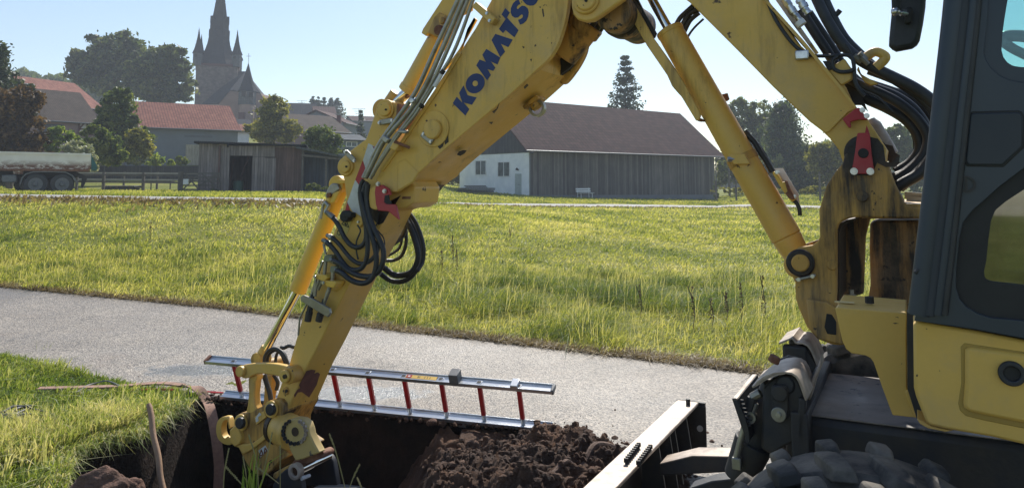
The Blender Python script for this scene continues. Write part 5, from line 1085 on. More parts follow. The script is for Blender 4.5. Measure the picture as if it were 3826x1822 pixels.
prism_off('sticker', Z('G3', (355, 925), (408, 885), (430, 925), (370, 980)), BC-.173, .003, 'white', cp_, bevel=0); 
m = MB()
for tr_ in (((362, 970), (378, 918), (392, 958)), ((400, 948), (408, 905), (424, 928))):
    tt_ = Z('G3', *tr_)
    for a, b in zip(tt_, tt_[1:] + tt_[:1]): m.bar(on_off(a, BC-.1745), on_off(b, BC-.1745), .007, .003, MW)
m.build('sticker_print', M['rust'], cp_)
# lifting hook
hk = sm(Z('G3', (128, 745), (118, 752), (108, 690), (88, 682), (68, 700), (55, 750), (62, 800), (85, 828), (108, 812), (128, 830), (135, 878), (85, 876), (45, 850), (22, 810), (15, 745), (28, 690), (60, 660), (100, 662), (115, 690)), 3)
prism_off('lifting_hook', hk, BC-.05, .05, 'yellow', cp_, bevel=.008)
# tilt motor with bolt ring
m = MB(); c = on_off(Z('G3', (640, 790)), BC-.17); d_ = (MU*.16 + MW*.06); m.cyl(c, c + d_, .10, .10, 36); m.build('tilt_motor', M['yellow'], cp_, bevel=.01)
m = MB(); m.cyl(c + d_*.9, c + d_*1.15, .108, .108, 36); m.build('tilt_seal', M['grease'], cp_)
fl = prism_off('tilt_flange', Z('G3', (575, 700), (600, 680), (650, 668), (700, 676), (740, 710), (758, 760), (765, 800), (800, 870), (830, 925), (845, 945), (700, 1000), (650, 1010), (610, 930), (585, 860), (565, 790)), BC-.24, .06, paint('worn_grey_yellow', (.5, .36, .12), grime=(.06, .06, .07), amount=1.6, dust=(.12, .12, .13)), cp_, bevel=.008)
boss('flange_eye', Z('G3', (650, 775)), BC-.241, .026, .004, 'grease', fl, 0)
for k in range(17):
    a = math.pi*(-.45) + k*(2*math.pi-.9)/16 if True else 0; a = R(-62) + k*R(19)
    q = (650 + math.cos(a)*92, 775 + math.sin(a)*95); cq = on_off(Z('G3', q), BC-.24); m = MB(); m.ring(cq - MW*.012, cq + MW*.001, .0115, .007, 12); m.cyl(cq - MW*.006, cq, .007, .007, 6); m.build('flange_bolt', M['brown_dust'] if a < R(60) else M['darkmetal'], fl)
prism_off('bucket_hanger', Z('G3', (640, 1000), (700, 985), (850, 930), (880, 950), (880, 985), (700, 1050), (640, 1075), (600, 1060)), BC-.2, .1, 'rust', ex, bevel=.01)
prism_off('bucket_hanger', Z('G3', (470, 1110), (560, 1060), (640, 1020), (650, 1050), (560, 1110), (500, 1160), (470, 1150)), BC-.2, .1, 'yellow_dirty', ex, bevel=.01)
bk = None
ear = Z('G3', (450, 1330), (470, 1200), (520, 1120), (570, 1078), (620, 1070), (665, 1095), (690, 1140), (720, 1330))
bu_ = prism_off('bucket', Z('G3', (440, 1400), (740, 1440), (900, 1500), (960, 1600), (940, 1760), (800, 1840), (600, 1820), (480, 1700)), BC-.26, .5, 'darkmetal', bevel=.012)
prism_off('bucket_ear', ear, BC-.27, .04, 'darkmetal', bu_, bevel=.006); prism_off('bucket_ear', [(x + 117*1.05, y - 58) for x, y in ear], BC+.02, .04, 'darkmetal', bu_, bevel=.006)
m = MB(); c = on_off(Z('G3', (648, 1095)), BC-.28); m.cyl(c, c + MW*.3, .027, .027, 24); m.build('bucket_pin', M['chrome'], bu_); m = MB(); m.ring(c - MW*.01, c + MW*.03, .046, .026, 24); m.build('pin_collar', M['brown_dust'], bu_, bevel=.003); m = MB(); c = on_off(Z('G3', (700, 1150)), BC-.27); m.cyl(c, c+MW*.06+MU*-.01, .012, .01, 12); m.build('lock_pin', M['whitepaint'], bu_)
# ---- hoses, fittings and brackets on the main boom
HH = [((330, -40), (400, 105), (478, 232), (560, 318), (640, 372), (780, 440), (900, 500), (1000, 572), (1055, 660), (1060, 780), (1010, 900), (940, 990), (850, 1045), (780, 1085)),
      ((375, -40), (440, 100), (505, 215), (590, 305), (690, 395), (810, 470), (930, 550), (1020, 650), (1045, 780), (1000, 900), (900, 1010), (820, 1080)),
      ((255, 60), (330, 180), (400, 285), (440, 350), (520, 440), (600, 490), (720, 540), (830, 600), (930, 690), (985, 790), (960, 890), (890, 970), (800, 1030)),
      ((300, 75), (370, 180), (440, 285), (500, 380), (590, 470), (700, 510), (800, 550), (900, 620), (970, 720), (985, 830), (930, 920), (850, 990), (780, 1020)),
      ((500, 490), (560, 520), (640, 570), (750, 620), (850, 680), (920, 760), (940, 850), (890, 930), (800, 990)),
      ((620, 470), (760, 515), (880, 560), (980, 640), (1020, 740), (1000, 850)),
      ((345, 5), (400, 70), (450, 170), (480, 300)), ((640, 410), (760, 455), (880, 510), (1000, 590), (1060, 700))]
for k, pts in enumerate(HH): hose('hose', Z('e', *pts), 0, [.025, .021, .023, .021, .025, .02, .011, .015][k], 'rubber', ex, 0, 12, [BC-.13+.035*k]*len(pts))
hose('hose', Z('e', (770, 640), (850, 705), (900, 780), (910, 860), (905, 900)), BC+.1, .008); hose('hose', Z('e', (480, 60), (420, 150), (500, 280), (560, 340)), BC-.1, .012)
hose('hose', Z('e', (50, -20), (115, 120), (195, 235), (255, 290), (330, 320), (430, 320), (520, 318), (555, 350), (570, 480), (620, 550)), 0, .0085, 'rubber', ex, 0, 10, [BC-.205]*10)
hose('hose', Z('e', (470, 325), (440, 345), (442, 390), (480, 412), (540, 408), (565, 390)), BC-.21, .009)
hose('cable', Z('e', (510, 250), (540, 300), (555, 380), (590, 500), (700, 560), (780, 640)), BC-.2, .005)
for a, b, r_ in (((160, -10), (215, 75), .021), ((240, -20), (275, 45), .023), ((215, 75), (258, 128), .017), ((275, 45), (300, 80), .019)):
    p0, p1 = on_off(Z('e', a), BC-.17), on_off(Z('e', b), BC-.17); m = MB(); m.cyl(p0, p1, r_*.8, r_*.8, 16); m.cyl(p0.lerp(p1, .25), p0.lerp(p1, .5), r_, r_, 6); m.cyl(p0.lerp(p1, .7), p1, r_*.95, r_*.95, 16); m.build('hose_fitting', M['bolt'], mb)
m = MB(); c = on_off(Z('e', (252, 135)), BC-.185); d_ = (on_off(Z('e', (258, 128)), BC) - on_off(Z('e', (215, 75)), BC)).normalized(); m.cyl(c - d_*.012, c + d_*.012, .024, .024, 16); m.build('hose_ring', M['whitepaint'], mb)
prism_off('hose_tray', Z('e', (95, -20), (130, -20), (320, 250), (300, 262), (200, 130)), BC-.16, .3, 'brown_dust', mb, bevel=.003)
prism_off('hose_bracket', Z('e', (405, 400), (440, 375), (505, 335), (550, 400), (550, 455), (485, 492)), BC-.20, .03, 'yellow', mb, bevel=.006)
prism_off('hose_bracket', Z('e', (600, 425), (700, 480), (655, 490), (620, 470), (575, 400), (585, 380)), BC-.12, .03, 'orange', mb, bevel=.004); prism_off('hose_bracket', Z('e', (380, 350), (410, 405), (440, 395), (420, 350)), BC-.21, .1, 'black', mb, bevel=0)
m = MB(); m.box(on_off(Z('e', (262, 316)), BC-.21), MU*.03, MW*.012, Vector((0, 0, .022))); m.build('clamp', M['bolt'], mb, bevel=.006)
m = MB(); m.tube([on_off(p, BC-.15) for p in Z('e', (618, 335), (680, 298), (735, 320), (732, 345), (685, 388))], .021, 12, 5); m.build('lifting_eye', M['yellow'], mb)
for q in ((590, 305), (600, 330), (560, 320)):
    m = MB(); c = on_off(Z('e', q), BC-.18); m.cyl(c, c + Vector((.03, 0, -.03)), .014, .012, 8); m.build('fitting', M['pipe'], mb)
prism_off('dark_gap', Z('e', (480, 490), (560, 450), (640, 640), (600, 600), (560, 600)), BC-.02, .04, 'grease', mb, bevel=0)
# ---- cover box in front of the cab
cvx = Z('i', (500, 88), (510, 80), (945, 118), (955, 128), (952, 240), (955, 585), (965, 620), (1030, 782), (865, 765), (800, 590), (745, 430), (725, 402), (690, 385), (605, 372), (570, 345), (545, 290))
OB = -1.30
bx_ = prism_off('front_cover', cvx, OB, .32, 'yellow_clean', bevel=.012)
m = MB(); c = on_off(Z('i', (720, 80)), OB+.12); tz = on_off(Z('i', (505, 82)), OB).z + .004; c = Vector((c.x, c.y, tz)); m.cyl(c, c + Vector((0, 0, .022)), .014, .014, 6); m.build('bolt', M['black'], bx_)
p_ = on_off(Z('i', (560, 80)), OB + .1); 
m = MB(); a_ = F(0, 0, 0); c = Vector((p_.x, p_.y, 0)); m.box(Vector((c.x, c.y, tz+.001)) , MU*.03, MW*.012, Vector((0, 0, .0012))); m.build('label', pm('faded_label', (.7, .55, .25)), bx_)
for p in (((865, 180), (885, 178), (900, 182), (880, 186)), ((880, 140), (900, 142), (905, 148))): prism_off('paint_chip', Z('i', *p), OB-.0015, .002, 'grease', bx_, bevel=0)
prism_off('cover_lip', Z('i', (940, 615), (968, 605), (1030, 782), (1000, 770)), OB-.012, .05, 'yellow_clean', bx_, bevel=.004)
# ---- body panel under the cab
OC = -1.56
bp = prism_off('body_panel', Z('i', (996, 190), (1005, 174), (1030, 172), (1400, 232), (1699, 290), (2400, 440), (2400, 1150), (1699, 952), (1500, 905), (1210, 855), (1110, 832), (1080, 815), (1050, 740), (1015, 650), (1000, 590)), OC, .5, 'yellow_clean', bevel=.022)
prism_off('gap_panel', Z('i', (955, 110), (1000, 80), (1010, 500), (1000, 600), (1070, 800), (1080, 822), (1020, 790), (960, 600)), OC+.16, .04, 'darkmetal', ex, bevel=0)
prism_off('panel_groove', Z('i', (1296, 330), (1320, 306), (1699, 362), (2300, 455), (2300, 1010), (1699, 850), (1450, 800), (1330, 770), (1292, 735), (1280, 690), (1300, 560)), OC-.002, .006, pm('groove_yellow', (.42, .27, .05)), bp, bevel=.01)
ap = prism_off('access_door', Z('i', (1325, 350), (1345, 330), (1699, 377), (2280, 470), (2280, 985), (1699, 818), (1450, 768), (1345, 745), (1318, 715), (1314, 690), (1325, 560)), OC-.014, .02, 'yellow_clean', bp, bevel=.014)
m = MB(); c = on_off(Z('i', (1620, 497)), OC-.014); m.ring(c - MW*.014, c + MW*.002, .032, .019, 32); m.build('lock', M['rubber'], ap, bevel=.003); m = MB(); m.cyl(c - MW*.003, c, .0195, .0195, 24); m.build('lock_core', M['black'], ap)
prism_off('lower_skirt', Z('i', (1020, 790), (1050, 800), (1110, 834), (1210, 857), (1250, 862), (1200, 870), (1090, 848), (1040, 820)), OC+.05, .3, 'yellow_clean', bp, bevel=.004)
prism_off('cab_seal', Z('i', (1010, 168), (1030, 160), (1400, 215), (1699, 262), (2400, 415), (2400, 445), (1699, 292), (1400, 234), (1030, 174)), OC+.02, .3, 'black', ex, bevel=0)
# chips on the panels
for p in (((1015, 508), (1025, 505), (1024, 520), (1014, 518)), ((920, 435), (926, 437), (922, 443)), ((1075, 214), (1086, 216), (1080, 222)), ((1160, 480), (1168, 482), (1163, 487))): prism_off('paint_chip', Z('i', *p), OC-.0015, .002, 'grease', bp, bevel=0)
# ---- cab
OCB = OC - .03
cab_left = [(3590, -420), (3548, 0)] + Z('L5', (418, 150), (400, 350), (370, 560), (345, 700), (318, 940), (300, 1060), (285, 1227)) + Z('h', (950, 120), (930, 400), (925, 560), (925, 700), (905, 765))
body = cab_left + Z('i', (1010, 166), (1400, 222), (1699, 278), (2400, 425)) + [(4240, 1270), (3826, 1197)] + Z('h', (1340, 745), (1270, 722), (1205, 685), (1165, 640), (1143, 575), (1145, 480), (1162, 300), (1185, 200), (1240, 130), (1310, 70), (1400, -10), (1534, -110)) + [(4240, 400), (4240, 320), (3826, 308)] + Z('L5', (880, 534), (820, 522), (760, 494), (712, 452), (676, 400), (658, 345)) + [(3690, 60), (3720, -420)]
cab = prism_off('cab', body, OCB, .07, 'cabpaint', bevel=.012)
prism_off('rear_post', [(4180, -420), (4320, -420), (4320, 1360), (4180, 1300)], OCB, .07, 'cabpaint', cab)
prism_off('top_rail', [(3590, -420), (4320, -420), (4320, -470), (3600, -470)], OCB, .8, 'cabpaint', cab)
for (a, b) in (((3568, 0), (3434, 1180)), ((3600, 0), (3470, 1190)), ((3640, 0), (3516, 1190))):
    pass
def rib(x0, x1, r, mat='cabpaint', d=0):
    pts = [(x0 + 18, -300), (x0, 0), (x0 + (x1-x0)*.33, 400), (x0 + (x1-x0)*.66, 800), (x1, 1175)]
    hose('pillar_rib', pts, OCB - d, r, mat, cab, 0, 14)
rib(3566, 3432, .028, 'cabpaint', .0); rib(3600, 3466, .018, 'cabpanel', .004); rib(3634, 3500, .016, 'cabpaint', .0); rib(3655, 3528, .010, 'rubber', .004)
prism_off('inset_panel', Z('L5', (570, 755), (590, 742), (880, 735), (905, 745), (915, 770), (912, 960), (780, 1082), (560, 1080), (540, 1055)), OCB-.006, .01, 'cabpanel', cab, bevel=.004)
prism_off('inset_rim', Z('L5', (558, 745), (585, 728), (890, 722), (915, 735), (926, 765), (924, 968), (790, 1096), (548, 1092), (528, 1062)), OCB-.002, .006, 'black', cab, bevel=.003)
c = on_off(Z('e', (1203, 1055)), OCB); m = MB(); m.ring(c - MW*.006, c + MW*.002, .023, .016, 28); m.box(c - MW*.004, MU*.003, MW*.003, Vector((0, 0, .017))); m.build('catch', M['darkmetal'], cab)
# windows
w1o = [(3690, 60)] + Z('L5', (658, 345), (676, 400), (712, 452), (760, 494), (820, 522), (880, 534)) + [(3826, 308), (4190, 320), (4190, -420), (3720, -420)]
gl1 = Z('L5', (815, 0), (795, 120), (780, 230), (775, 330), (788, 378), (815, 412), (850, 432), (900, 440)) + [(4100, 262), (4100, -380), (3790, -380)]
def frame_ring(name, outer, inner, off, th, mat, parent):
    # connects two outlines of any length by sampling both
    def res(pl, n):
        pl = np.array(pl + [pl[0]]); d = np.r_[0, np.cumsum(np.hypot(*np.diff(pl, axis=0).T))]; q = np.linspace(0, d[-1], n+1)[:-1]
        return [(np.interp(s, d, pl[:, 0]), np.interp(s, d, pl[:, 1])) for s in q]
    cx, cy = np.mean(np.array(inner), 0)
    def radial(pl, n):
        out = []
        for k in range(n):
            a = 2*math.pi*k/n; dx, dy = math.cos(a), math.sin(a); best = None
            for i in range(len(pl)):
                (x1, y1), (x2, y2) = pl[i], pl[(i+1) % len(pl)]; ex_, ey_ = x2-x1, y2-y1; dn = dx*ey_ - dy*ex_
                if abs(dn) < 1e-9: continue
                t_ = ((x1-cx)*ey_ - (y1-cy)*ex_)/dn; s_ = ((x1-cx)*dy - (y1-cy)*dx)/dn
                if t_ > 0 and -1e-6 <= s_ <= 1+1e-6: best = t_ if best is None else min(best, t_)
            out.append((cx + dx*best, cy + dy*best))
        return out
    n = 96; o_, i_ = radial(outer, n), radial(inner, n); m = MB()
    V0 = [on_off(p, off) for p in o_] + [on_off(p, off) for p in i_]; V1 = [v + MW*th for v in V0]
    Fs = []
    for k in range(n):
        k2 = (k+1) % n; Fs += [[k, k2, n+k2, n+k], [2*n+k, 3*n+k, 3*n+k2, 2*n+k2], [k, 2*n+k, 2*n+k2, k2], [n+k, n+k2, 3*n+k2, 3*n+k]]
    m.add(V0 + V1, Fs); return m.build(name, M[mat], parent)
frame_ring('window_frame', w1o, gl1, OCB+.012, .05, 'cabpaint', cab)
g1 = prism_off('window_glass', gl1, OCB+.03, .005, 'glass', cab, bevel=0)
w2o = Z('h', (1534, -110), (1400, -10), (1310, 70), (1240, 130), (1185, 200), (1162, 300), (1145, 480), (1143, 575), (1165, 640), (1205, 685), (1270, 722), (1340, 745)) + [(3826, 1197), (4190, 1262), (4190, 430)]
gl2 = Z('h', (1700, -120), (1534, 12), (1430, 80), (1370, 130), (1345, 190), (1330, 300), (1318, 420), (1304, 485), (1312, 525), (1350, 542), (1534, 562)) + [(4100, 1130), (4100, 480)]
frame_ring('window_frame', w2o, gl2, OCB+.014, .04, 'black', cab)
prism_off('window_glass', gl2, OCB+.03, .005, 'glass_dark', cab, bevel=0)
# cab inside and far side
prism_off('far_side', [(3600, -420), (3560, 0), (3480, 700), (3440, 1200), (4200, 1300), (4200, 1060), (3760, 1010), (3735, 860), (3760, 660), (3830, 560), (3730, 420), (3715, 100), (3740, -420)], -.80, .04, 'cabpaint', cab)
prism_off('floor_plate', Z('h', (930, 730), (1534, 800), (2200, 900), (2200, 940), (1534, 850), (930, 770)), OCB+.07, .68, 'black', cab)
st2 = prism_off('seat', [(4060, 1180), (3990, 1140), (3960, 1090), (4100, 1060), (4150, 600), (4240, 560), (4240, 1180)], OCB+.2, .4, 'gray_plastic', cab, bevel=.03)
prism_off('console', [(3700, 1190), (3690, 1080), (3740, 1060), (3860, 1075), (3880, 1200)], OCB+.12, .1, 'gray_plastic', cab, bevel=.01)
hose('control_lever', [(3745, 1080), (3740, 1000), (3720, 965), (3700, 955)], OCB+.15, .008, 'pipe', cab)
hose('steering_column', [(3640, 1200), (3700, 1000), (3730, 900)], OCB+.4, .03, 'black', cab)
hose('grab_rail', Z('L5', (770, 300), (790, 245), (860, 235), (960, 245), (1100, 280)), -.72, .022, 'gray_plastic', cab); hose('grab_rail', Z('L5', (790, 280), (850, 320), (930, 360), (1050, 420)), -.72, .018, 'gray_plastic', cab)
m = MB(); c = on_off(Z('h', (940, 475)), OCB-.01); m.tube([on_off(p, OCB-.02) for p in Z('h', (908, 492), (925, 475), (950, 465), (975, 455))], .006, 10, 4); m.box(on_off(Z('h', (980, 447)), OCB-.01), MU*.012, MW*.01, Vector((0, 0, .009))); m.box(on_off(Z('h', (960, 505)), OCB-.012), MU*.016, MW*.01, Vector((0, 0, .018))); m.build('latch', M['darkmetal'], cab, bevel=.004)
m = MB(); m.box(on_off(Z('h', (930, 660)), OCB+.02), MU*.012, MW*.02, Vector((0, 0, .02))); m.build('door_stop', M['rubber'], cab)
# ---- mirror
mr = prism_off('mirror', [(3352, -260), (3470, -260)] + Z('L5', (282, -40), (278, 40), (262, 150), (240, 260), (222, 290), (190, 312), (85, 332), (52, 322), (36, 296), (38, 250), (62, 0)), -1.25, .05, 'rubber', bevel=.018)
prism_off('mirror_bracket', Z('L5', (148, 52), (165, 44), (190, 50), (196, 70), (190, 80), (188, 145), (160, 155), (140, 145), (136, 120), (150, 95)), -1.28, .03, 'black', mr, bevel=.006)
m = MB(); a_, b_ = on_off(Z('L5', (80, 78)), -1.31), on_off(Z('L5', (160, 92)), -1.29); m.cyl(a_, b_, .006, .006, 10); m.blob(a_, .016, .02); m.cyl(a_.lerp(b_, .45), a_.lerp(b_, .8), .012, .012, 8); m.build('ball_joint', M['bolt'], mr, smooth=80)
hose('mirror_arm', [(3300 + 48, -330), (3346, -60), (3348, 30), (3346, 45)], -1.30, .013, 'black', mr); hose('mirror_arm', [(3348, -330), (3440, -400), (3600, -380)], -1.35, .013, 'black', mr)
# ---- undercarriage
ch = MB(); ch.fbox(-3.2, .24, -.90, -.16, .50, .835); chassis = ch.build('chassis', M['darkmetal'], ex, bevel=.03)
m = MB(); m.fbox(-3.2, .236, -.892, -.168, .8355, .8395); m.build('chassis_top', paint('worn_deck_paint', (.20, .165, .14), grime=(.03, .035, .045), amount=1.5, dust=(.42, .33, .26), heavy=1, rough=.5), chassis)
m = MB(); m.fbox(-2.6, -1.0, -1.0, -.1, .84, .93); m.cyl(F(-1.55, -.55, .93), F(-1.55, -.55, 1.02), .5, .5, 48); m.build('slew_ring', M['darkmetal'], chassis)
m = MB(); m.fbox(-3.4, -.95, -1.5, .5, 1.0, 1.10); m.build('slewing_platform', M['darkmetal'], ex)
m = MB(); m.fbox(-.12, .08, -1.7, .3, .40, .55); m.build('front_axle', M['darkmetal'], chassis)
m = MB(); m.fbox(.2, .26, -1.0, -.06, .2, .87); m.build('front_plate', M['darkmetal'], chassis, bevel=.006)
# tower brackets of the blade with curved dust covers
def tower(o0, k, main=True):
    sh = (0, 0)
    pl = Z('G5', (395, 490), (380, 940), (460, 985), (560, 920), (700, 865), (712, 600), (690, 500), (645, 415), (560, 390), (450, 440))
    if main:
        pl_ = prism_off('blade_tower', pl, o0, .05, 'darkmetal', ex, bevel=.01); prism_off('tower_plate', [(x+5, y-10) for x, y in pl], o0+.2, .05, 'darkmetal', pl_, bevel=.01)
        prism_off('tower_tab', Z('G5', (452, 490), (470, 465), (560, 465), (585, 500), (580, 715), (470, 700)), o0-.02, .02, 'darkmetal', pl_, bevel=.005)
        boss('tower_pin', Z('G5', (520, 525)), o0-.02, .030, .02, 'darkmetal', pl_, .006); boss('washer', Z('G5', (512, 685)), o0-.02, .027, .006, 'pipe', pl_, .003); m = MB(); disc(m, Z('G5', (510, 686)), o0-.026, .010, .012, 6); m.build('bolt', M['bolt'], pl_)
        prism_off('tower_edge', Z('G5', (655, 560), (712, 580), (700, 860), (650, 860)), o0-.03, .03, 'darkmetal', pl_, bevel=.006)
    return
tower(-.97, 0)
# far tower: the same pieces, moved across the machine
ft = MB(); ft.fbox(.26, .36, -.46, -.41, .3, 1.0); ft.fbox(.26, .36, -.26, -.21, .3, 1.0); ft.build('blade_tower', M['darkmetal'], ex, bevel=.01)
def cover(prof, o0, wd):
    m = MB(); m.sheet([on_off(p, o0) for p in prof], MW*wd, .008); return m.build('dust_cover', M['brown_dust'], ex, bevel=.002, smooth=50)
pr1 = Z('G5', (320, 492), (345, 480), (400, 442), (450, 410), (500, 392), (560, 386), (605, 392), (635, 412), (655, 445), (675, 495), (690, 540), (706, 585))
cv1 = cover(pr1, -1.0, .27)
m = MB(); t_ = [on_off(p, -1.0) for p in Z('G5', (318, 482), (352, 440), (420, 395), (520, 380), (500, 392), (400, 442), (345, 482))]
m.prism([on_off(p, -1.0) for p in Z('G5', (322, 488), (360, 470), (420, 430), (500, 396), (560, 388), (545, 372), (470, 378), (400, 405), (350, 445))], MW*.006); m.build('cover_tip', M['brown_dust'], cv1)
dx, dy = 86, -226
pr2 = Z('G5', (515, 170), (560, 152), (610, 130), (630, 160), (650, 168), (690, 168), (722, 185), (748, 222), (768, 270), (790, 325))
cv2 = cover(pr2, -.46, .27)
for off_, pr, rr in ((-.98, (560, 470), .034), (-.44, (665, 235), .034)):
    c = on_off(Z('G5', pr), off_); m = MB(); m.cyl(c, c + MW*.22, rr, rr, 28); m.build('cylinder_head', M['rubber'], ex, bevel=.008)
prism_off('tower_arch', Z('G5', (540, 230), (580, 190), (650, 170), (715, 195), (760, 270), (795, 325), (735, 415), (700, 330), (660, 265), (600, 240)), -.45, .03, 'darkmetal', ex); prism_off('tower_arch', Z('G5', (480, 320), (520, 280), (580, 255), (640, 270), (700, 320), (735, 415), (720, 470), (660, 330), (560, 285)), -.72, .03, 'darkmetal', ex)
prism_off('side_rail', Z('G5', (822, 265), (828, 330), (790, 420), (740, 590), (712, 560), (745, 450), (800, 330)), -.80, .1, 'brown_dust', ex, bevel=.004)
# blade cylinder, hose and pipe
ca_, cb_2 = on_off(Z('G5', (500, 480)), -.84), on_off(Z('G5', (290, 985)), -.84); dvb = (cb_2 - ca_).normalized()
m = MB(); m.cyl(ca_, cb_2, .058, .062, 28); m.cyl(cb_2 - dvb*.06, cb_2 + dvb*.1, .075, .06, 28); m.build('blade_cylinder', M['darkmetal'], ex, bevel=.006)
hose('hydraulic_pipe', Z('G5', (305, 735), (280, 735), (262, 770), (245, 830), (225, 900), (200, 1000)), -.93, .0125, 'pipe'); m = MB(); a_, b_ = on_off(Z('G5', (305, 700)), -.93), on_off(Z('G5', (290, 750)), -.93); m.ring(a_ - MW*.02, a_ + MW*.02, .022, .012, 16); m.build('pipe_collar', M['pipe'], ex)
m = MB(); m.box(on_off(Z('G5', (205, 1040)), -.93), MU*.017, MW*.017, Vector((0, 0, .022))); m.build('pipe_fitting', M['pipe'], ex, bevel=.004)
for a, b, r_, mt in (((380, 525), (310, 560), .018, 'pipe'), ((320, 560), (290, 660), .020, 'darkmetal'), ((345, 600), (300, 720), .012, 'pipe'), ((470, 300), (490, 255), .022, 'rust')):
    m = MB(); m.cyl(on_off(Z('G5', a), -.93), on_off(Z('G5', b), -.93), r_, r_*.9, 10); m.build('hose_coupling', M[mt], ex, bevel=.003)
# step plate with teeth
sp2 = prism_off('step_plate', Z('G5', (166, 568), (196, 566), (262, 700), (290, 800), (300, 880), (275, 915), (262, 840), (238, 782)), -1.0, .012, 'darkmetal', ex, bevel=.002)
m = MB(); m.prism([on_off(p, -1.0) for p in Z('G5', (166, 568), (205, 566), (212, 580), (175, 585))], MW*.42); m.build('step_edge', M['brown_dust'], sp2, bevel=.003)
m = MB(); m.prism([on_off(p, -.995) for p in Z('G5', (205, 570), (216, 566), (300, 880), (290, 885))], MW*.41)
for i in range(9):
    for j in range(7):
        p_ = on_off((Z('G5', (211, 580))[0] + j*10/1.973*.9, Z('G5', (211, 590))[1] + j*30/1.973), -.97 + i*.045); m.cyl(p_, p_ - MU*.022 + Vector((0, 0, .006)), .010, .004, 6)
m.build('tread_teeth', M['darkmetal'], sp2)
# ---- dozer blade
BT = 1.11; zb1 = .40; zb0 = .09
bl = MB(); prof = [(BT-.02, zb0), (BT+.035, zb0), (BT+.055, zb0+.1), (BT+.04, zb0+.2), (BT+.02, zb1-.02), (BT-.0, zb1-.02), (BT+.01, zb0+.15)]
bl.prism([F(t_, .70, z_) for t_, z_ in prof], MW*-2.45); blade = bl.build('dozer_blade', M['darkmetal'], ex, bevel=.004)
m = MB(); m.fbox(BT-.092, BT+.036, -1.75, .715, zb1-.018, zb1); m.build('blade_top', M['brown_dust'], blade, bevel=.005)
m = MB(); m.prism([F(BT-.13, .70, zb1), F(BT+.04, .70, zb1), F(BT+.05, .70, zb0-.0), F(BT-.02, .70, zb0), F(BT-.12, .70, zb0+.03)], MW*.02); m.build('end_plate', M['darkmetal'], blade)
m = MB(); m.prism([F(BT-.02, .69, zb1-.02), F(BT-.135, .69, zb1-.02), F(BT-.135, .69, zb0+.0), F(BT-.02, .69, zb0)], MW*.012); m.build('end_gusset', M['darkmetal'], blade)
m = MB(); c = F(BT-.1, .715, .255); m.cyl(c, c - MW*.03, .018, .018, 20); m.build('gusset_hole', M['white'], blade)
for o_ in (.42, .18, .08, -.12, -.75, -1.4):
    m = MB(); m.prism([F(BT, o_, zb1-.02), F(BT-.09, o_, zb1-.02), F(BT-.13, o_, zb0+.02), F(BT, o_, zb0)], MW*.014); m.build('rib', M['darkmetal'], blade)
m = MB(); m.cyl(F(BT-.05, .62, zb1), F(BT-.05, .62, zb1+.035), .013, .013, 16); m.build('stop_pin', M['darkmetal'], blade)
for pp in (((472, 1052), (565, 935)), ((562, 1070), (652, 950))):
    a_ = plane_px(Z('j', pp[0]), Vector((0, 0, zb1)), Vector((0, 0, 1))); b_ = plane_px(Z('j', pp[1]), Vector((0, 0, zb1)), Vector((0, 0, 1)))
    m = MB(); m.bar(a_ + Vector((0, 0, .006)), b_ + Vector((0, 0, .006)), .012, .012, Vector((0, 0, 1)))
    for k in range(9): q = a_.lerp(b_, k/8); m.bar(q + Vector((0, 0, .01)), q + Vector((0, 0, .028)), .012, .02)
    m.build('grip_strip', M['black'], blade)
prism_off('push_arm', Z('j', (720, 1045), (960, 988), (1262, 993), (1262, 1108), (1000, 1122), (720, 1135)), -.17, .13, 'darkmetal', ex, bevel=.006)
m = MB(); m.prism([on_off(p, -.172) for p in Z('j', (720, 1045), (960, 987), (1262, 992), (1262, 999), (960, 995), (722, 1052))], MW*.134); m.build('push_arm_top', M['brown_dust'], ex)
prism_off('push_arm', Z('j', (930, 1230), (1100, 1175), (1265, 1155), (1300, 1260), (940, 1330)), -.62, .1, 'darkmetal', ex, bevel=.006)
m = MB(); m.fbox(.3, BT-.05, -.52, -.30, .20, .215); m.build('cross_plate', M['brown_dust'], ex)
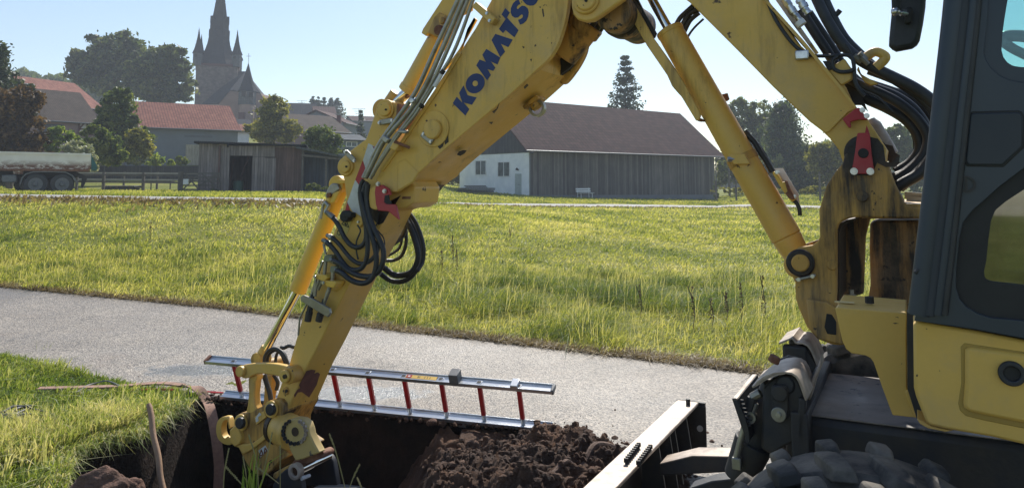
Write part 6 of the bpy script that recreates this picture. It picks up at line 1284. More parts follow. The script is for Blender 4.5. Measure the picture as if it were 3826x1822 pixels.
# ---- wheels
def tyre(off0, wd, t0, zc, Rr, name='wheel'):
    c = F(t0, off0, zc); m = MB(); sg = 72
    pf = [(0.0, .62), (.015, .80)]
    pf = [(.03, .55), (.0, .72), (.012, .86), (.05, .93), (wd-.05, .93), (wd-.012, .86), (wd, .72), (wd-.03, .55)]
    vs = []
    for y_, r_ in pf:
        for k in range(sg): a = 2*math.pi*k/sg; vs.append(c + MW*y_ + (MU*math.cos(a) + Vector((0, 0, 1))*math.sin(a))*Rr*r_)
    n = len(pf); m.add(vs, [[i*sg+k, i*sg+(k+1) % sg, (i+1)*sg+(k+1) % sg, (i+1)*sg+k] for i in range(n-1) for k in range(sg)] + [list(range(sg)), list(range((n-1)*sg, n*sg))])
    o = m.build(name, M['tyre'], ex)
    # lugs: staggered half-bars with sloping sides and worn rounded heads
    m = MB(); NL = 21
    def pt(a, y_, r_): return c + MW*y_ + (MU*math.cos(a) + Vector((0, 0, 1))*math.sin(a))*Rr*r_
    for k in range(NL):
        for big in (1, 0):
            a0 = 2*math.pi*(k + (0 if big else .42))/NL
            if big: y0, y1, dA, sk, ht = -.006, wd*.62, .074, -.15, .99
            else: y0, y1, dA, sk, ht = wd+.006, wd*.70, .058, .07, .978
            secs = []
            for f_, wf, tf in ((0, .8, .02), (.25, 1.0, .0), (.7, .95, 0), (1, .7, .02)):
                y_ = y0 + (y1-y0)*f_; a_ = a0 + sk*f_; w_ = dA*wf; hh = ht - tf + random.uniform(-.004, .004)
                yt = y0 + (y1-y0)*(.06 + .86*f_)
                secs.append([pt(a_ - w_*1.28, y_, .905), pt(a_ + w_*1.28, y_, .905), pt(a_ + w_*.85, yt, hh), pt(a_ - w_*.85, yt, hh)])
            vs = [q for s_ in secs for q in s_]; fs = [[0, 1, 2, 3], [15, 14, 13, 12]]
            for i in range(3):
                for q in range(4): fs.append([i*4+q, i*4+(q+1) % 4, i*4+4+(q+1) % 4, i*4+4+q])
            m.add(vs, fs)
    m.build('lugs', M['tyre'], o, bevel=.006, smooth=40)
    m = MB(); m.cyl(c + MW*.04, c + MW*(wd-.04), Rr*.56, Rr*.56, 40); m.build('rim', M['darkmetal'], o)
RW = .496
for t_ in (-.02, -2.75):
    for o_ in (-2.16, -1.83, -.05, .28): tyre(o_, .28, t_, .487, RW)
# ------------------------------------------------------------------ ladder on the trench edge
def ladder():
    e0 = on0 = ground_px(*Z('n', (832, 1497))); e1 = ground_px(*Z('n', (2062, 1612))); e0.z = .05; e1.z = .03
    ax = (e1 - e0).normalized(); Ln = (e1 - e0).length
    hor = Vector((-ax.y, ax.x, 0)); 
    if hor.y < 0: hor = -hor
    lean = R(24); up_ = (Vector((0, 0, 1)) * math.cos(lean) - hor * math.sin(lean)).normalized(); up_ = (up_ - ax*up_.dot(ax)).normalized()
    nn = ax.cross(up_).normalized();                 # normal of the ladder plane
    if nn.y > 0: nn = -nn                             # towards camera
    W = .315
    t = thing('ladder', e0, 'aluminium ladder with red rungs standing on its side along the trench edge', 'ladder')
    def rail(s0, s1, base, nm='rail'):
        # open channel: web + two flanges
        m = MB(); a, b = e0 + ax*s0 + up_*base, e0 + ax*s1 + up_*base; hw = .036
        m.box((a+b)/2, ax*(s1-s0)/2, nn*hw, up_*.0022)
        for sgn in (1, -1): m.box((a+b)/2 + nn*hw*sgn + up_*(.0 if base > .1 else .0), ax*(s1-s0)/2, nn*.0035, up_*.013)
        for sgn in (1, -1): m.box((a+b)/2 + nn*hw*.62*sgn + up_*.003, ax*(s1-s0)/2, nn*.006, up_*.002)
        return m.build(nm, M['alu'], t, bevel=.0015)
    # top rail ends from the photo
    def s_of(p, base):
        q = plane_px(p, e0 + up_*base, (nn)); return (q - e0).dot(ax)
    t0, t1 = s_of((768, 1310), W), s_of((2068, 1465), W); b0, b1 = 0, Ln
    r1 = rail(t0, t1, W); r0 = rail(b0, b1, 0)
    for (s, nm, bs) in ((t0, 'end_cap', W), (t1, 'end_cap', W)):
        m = MB(); m.box(e0 + ax*s + up_*bs, ax*.012, nn*.039, up_*.018); m.build(nm, M['rust'] if s == t0 else M['gray_plastic'], t, bevel=.006)
    tops = [(890, 1345), (1030, 1365), None, (1244, 1385), (1376, 1402), (1509, 1422), (1646, 1441), (1794, 1458), (1947, 1475)]
    ss_ = [s_of(p, W) for p in (Z('g', (345, 280)), Z('k', (285, 375)), Z('k', (545, 405)), Z('k', (808, 435)), Z('k', (1082, 470)), Z('k', (1367, 500)), Z('k', (1660, 540)))]
    sp_m = (ss_[-1] - ss_[1]) / 5; seq = [ss_[-1] - sp_m*k for k in range(0, 9)]
    for s in seq:
        if s < t0 + .05: continue
        m = MB(); c0_, c1_ = e0 + ax*s + up_*.004, e0 + ax*s + up_*(W+.004); m.bar(c0_, c1_, .028, .022, nn); rg_ = m.build('rung', M['alu'], t, bevel=.004)
        m = MB(); m.bar(c0_ + up_*.045, c1_ - up_*.03, .032, .027, nn); m.build('red_sleeve', ladred, rg_, bevel=.005)
        m = MB(); m.box(e0 + ax*s + up_*(W+.0045), ax*.02, nn*.017, up_*.002); hf = m.build('rung_end', M['alu'], rg_, bevel=.001); m = MB(); m.box(e0 + ax*s + up_*(W+.0068), ax*.0135, nn*.0115, up_*.0008); m.build('rung_hole', M['black'], rg_)
    # bracket blocks, sticker and foot on the top rail
    for pa, wd, hh in (((1190, 440), .034, .05), ((1632, 505), .026, .008)):
        s = s_of(Z('k', pa), W); m = MB(); m.box(e0 + ax*s + up_*(W + .012 + hh/2), ax*wd, nn*.0405, up_*(hh/2+.012)); m.build('guide_bracket', M['gray_plastic'] if hh > .02 else M['alu'], t, bevel=.004)
    sa, sb = s_of(Z('k', (815, 385)), W), s_of(Z('k', (1048, 410)), W); m = MB(); m.box(e0 + ax*(sa+sb)/2 + up_*(W+.0055), ax*(sb-sa)/2, nn*.018, up_*.001); stk = m.build('sticker', pm('yellow_sticker', (.75, .48, .08)), t)
    m = MB(); m.box(e0 + ax*(sa+.03) + up_*(W+.0068), ax*.02, nn*.016, up_*.0006); m.build('sticker_red', ladred, stk); m = MB()
    m.box(e0 + ax*(sa+.03) + up_*(W+.0075), ax*.008, nn*.008, up_*.0004); m.build('sticker_square', M['whitepaint'], stk)
    m = MB()
    for k, dx_ in enumerate((.10, .112, .15, .17, .19)): m.box(e0 + ax*(sa+dx_) + up_*(W+.0068), ax*(.002 if k else .004), nn*.009, up_*.0006)
    m.build('sticker_print', M['black'], stk)
    s = s_of(Z('k', (1250, 800)), 0); m = MB(); m.box(e0 + ax*(s+.0) - up_*.035, ax*.03, nn*.03, up_*.02); m.build('foot', M['alu'], t, bevel=.004)
ladred = pm('red_rung_sleeve', (.48, .02, .025), (.40, .018, .02), 6, .35)
ladder()
# ------------------------------------------------------------------ flat hose over the bank, handle in the trench, cables, weeds
def g3(p, dz=0): v = ground_px(*p); v.z += dz; return v
sp3 = [g3(p, .05) for p in Z('L4', (330, 410), (600, 402), (880, 395), (1050, 388), (1180, 378), (1330, 365), (1480, 366), (1620, 385), (1740, 415))]
k_ = sp3[-1]
sp3 += [P(*Z('L4', (1815, 460)), k_.y - .12), P(*Z('L4', (1850, 540)), k_.y - .26), P(*Z('L4', (1885, 700)), k_.y - .36), P(*Z('L4', (1910, 870)), k_.y - .40), P(*Z('L4', (1925, 1050)), k_.y - .42), P(*Z('L4', (1915, 1300)), k_.y - .46)]
pts = smooth_pts(sp3, 6); m = MB(); vs = []
for i, p in enumerate(pts):
    d = (pts[min(i+1, len(pts)-1)] - pts[max(i-1, 0)]).normalized(); f_ = float(sstep(.25, .72, i/len(pts))); sdv = Vector((.35, -.94, 0)).lerp(Vector((1, .15, 0)), f_).normalized(); sdv = (sdv - d*sdv.dot(d)).normalized(); n_ = d.cross(sdv)
    for a, b in ((-1, -1), (1, -1), (1, 1), (-1, 1)): vs.append(p + sdv*.036*a + n_*.006*b)
m.add(vs, [[i*4+k, i*4+(k+1) % 4, (i+1)*4+(k+1) % 4, (i+1)*4+k] for i in range(len(pts)-1) for k in range(4)] + [[0, 1, 2, 3], [len(vs)-1, len(vs)-2, len(vs)-3, len(vs)-4]])
o = m.build('flat_hose', M['strap'], loc=sp3[8]); tag(o, 'reddish brown flat hose lying on the grass and hanging into the trench', 'hose')
a_, b_ = P(*Z('L4', (1305, 490)), 5.05), P(*Z('L4', (1450, 1330)), 4.75)
m = MB(); n_ = 14; m.tube([a_.lerp(b_, k/n_) + Vector((.004*math.sin(k), 0, 0)) for k in range(n_+1)], [.014] + [.0175]*200, 14, 2); o = m.build('tool_handle', M['wood'], loc=b_); tag(o, 'long wooden tool handle leaning against the left trench wall', 'handle')
def cable(lab, pts, r, mat='rubber', name='cable', grp=None, dz=.03):
    ps = [g3(p, dz + random.uniform(0, .02)) for p in Z('L4', *pts)]; m = MB(); m.tube(ps, r, 8, 8); o = m.build(name, M[mat], loc=ps[0]); tag(o, lab, 'cable', grp); return o
cpts = [(-160, 690), (0, 690), (100, 650), (200, 630), (290, 632), (180, 640), (130, 665), (170, 690), (260, 700), (380, 735), (470, 735), (440, 700), (330, 670), (240, 660), (140, 700), (60, 740), (0, 755), (-80, 762), (-20, 740), (90, 725), (220, 700), (160, 735), (100, 768), (0, 715), (-100, 725)]
cable('tangled black power cable lying on the grass at the left', cpts, .009, 'rubber', 'power_cable', dz=.09)
cable('thin pale cable arching out of the grass before the road', [(640, 470), (700, 440), (760, 385), (850, 358), (930, 362), (1010, 382), (1060, 400)], .006, 'gray_plastic', 'thin_cable', dz=.05)
# red barrier tape scraps
for pp, lb_ in ((((1240, 405), (1400, 395), (1520, 402), (1400, 410)), 'longer scrap of red tape under the flat hose'), (((1760, 418), (1900, 425), (1960, 432), (1850, 430)), 'short scrap of red tape by the trench corner')):
    ps = [g3(p, .035) for p in Z('L4', *pp)]; m = MB(); m.tube(ps, .006, 5, 4); tag(m.build('plastic_tape', ladred, loc=ps[0]), lb_, 'tape', 'scraps of red tape')
# ------------------------------------------------------------------ soil heap and clods
def heapz(x, y):
    def bumpf(cx, cy, rx, ry, h, p=1.6): 
        d = ((x-cx)/rx)**2 + ((y-cy)/ry)**2; return h*math.exp(-d**(p/2)*1.1)
    h = bumpf(.28, 5.0, .34, .32, .30) + bumpf(.12, 4.35, .55, .45, .26) + bumpf(.55, 4.55, .5, .6, .22) + bumpf(-.35, 4.25, .32, .40, .20) + bumpf(-.12, 3.9, .6, .4, .24) + bumpf(.42, 3.6, .6, .4, .22) + bumpf(-.25, 4.9, .35, .4, .10)
    return h
hx = np.arange(-1.15, 1.35, .0115); hy = np.arange(3.1, 5.75, .0115); V = []; Fm = []
HXn, HYn = len(hx), len(hy)
blends = []
for j, y in enumerate(hy):
    for i, x in enumerate(hx):
        h = heapz(x, y)
        v3_ = Vector((x, y, 0)); n1 = noise.fractal(v3_*3, 1, 2, 3); n2 = noise.turbulence(v3_*9, 4, False); n3 = noise.turbulence(v3_*30, 3, False)
        edge = min(1, h/.06)
        if x < -.36: edge = max(edge, .9)
        # left side of the heap slides into the trench
        sl_ = max(0, -.20 - x + .25*(y-4.3)*(-1 if y < 4.3 else 1.0)); drop = 0
        dx_ = -.42 + .10*math.sin(y*3)
        if x < dx_: drop = (dx_ - x)*1.25
        h *= .66
        z = h + edge*(.06*n1 + .075*(n2-.5) + .028*(n3-.5)) - .035 - drop
        V.append((x, y, z))
V = np.array(V)
idx = np.arange(HXn*HYn).reshape(HYn, HXn); Fq = np.stack([idx[:-1, :-1], idx[:-1, 1:], idx[1:, 1:], idx[1:, :-1]], -1).reshape(-1, 4)
zq = V[:, 2][Fq].max(1); xq = V[:, 0][Fq].mean(1); keep = (zq > -.03) | (xq < .15); Fq = Fq[keep]
hm = MB(); hloc = Vector((.2, 4.5, 0)); me = bpy.data.meshes.new('soil_heap'); me.from_pydata((V - np.array(hloc)).tolist(), [], Fq.tolist()); me.materials.append(M['soil'])
bm = bmesh.new(); bm.from_mesh(me); bmesh.ops.delete(bm, geom=[v for v in bm.verts if not v.link_faces], context='VERTS'); bm.to_mesh(me); bm.free(); me.polygons.foreach_set('use_smooth', [True]*len(me.polygons))
o = bpy.data.objects.new('soil_heap', me); COL.objects.link(o); o.location = hloc; tag(o, 'heap of dark crumbly dug soil between trench and dozer blade', 'soil heap')
def hz(x, y):
    i = int((x-hx[0])/.0115); j = int((y-hy[0])/.0115)
    return V[j*HXn+i, 2] if 0 <= i < HXn and 0 <= j < HYn else 0
m = MB()
for k in range(9000):
    x = random.uniform(-.95, 1.1); y = random.uniform(3.4, 5.5)
    if heapz(x, y) < .02 and random.random() < .9: continue
    r_ = .005 + .024*random.random()**4; m.blob((x, y, hz(x, y) + r_*.3), r_, .35, (1, 1, .8))
o = m.build('soil_crumbs', M['soil'], loc=hloc, smooth=0, recalc=False); tag(o, 'loose soil crumbs scattered over the heap', 'soil crumbs', kind='stuff')
# a pale split root lying on the heap
a_, b_ = Vector((.12, 4.05, 0)), Vector((.62, 4.78, 0)); m = MB()
m.tube([Vector((a_.x + (b_.x-a_.x)*k/6, a_.y + (b_.y-a_.y)*k/6 + .008*math.sin(k*1.9), hz(a_.x + (b_.x-a_.x)*k/6, a_.y + (b_.y-a_.y)*k/6) + .015)) for k in range(7)], [.008]*4 + [.014]*8 + [.018]*60, 8, 4)
tag(m.build('root', pm('split_root', (.16, .10, .07), (.07, .04, .03), 20, .9, 0, .6, 60), loc=a_), 'long pale reddish root lying across the soil heap', 'root')
# big clod at the lower left
def clod(c, r, sq, lab, n_=5):
    bm = bmesh.new(); bmesh.ops.create_icosphere(bm, subdivisions=n_, radius=1)
    for v in bm.verts:
        p = v.co.copy(); d = 1 + .22*noise.fractal(p*1.6 + c, 1, 2, 4) + .05*noise.turbulence(p*7, 3, False)
        v.co = Vector((p.x*r*sq[0], p.y*r*sq[1], max(p.z, -.6)*r*sq[2])) * d
    me = bpy.data.meshes.new('clod'); bm.to_mesh(me); bm.free(); me.materials.append(M['soil_red']); me.polygons.foreach_set('use_smooth', [True]*len(me.polygons))
    o = bpy.data.objects.new('soil_clod', me); COL.objects.link(o); o.location = c; return tag(o, lab, 'clod', 'soil clods')
M['soil_red'] = pm('reddish_loam', (.16, .085, .058), (.06, .034, .024), 4, .95, 0, .9, 30, bdist=.03)
c_ = P(*Z('L4', (900, 1190)), 4.25); clod(Vector((c_.x+.0, 4.3, c_.z - .11)), .18, (1.1, .7, .9), 'large reddish brown clod at the lower left trench end')
for pp, r_, lb_ in ((Z('d', (1088, 1067)), .035, 'small dark clod on the road right of the last ladder rung'), ((1610, 1539), .018, 'tiny clod on the road under the ladder'), ((2643, 1621), .016, 'tiny clod on the asphalt behind the blade'), ((2660, 1655), .02, 'small crumb on the asphalt left of the step plate'), ((518, 1410), .012, 'tiny dark stone on the road at left, nearest the grass'), ((748, 1410), .011, 'tiny dark stone on the road left of the ladder')):
    v = ground_px(*pp); clod(Vector((v.x, v.y, v.z + r_*.4)), r_, (1, 1, .8), lb_, 2)
# crumbs along the trench edge on the asphalt
m = MB()
for k in range(700):
    i = random.random()*(len(TR_FAR)-1); a = TR_FAR[int(i)]; b = TR_FAR[int(i)+1]; f_ = i - int(i); x, y = a[0]*(1-f_)+b[0]*f_, a[1]*(1-f_)+b[1]*f_
    o_ = random.gauss(0, .05); x += o_*.3 + random.gauss(0, .02); y += o_ + .0; r_ = .004 + .018*random.random()**2.5; m.blob((x, y, gz(x, y) + .008), r_, .35)
for k in range(160):
    x, y = random.uniform(.3, 1.4), random.uniform(4.6, 6.3); 
    if random.random() > math.exp(-math.hypot(x-.4, y-5.2)*2): continue
    m.blob((x, y, .013), .003 + .008*random.random()**2, .35)
tag(m.build('edge_crumbs', M['soil'], loc=(0, 5.6, 0), smooth=0, recalc=False), 'soil crumbs spilled along the trench edge', 'soil crumbs', kind='stuff')
# ------------------------------------------------------------------ grass
def nvec(xs, ys, s, seed=0.0): return np.array([noise.noise(Vector((x*s, y*s, seed))) for x, y in zip(xs, ys)])
def blades(name, X, Y, Zb, Hh, Wd, tint, mat, lean=.35, wind=(.3, -.1), loc=(0, 0, 0), curl=.6, label=None, droop=0.0):
    n = len(X); th = rng.uniform(0, 2*np.pi, n); wx, wy = np.cos(th), np.sin(th)
    la = rng.uniform(0, 2*np.pi, n); lm = np.abs(rng.normal(0, lean, n)); lx, ly = np.cos(la)*lm + wind[0]*lean, np.sin(la)*lm + wind[1]*lean
    base = np.stack([X, Y, Zb - .01], 1); side = np.stack([wx, wy, np.zeros(n)], 1) * (Wd*.5)[:, None]
    mid = base + np.stack([lx*Hh*.35, ly*Hh*.35, Hh*.6], 1); tip = base + np.stack([lx*Hh*(1+curl*lm*.4), ly*Hh*(1+curl*lm*.4), Hh*(np.clip(1.05 - .35*lm*curl, .3, 1.1) - droop*rng.random(n))], 1)
    v = np.stack([base - side, base + side, mid - side*.75, mid + side*.75, tip], 1).reshape(-1, 3)
    k = np.arange(n)[:, None]*5; t = np.concatenate([k + np.array([[0, 1, 3]]), k + np.array([[0, 3, 2]]), k + np.array([[2, 3, 4]])], 1).reshape(-1, 3)
    o = raw_mesh(name, v, t, np.repeat(np.clip(tint, 0, 1), 5), mat, loc=loc); return tag(o, label, None, None, 'stuff')
RFa = np.array([p[0]/p[1] for p in ROAD_FAR]); RFd = np.array([p[1] for p in ROAD_FAR])
FNa = np.array([p[0]/p[1] for p in FR_NEAR]); FNd = np.array([p[1] for p in FR_NEAR]); FFd = np.array([p[1] for p in FR_FAR]); FFa = np.array([p[0]/p[1] for p in FR_FAR])
def field(n, d0, d1, power, h, wv, seed, amin=-.72, amax=.70):
    a = rng.uniform(amin, amax, n); u = rng.uniform(0, 1, n); lo = np.interp(a, RFa, RFd) + .02; D = np.maximum(lo, d0) ; 
    D = (D**power + u*(d1**power - D**power))**(1/power); hi = np.interp(a, FNa, FNd); ok = (D > lo) & (D < hi - .1)
    return a[ok], D[ok]
def tint_of(X, Y, spread=.22):
    t = .42 + .55*nvec(X, Y, .28, 3) + .35*nvec(X, Y, 1.3, 7) + rng.normal(0, spread, len(X)); return np.clip(t, 0, 1)
parts = []
# near belt with tall tufts along the road
a, D = field(95000, 0, 15, 1.2, 0, 0, 1); X, Y = a*D, D
lo = np.interp(a, RFa, RFd); ed = np.clip((D - lo)/.9, 0, 1); nb = nvec(X, Y, .9, 11); nb2 = nvec(X, Y, 2.6, 4)
Hh = (.05 + .09*ed + .20*np.clip(nb + .1, 0, 1)*ed + .10*np.clip(nb2, 0, 1)) * rng.uniform(.45, 1.2, len(X)); Hh *= np.where(X < -1.5, .5, .62); Hh = np.where((nb > .12) & (X > -3.5), Hh*1.5 + .05, Hh)
tn = tint_of(X, Y); tn = np.where(ed < .3, tn + .35, tn); tn = np.where(nb > .12, tn - .32, tn) + .25*nvec(X, Y, 5, 9)
blades('meadow_edge_grass', X, Y, base_z(X, Y), Hh, .006 + .004*rng.random(len(X)), tn, M['grass'], 1.25, label='tall uncut grass along the far side of the road')
# seed stalks
k = rng.random(len(X)) < .035; blades('seed_stalks', X[k], Y[k], base_z(X[k], Y[k]), Hh[k]*1.5 + .12, np.full(k.sum(), .005), np.full(k.sum(), .95), M['grass'], .35, label='dry straw coloured seed stalks in the meadow edge')
a, D = field(130000, 10, 30, .8, 0, 0, 2); X, Y = a*D, D; nb = nvec(X, Y, .5, 21); nb3 = nvec(X, Y, 1.8, 5)
Hh = (.05 + .06*np.clip(nb + .2, 0, 1) + .10*np.clip(nb3, 0, 1)) * rng.uniform(.5, 1.5, len(X)); tn = tint_of(X, Y) - .4*np.clip(nb3, 0, 1) + .05
blades('meadow_grass', X, Y, base_z(X, Y), Hh, .010 + .0006*D, tn, M['grass'], 1.4, label='tussocky yellow green meadow grass')
a, D = field(90000, 24, 70, .9, 0, 0, 3); X, Y = a*D, D; nb = nvec(X, Y, .4, 31)
blades('far_meadow_grass', X, Y, base_z(X, Y), (.10 + .12*np.clip(nb, 0, 1)) * rng.uniform(.6, 1.4, len(X)), .02 + .0011*D, tint_of(X, Y, .15) + .06, M['grass'], .9, label='short mown grass at the far end of the meadow')
# dead brown fringe hugging the asphalt
n = 26000; a = rng.uniform(-.72, .70, n); D = np.interp(a, RFa, RFd) - .04 + np.abs(rng.normal(0, .16, n)); X, Y = a*D, D
fringe = leafmat('dead_fringe_grass', (.07, .05, .03), (.22, .16, .085), (.42, .33, .2), .3)
blades('dead_grass_fringe', X, Y, base_z(X, Y) + .01, .025 + .05*rng.random(n), .008 + .005*rng.random(n), .5 + .3*nvec(X, Y, 2, 77) + rng.normal(0, .25, n), fringe, 1.5, label='dead brown grass fringe creeping over the road edge')
n = 3500; a = rng.uniform(-.72, .6, n); D = np.interp(a, FNa, FNd) - np.abs(rng.normal(0, 1.0, n)) - .1; X, Y = a*D, D
blades('dead_grass_fringe', X, Y, base_z(X, Y) + .01, .10 + .08*rng.random(n), .05 + .03*rng.random(n), .55 + rng.normal(0, .2, n), fringe, 1.2, label='dry brownish strip of grass along the far road')
# beyond the far road
n = 60000; a = rng.uniform(-.72, .72, n); lo = np.interp(a, FFa, FFd); D = lo + .15 + rng.random(n)**1.4*(np.where(a > -.1, 34, 22)); X, Y = a*D, D
blades('verge_beyond_road', X, Y, base_z(X, Y), .06 + .09*rng.random(n), .02 + .001*D, tint_of(X, Y, .15) - .05, M['grass'], .5, label='short grass strip beyond the far road')
# near left verge
n = 130000; X = rng.uniform(-7.5, -1.9, n); Y = rng.uniform(2.6, 10.5, n); edge_poly = [tuple(p) for p in ROAD_NEAR[:5]]
vp = [( -9, 11)] + ROAD_NEAR[:4] + [TR_FAR[0]] + TR_LEFT[::-1] + [(-2.3, 4.0), (-2.2, 2), (-9, 2)]
ok = inpoly(X, Y, vp) & (np.abs(X/Y) < .75); X, Y = X[ok], Y[ok]
dt = dist_poly(X, Y, TR_LEFT, False); nb = nvec(X, Y, 1.1, 41); nb2 = nvec(X, Y, 4, 43)
Hh = (.045 + .05*np.clip(nb + .2, 0, 1) + .07*np.clip(nb2, 0, 1)) * rng.uniform(.6, 1.5, len(X)); dry = np.clip(1 - np.abs(Y - 5.45 - .2*nb)/.55, 0, 1) * (X > -4.2)
tn = np.clip(.35 + .5*nb + .3*nb2 + rng.normal(0, .2, len(X)) + .35*dry, 0, 1)
blades('verge_grass', X, Y, base_z(X, Y) + .015, Hh, .007 + .005*rng.random(len(X)), tn, M['verge'], .95, wind=(.5, -.5), label='matted grass and clover on the bank left of the trench')
n = 16000; X = rng.uniform(-4.6, -2.35, n); Y = 5.35 + .25*np.sin(X*2.1) + rng.normal(0, .28, n); ok = inpoly(X, Y, vp) & (dist_poly(X, Y, TR_LEFT, False) > .10); X, Y = X[ok], Y[ok]; n = len(X)
blades('matted_dry_grass', X, Y, base_z(X, Y) + .04, .07 + .08*rng.random(n), .007 + .005*rng.random(n), np.clip(.72 + .5*nvec(X, Y, 3, 61) + rng.normal(0, .22, n), 0, 1), M['verge'], .6, wind=(.3, -.5), curl=.4, label='pale matted dry grass on the bank around the hose')
# overhanging tufts on the trench rim
n = 2600; i = rng.uniform(0, len(TR_LEFT)-1.001, n); TL = np.array(TR_LEFT); q = TL[i.astype(int)]*(1-(i % 1))[:, None] + TL[i.astype(int)+1]*(i % 1)[:, None]
X, Y = q[:, 0] + rng.uniform(-.14, .02, n), q[:, 1] + rng.uniform(-.04, .04, n)
o = blades('rim_grass', X, Y, base_z(X, Y) + .0, .06 + .10*rng.random(n), .005 + .004*rng.random(n), rng.uniform(.2, 1, n), M['verge'], .5, wind=(1.0, -.5), curl=.6, droop=1.4, label='long dry grass hanging over the trench rim')
# near bank blades at the bottom of the picture
n = 900; X = rng.uniform(-2.3, -.5, n); Y = rng.uniform(3.6, 4.02, n); blades('bank_grass', X, Y, np.zeros(n), .05 + .10*rng.random(n)**2, .006 + .003*rng.random(n), rng.uniform(.2, .7, n), M['verge'], .5, label='sparse grass on the near bank at the bottom edge')
def stalk(pts, D, lab, col='grass', w_=.005):
    ps = [P(*p, D) for p in pts]; m = MB(); m.tube(ps, [w_*.45]*3 + [w_*.6]*40, 5, 5); d = (ps[-1]-ps[-2]).normalized()
    for k in range(9): q = ps[-2].lerp(ps[-1], k/8); m.blob(q, w_*.9, .3, (.8, .8, 1.8))
    o = m.build('grass_stalk', dryst, loc=ps[0]); tag(o, lab, 'grass stalk', 'grass stalks before the trench')
dryst = pm('dry_straw', (.34, .28, .13), (.24, .22, .08), 30, .7)
for k, (pts, lb_) in enumerate((([(355, 1227), (345, 1050), (310, 900), (278, 805)], 'tall dry stalk crossing the lower coupler'), ([(385, 1180), (400, 1080), (430, 950), (465, 790)], 'thin stalk in front of the coupler sticker'), ([(1050, 1227), (1010, 1060), (965, 900), (925, 798)], 'tallest curved stalk right of the bucket'), ([(1085, 1227), (1120, 1130), (1165, 1040)], 'leaning stalk at the right of the bucket'), ([(75, 1227), (85, 1080), (118, 915)], 'upright stalk left of the coupler'), ([(250, 1227), (180, 1150), (90, 1050)], 'stalk leaning left below the hook'), ([(265, 1180), (250, 1080), (232, 980)], 'short stalk beneath the catch plate'), ([(530, 1227), (530, 1000), (530, 890)], 'straight stalk in front of the tilt motor'), ([(520, 1190), (430, 1120), (335, 1055)], 'stalk lying slanted over the coupler foot'), ([(1230, 1300), (1180, 1220), (1148, 1150)], 'low stalk at the far right of the group'))):
    stalk(Z('G3', *pts), 3.95 + .03*k, lb_)
# green reed-like tuft on the left verge and the one by the coupler
def tuft(base, D, n_, h, lab, spread=.06, mat='leaf_light'):
    c = P(*base, D); n_ = n_; X = c.x + rng.normal(0, spread*.4, n_); Y = np.full(n_, c.y) + rng.normal(0, spread*.4, n_)
    o = blades('grass_tuft', X, Y, np.full(n_, c.z), h*rng.uniform(.5, 1.1, n_), np.full(n_, .009), rng.uniform(.2, .9, n_), M[mat], .28, loc=(c.x, c.y, c.z)); tag(o, lab, 'grass tuft'); o['kind'] = 'thing'
tuft(Z('L4', (345, 240)), 8.2, 12, .42, 'tall reedy tuft at the road edge on the left'); tuft(Z('G3', (300, 1250)), 4.0, 16, .22, 'green grass tuft below the yellow coupler')
# brown dock stalks in the meadow
def dock(p, D, h, lab):
    b = ground_px(*p); b = Vector((b.x, b.y, b.z)); t = thing('dock_plant', b, lab, 'weed', 'brown dock stalks in the meadow')
    m = MB(); m.tube([b, b + Vector((.02, 0, h*.5)), b + Vector((random.uniform(-.06, .06), 0, h))], .005, 5, 4); m.build('stem', M['bark'], t)
    m = MB()
    for k in range(60): f_ = random.uniform(.3, 1); br_ = random.choice((-1, 0, 0, 1)); m.blob(b + Vector((br_*.012*(1.2-f_) + random.gauss(0, .012*(1.4-f_)), random.gauss(0, .016), h*f_)), random.uniform(.004, .009), .4)
    m.build('seed_head', dockm, t, smooth=0)
dockm = pm('brown_dock_seed', (.10, .055, .035), (.16, .09, .05), 20, .9)
for p, h, lb_ in (((1690, 1010), .62, 'tall dock stalk in mid meadow beside the hoses'), ((1705, 1018), .4, 'shorter dock stalk just right of the tall one'), ((1650, 1015), .38, 'dock stalk nearest the black hoses'), ((2392, 1190), .42, 'dark dock stalk below the boom cylinder, left one'), ((2590, 1230), .5, 'dock stalk in the tall grass left of the excavator'), ((2715, 1200), .36, 'thin dock stalk behind the tall grass clump'), ((2770, 1215), .5, 'dense brown dock stalk left of the boom foot'), ((2855, 1230), .62, 'tallest dock stalk right beside the boom foot'), ((2660, 1225), .35, 'small dock stalk between the larger ones'), ((560, 905), .4, 'lone dock stalk in the left part of the meadow'), ((1905, 900), .35, 'lone dock stalk in the middle of the meadow')):
    dock(p, 0, h, lb_)
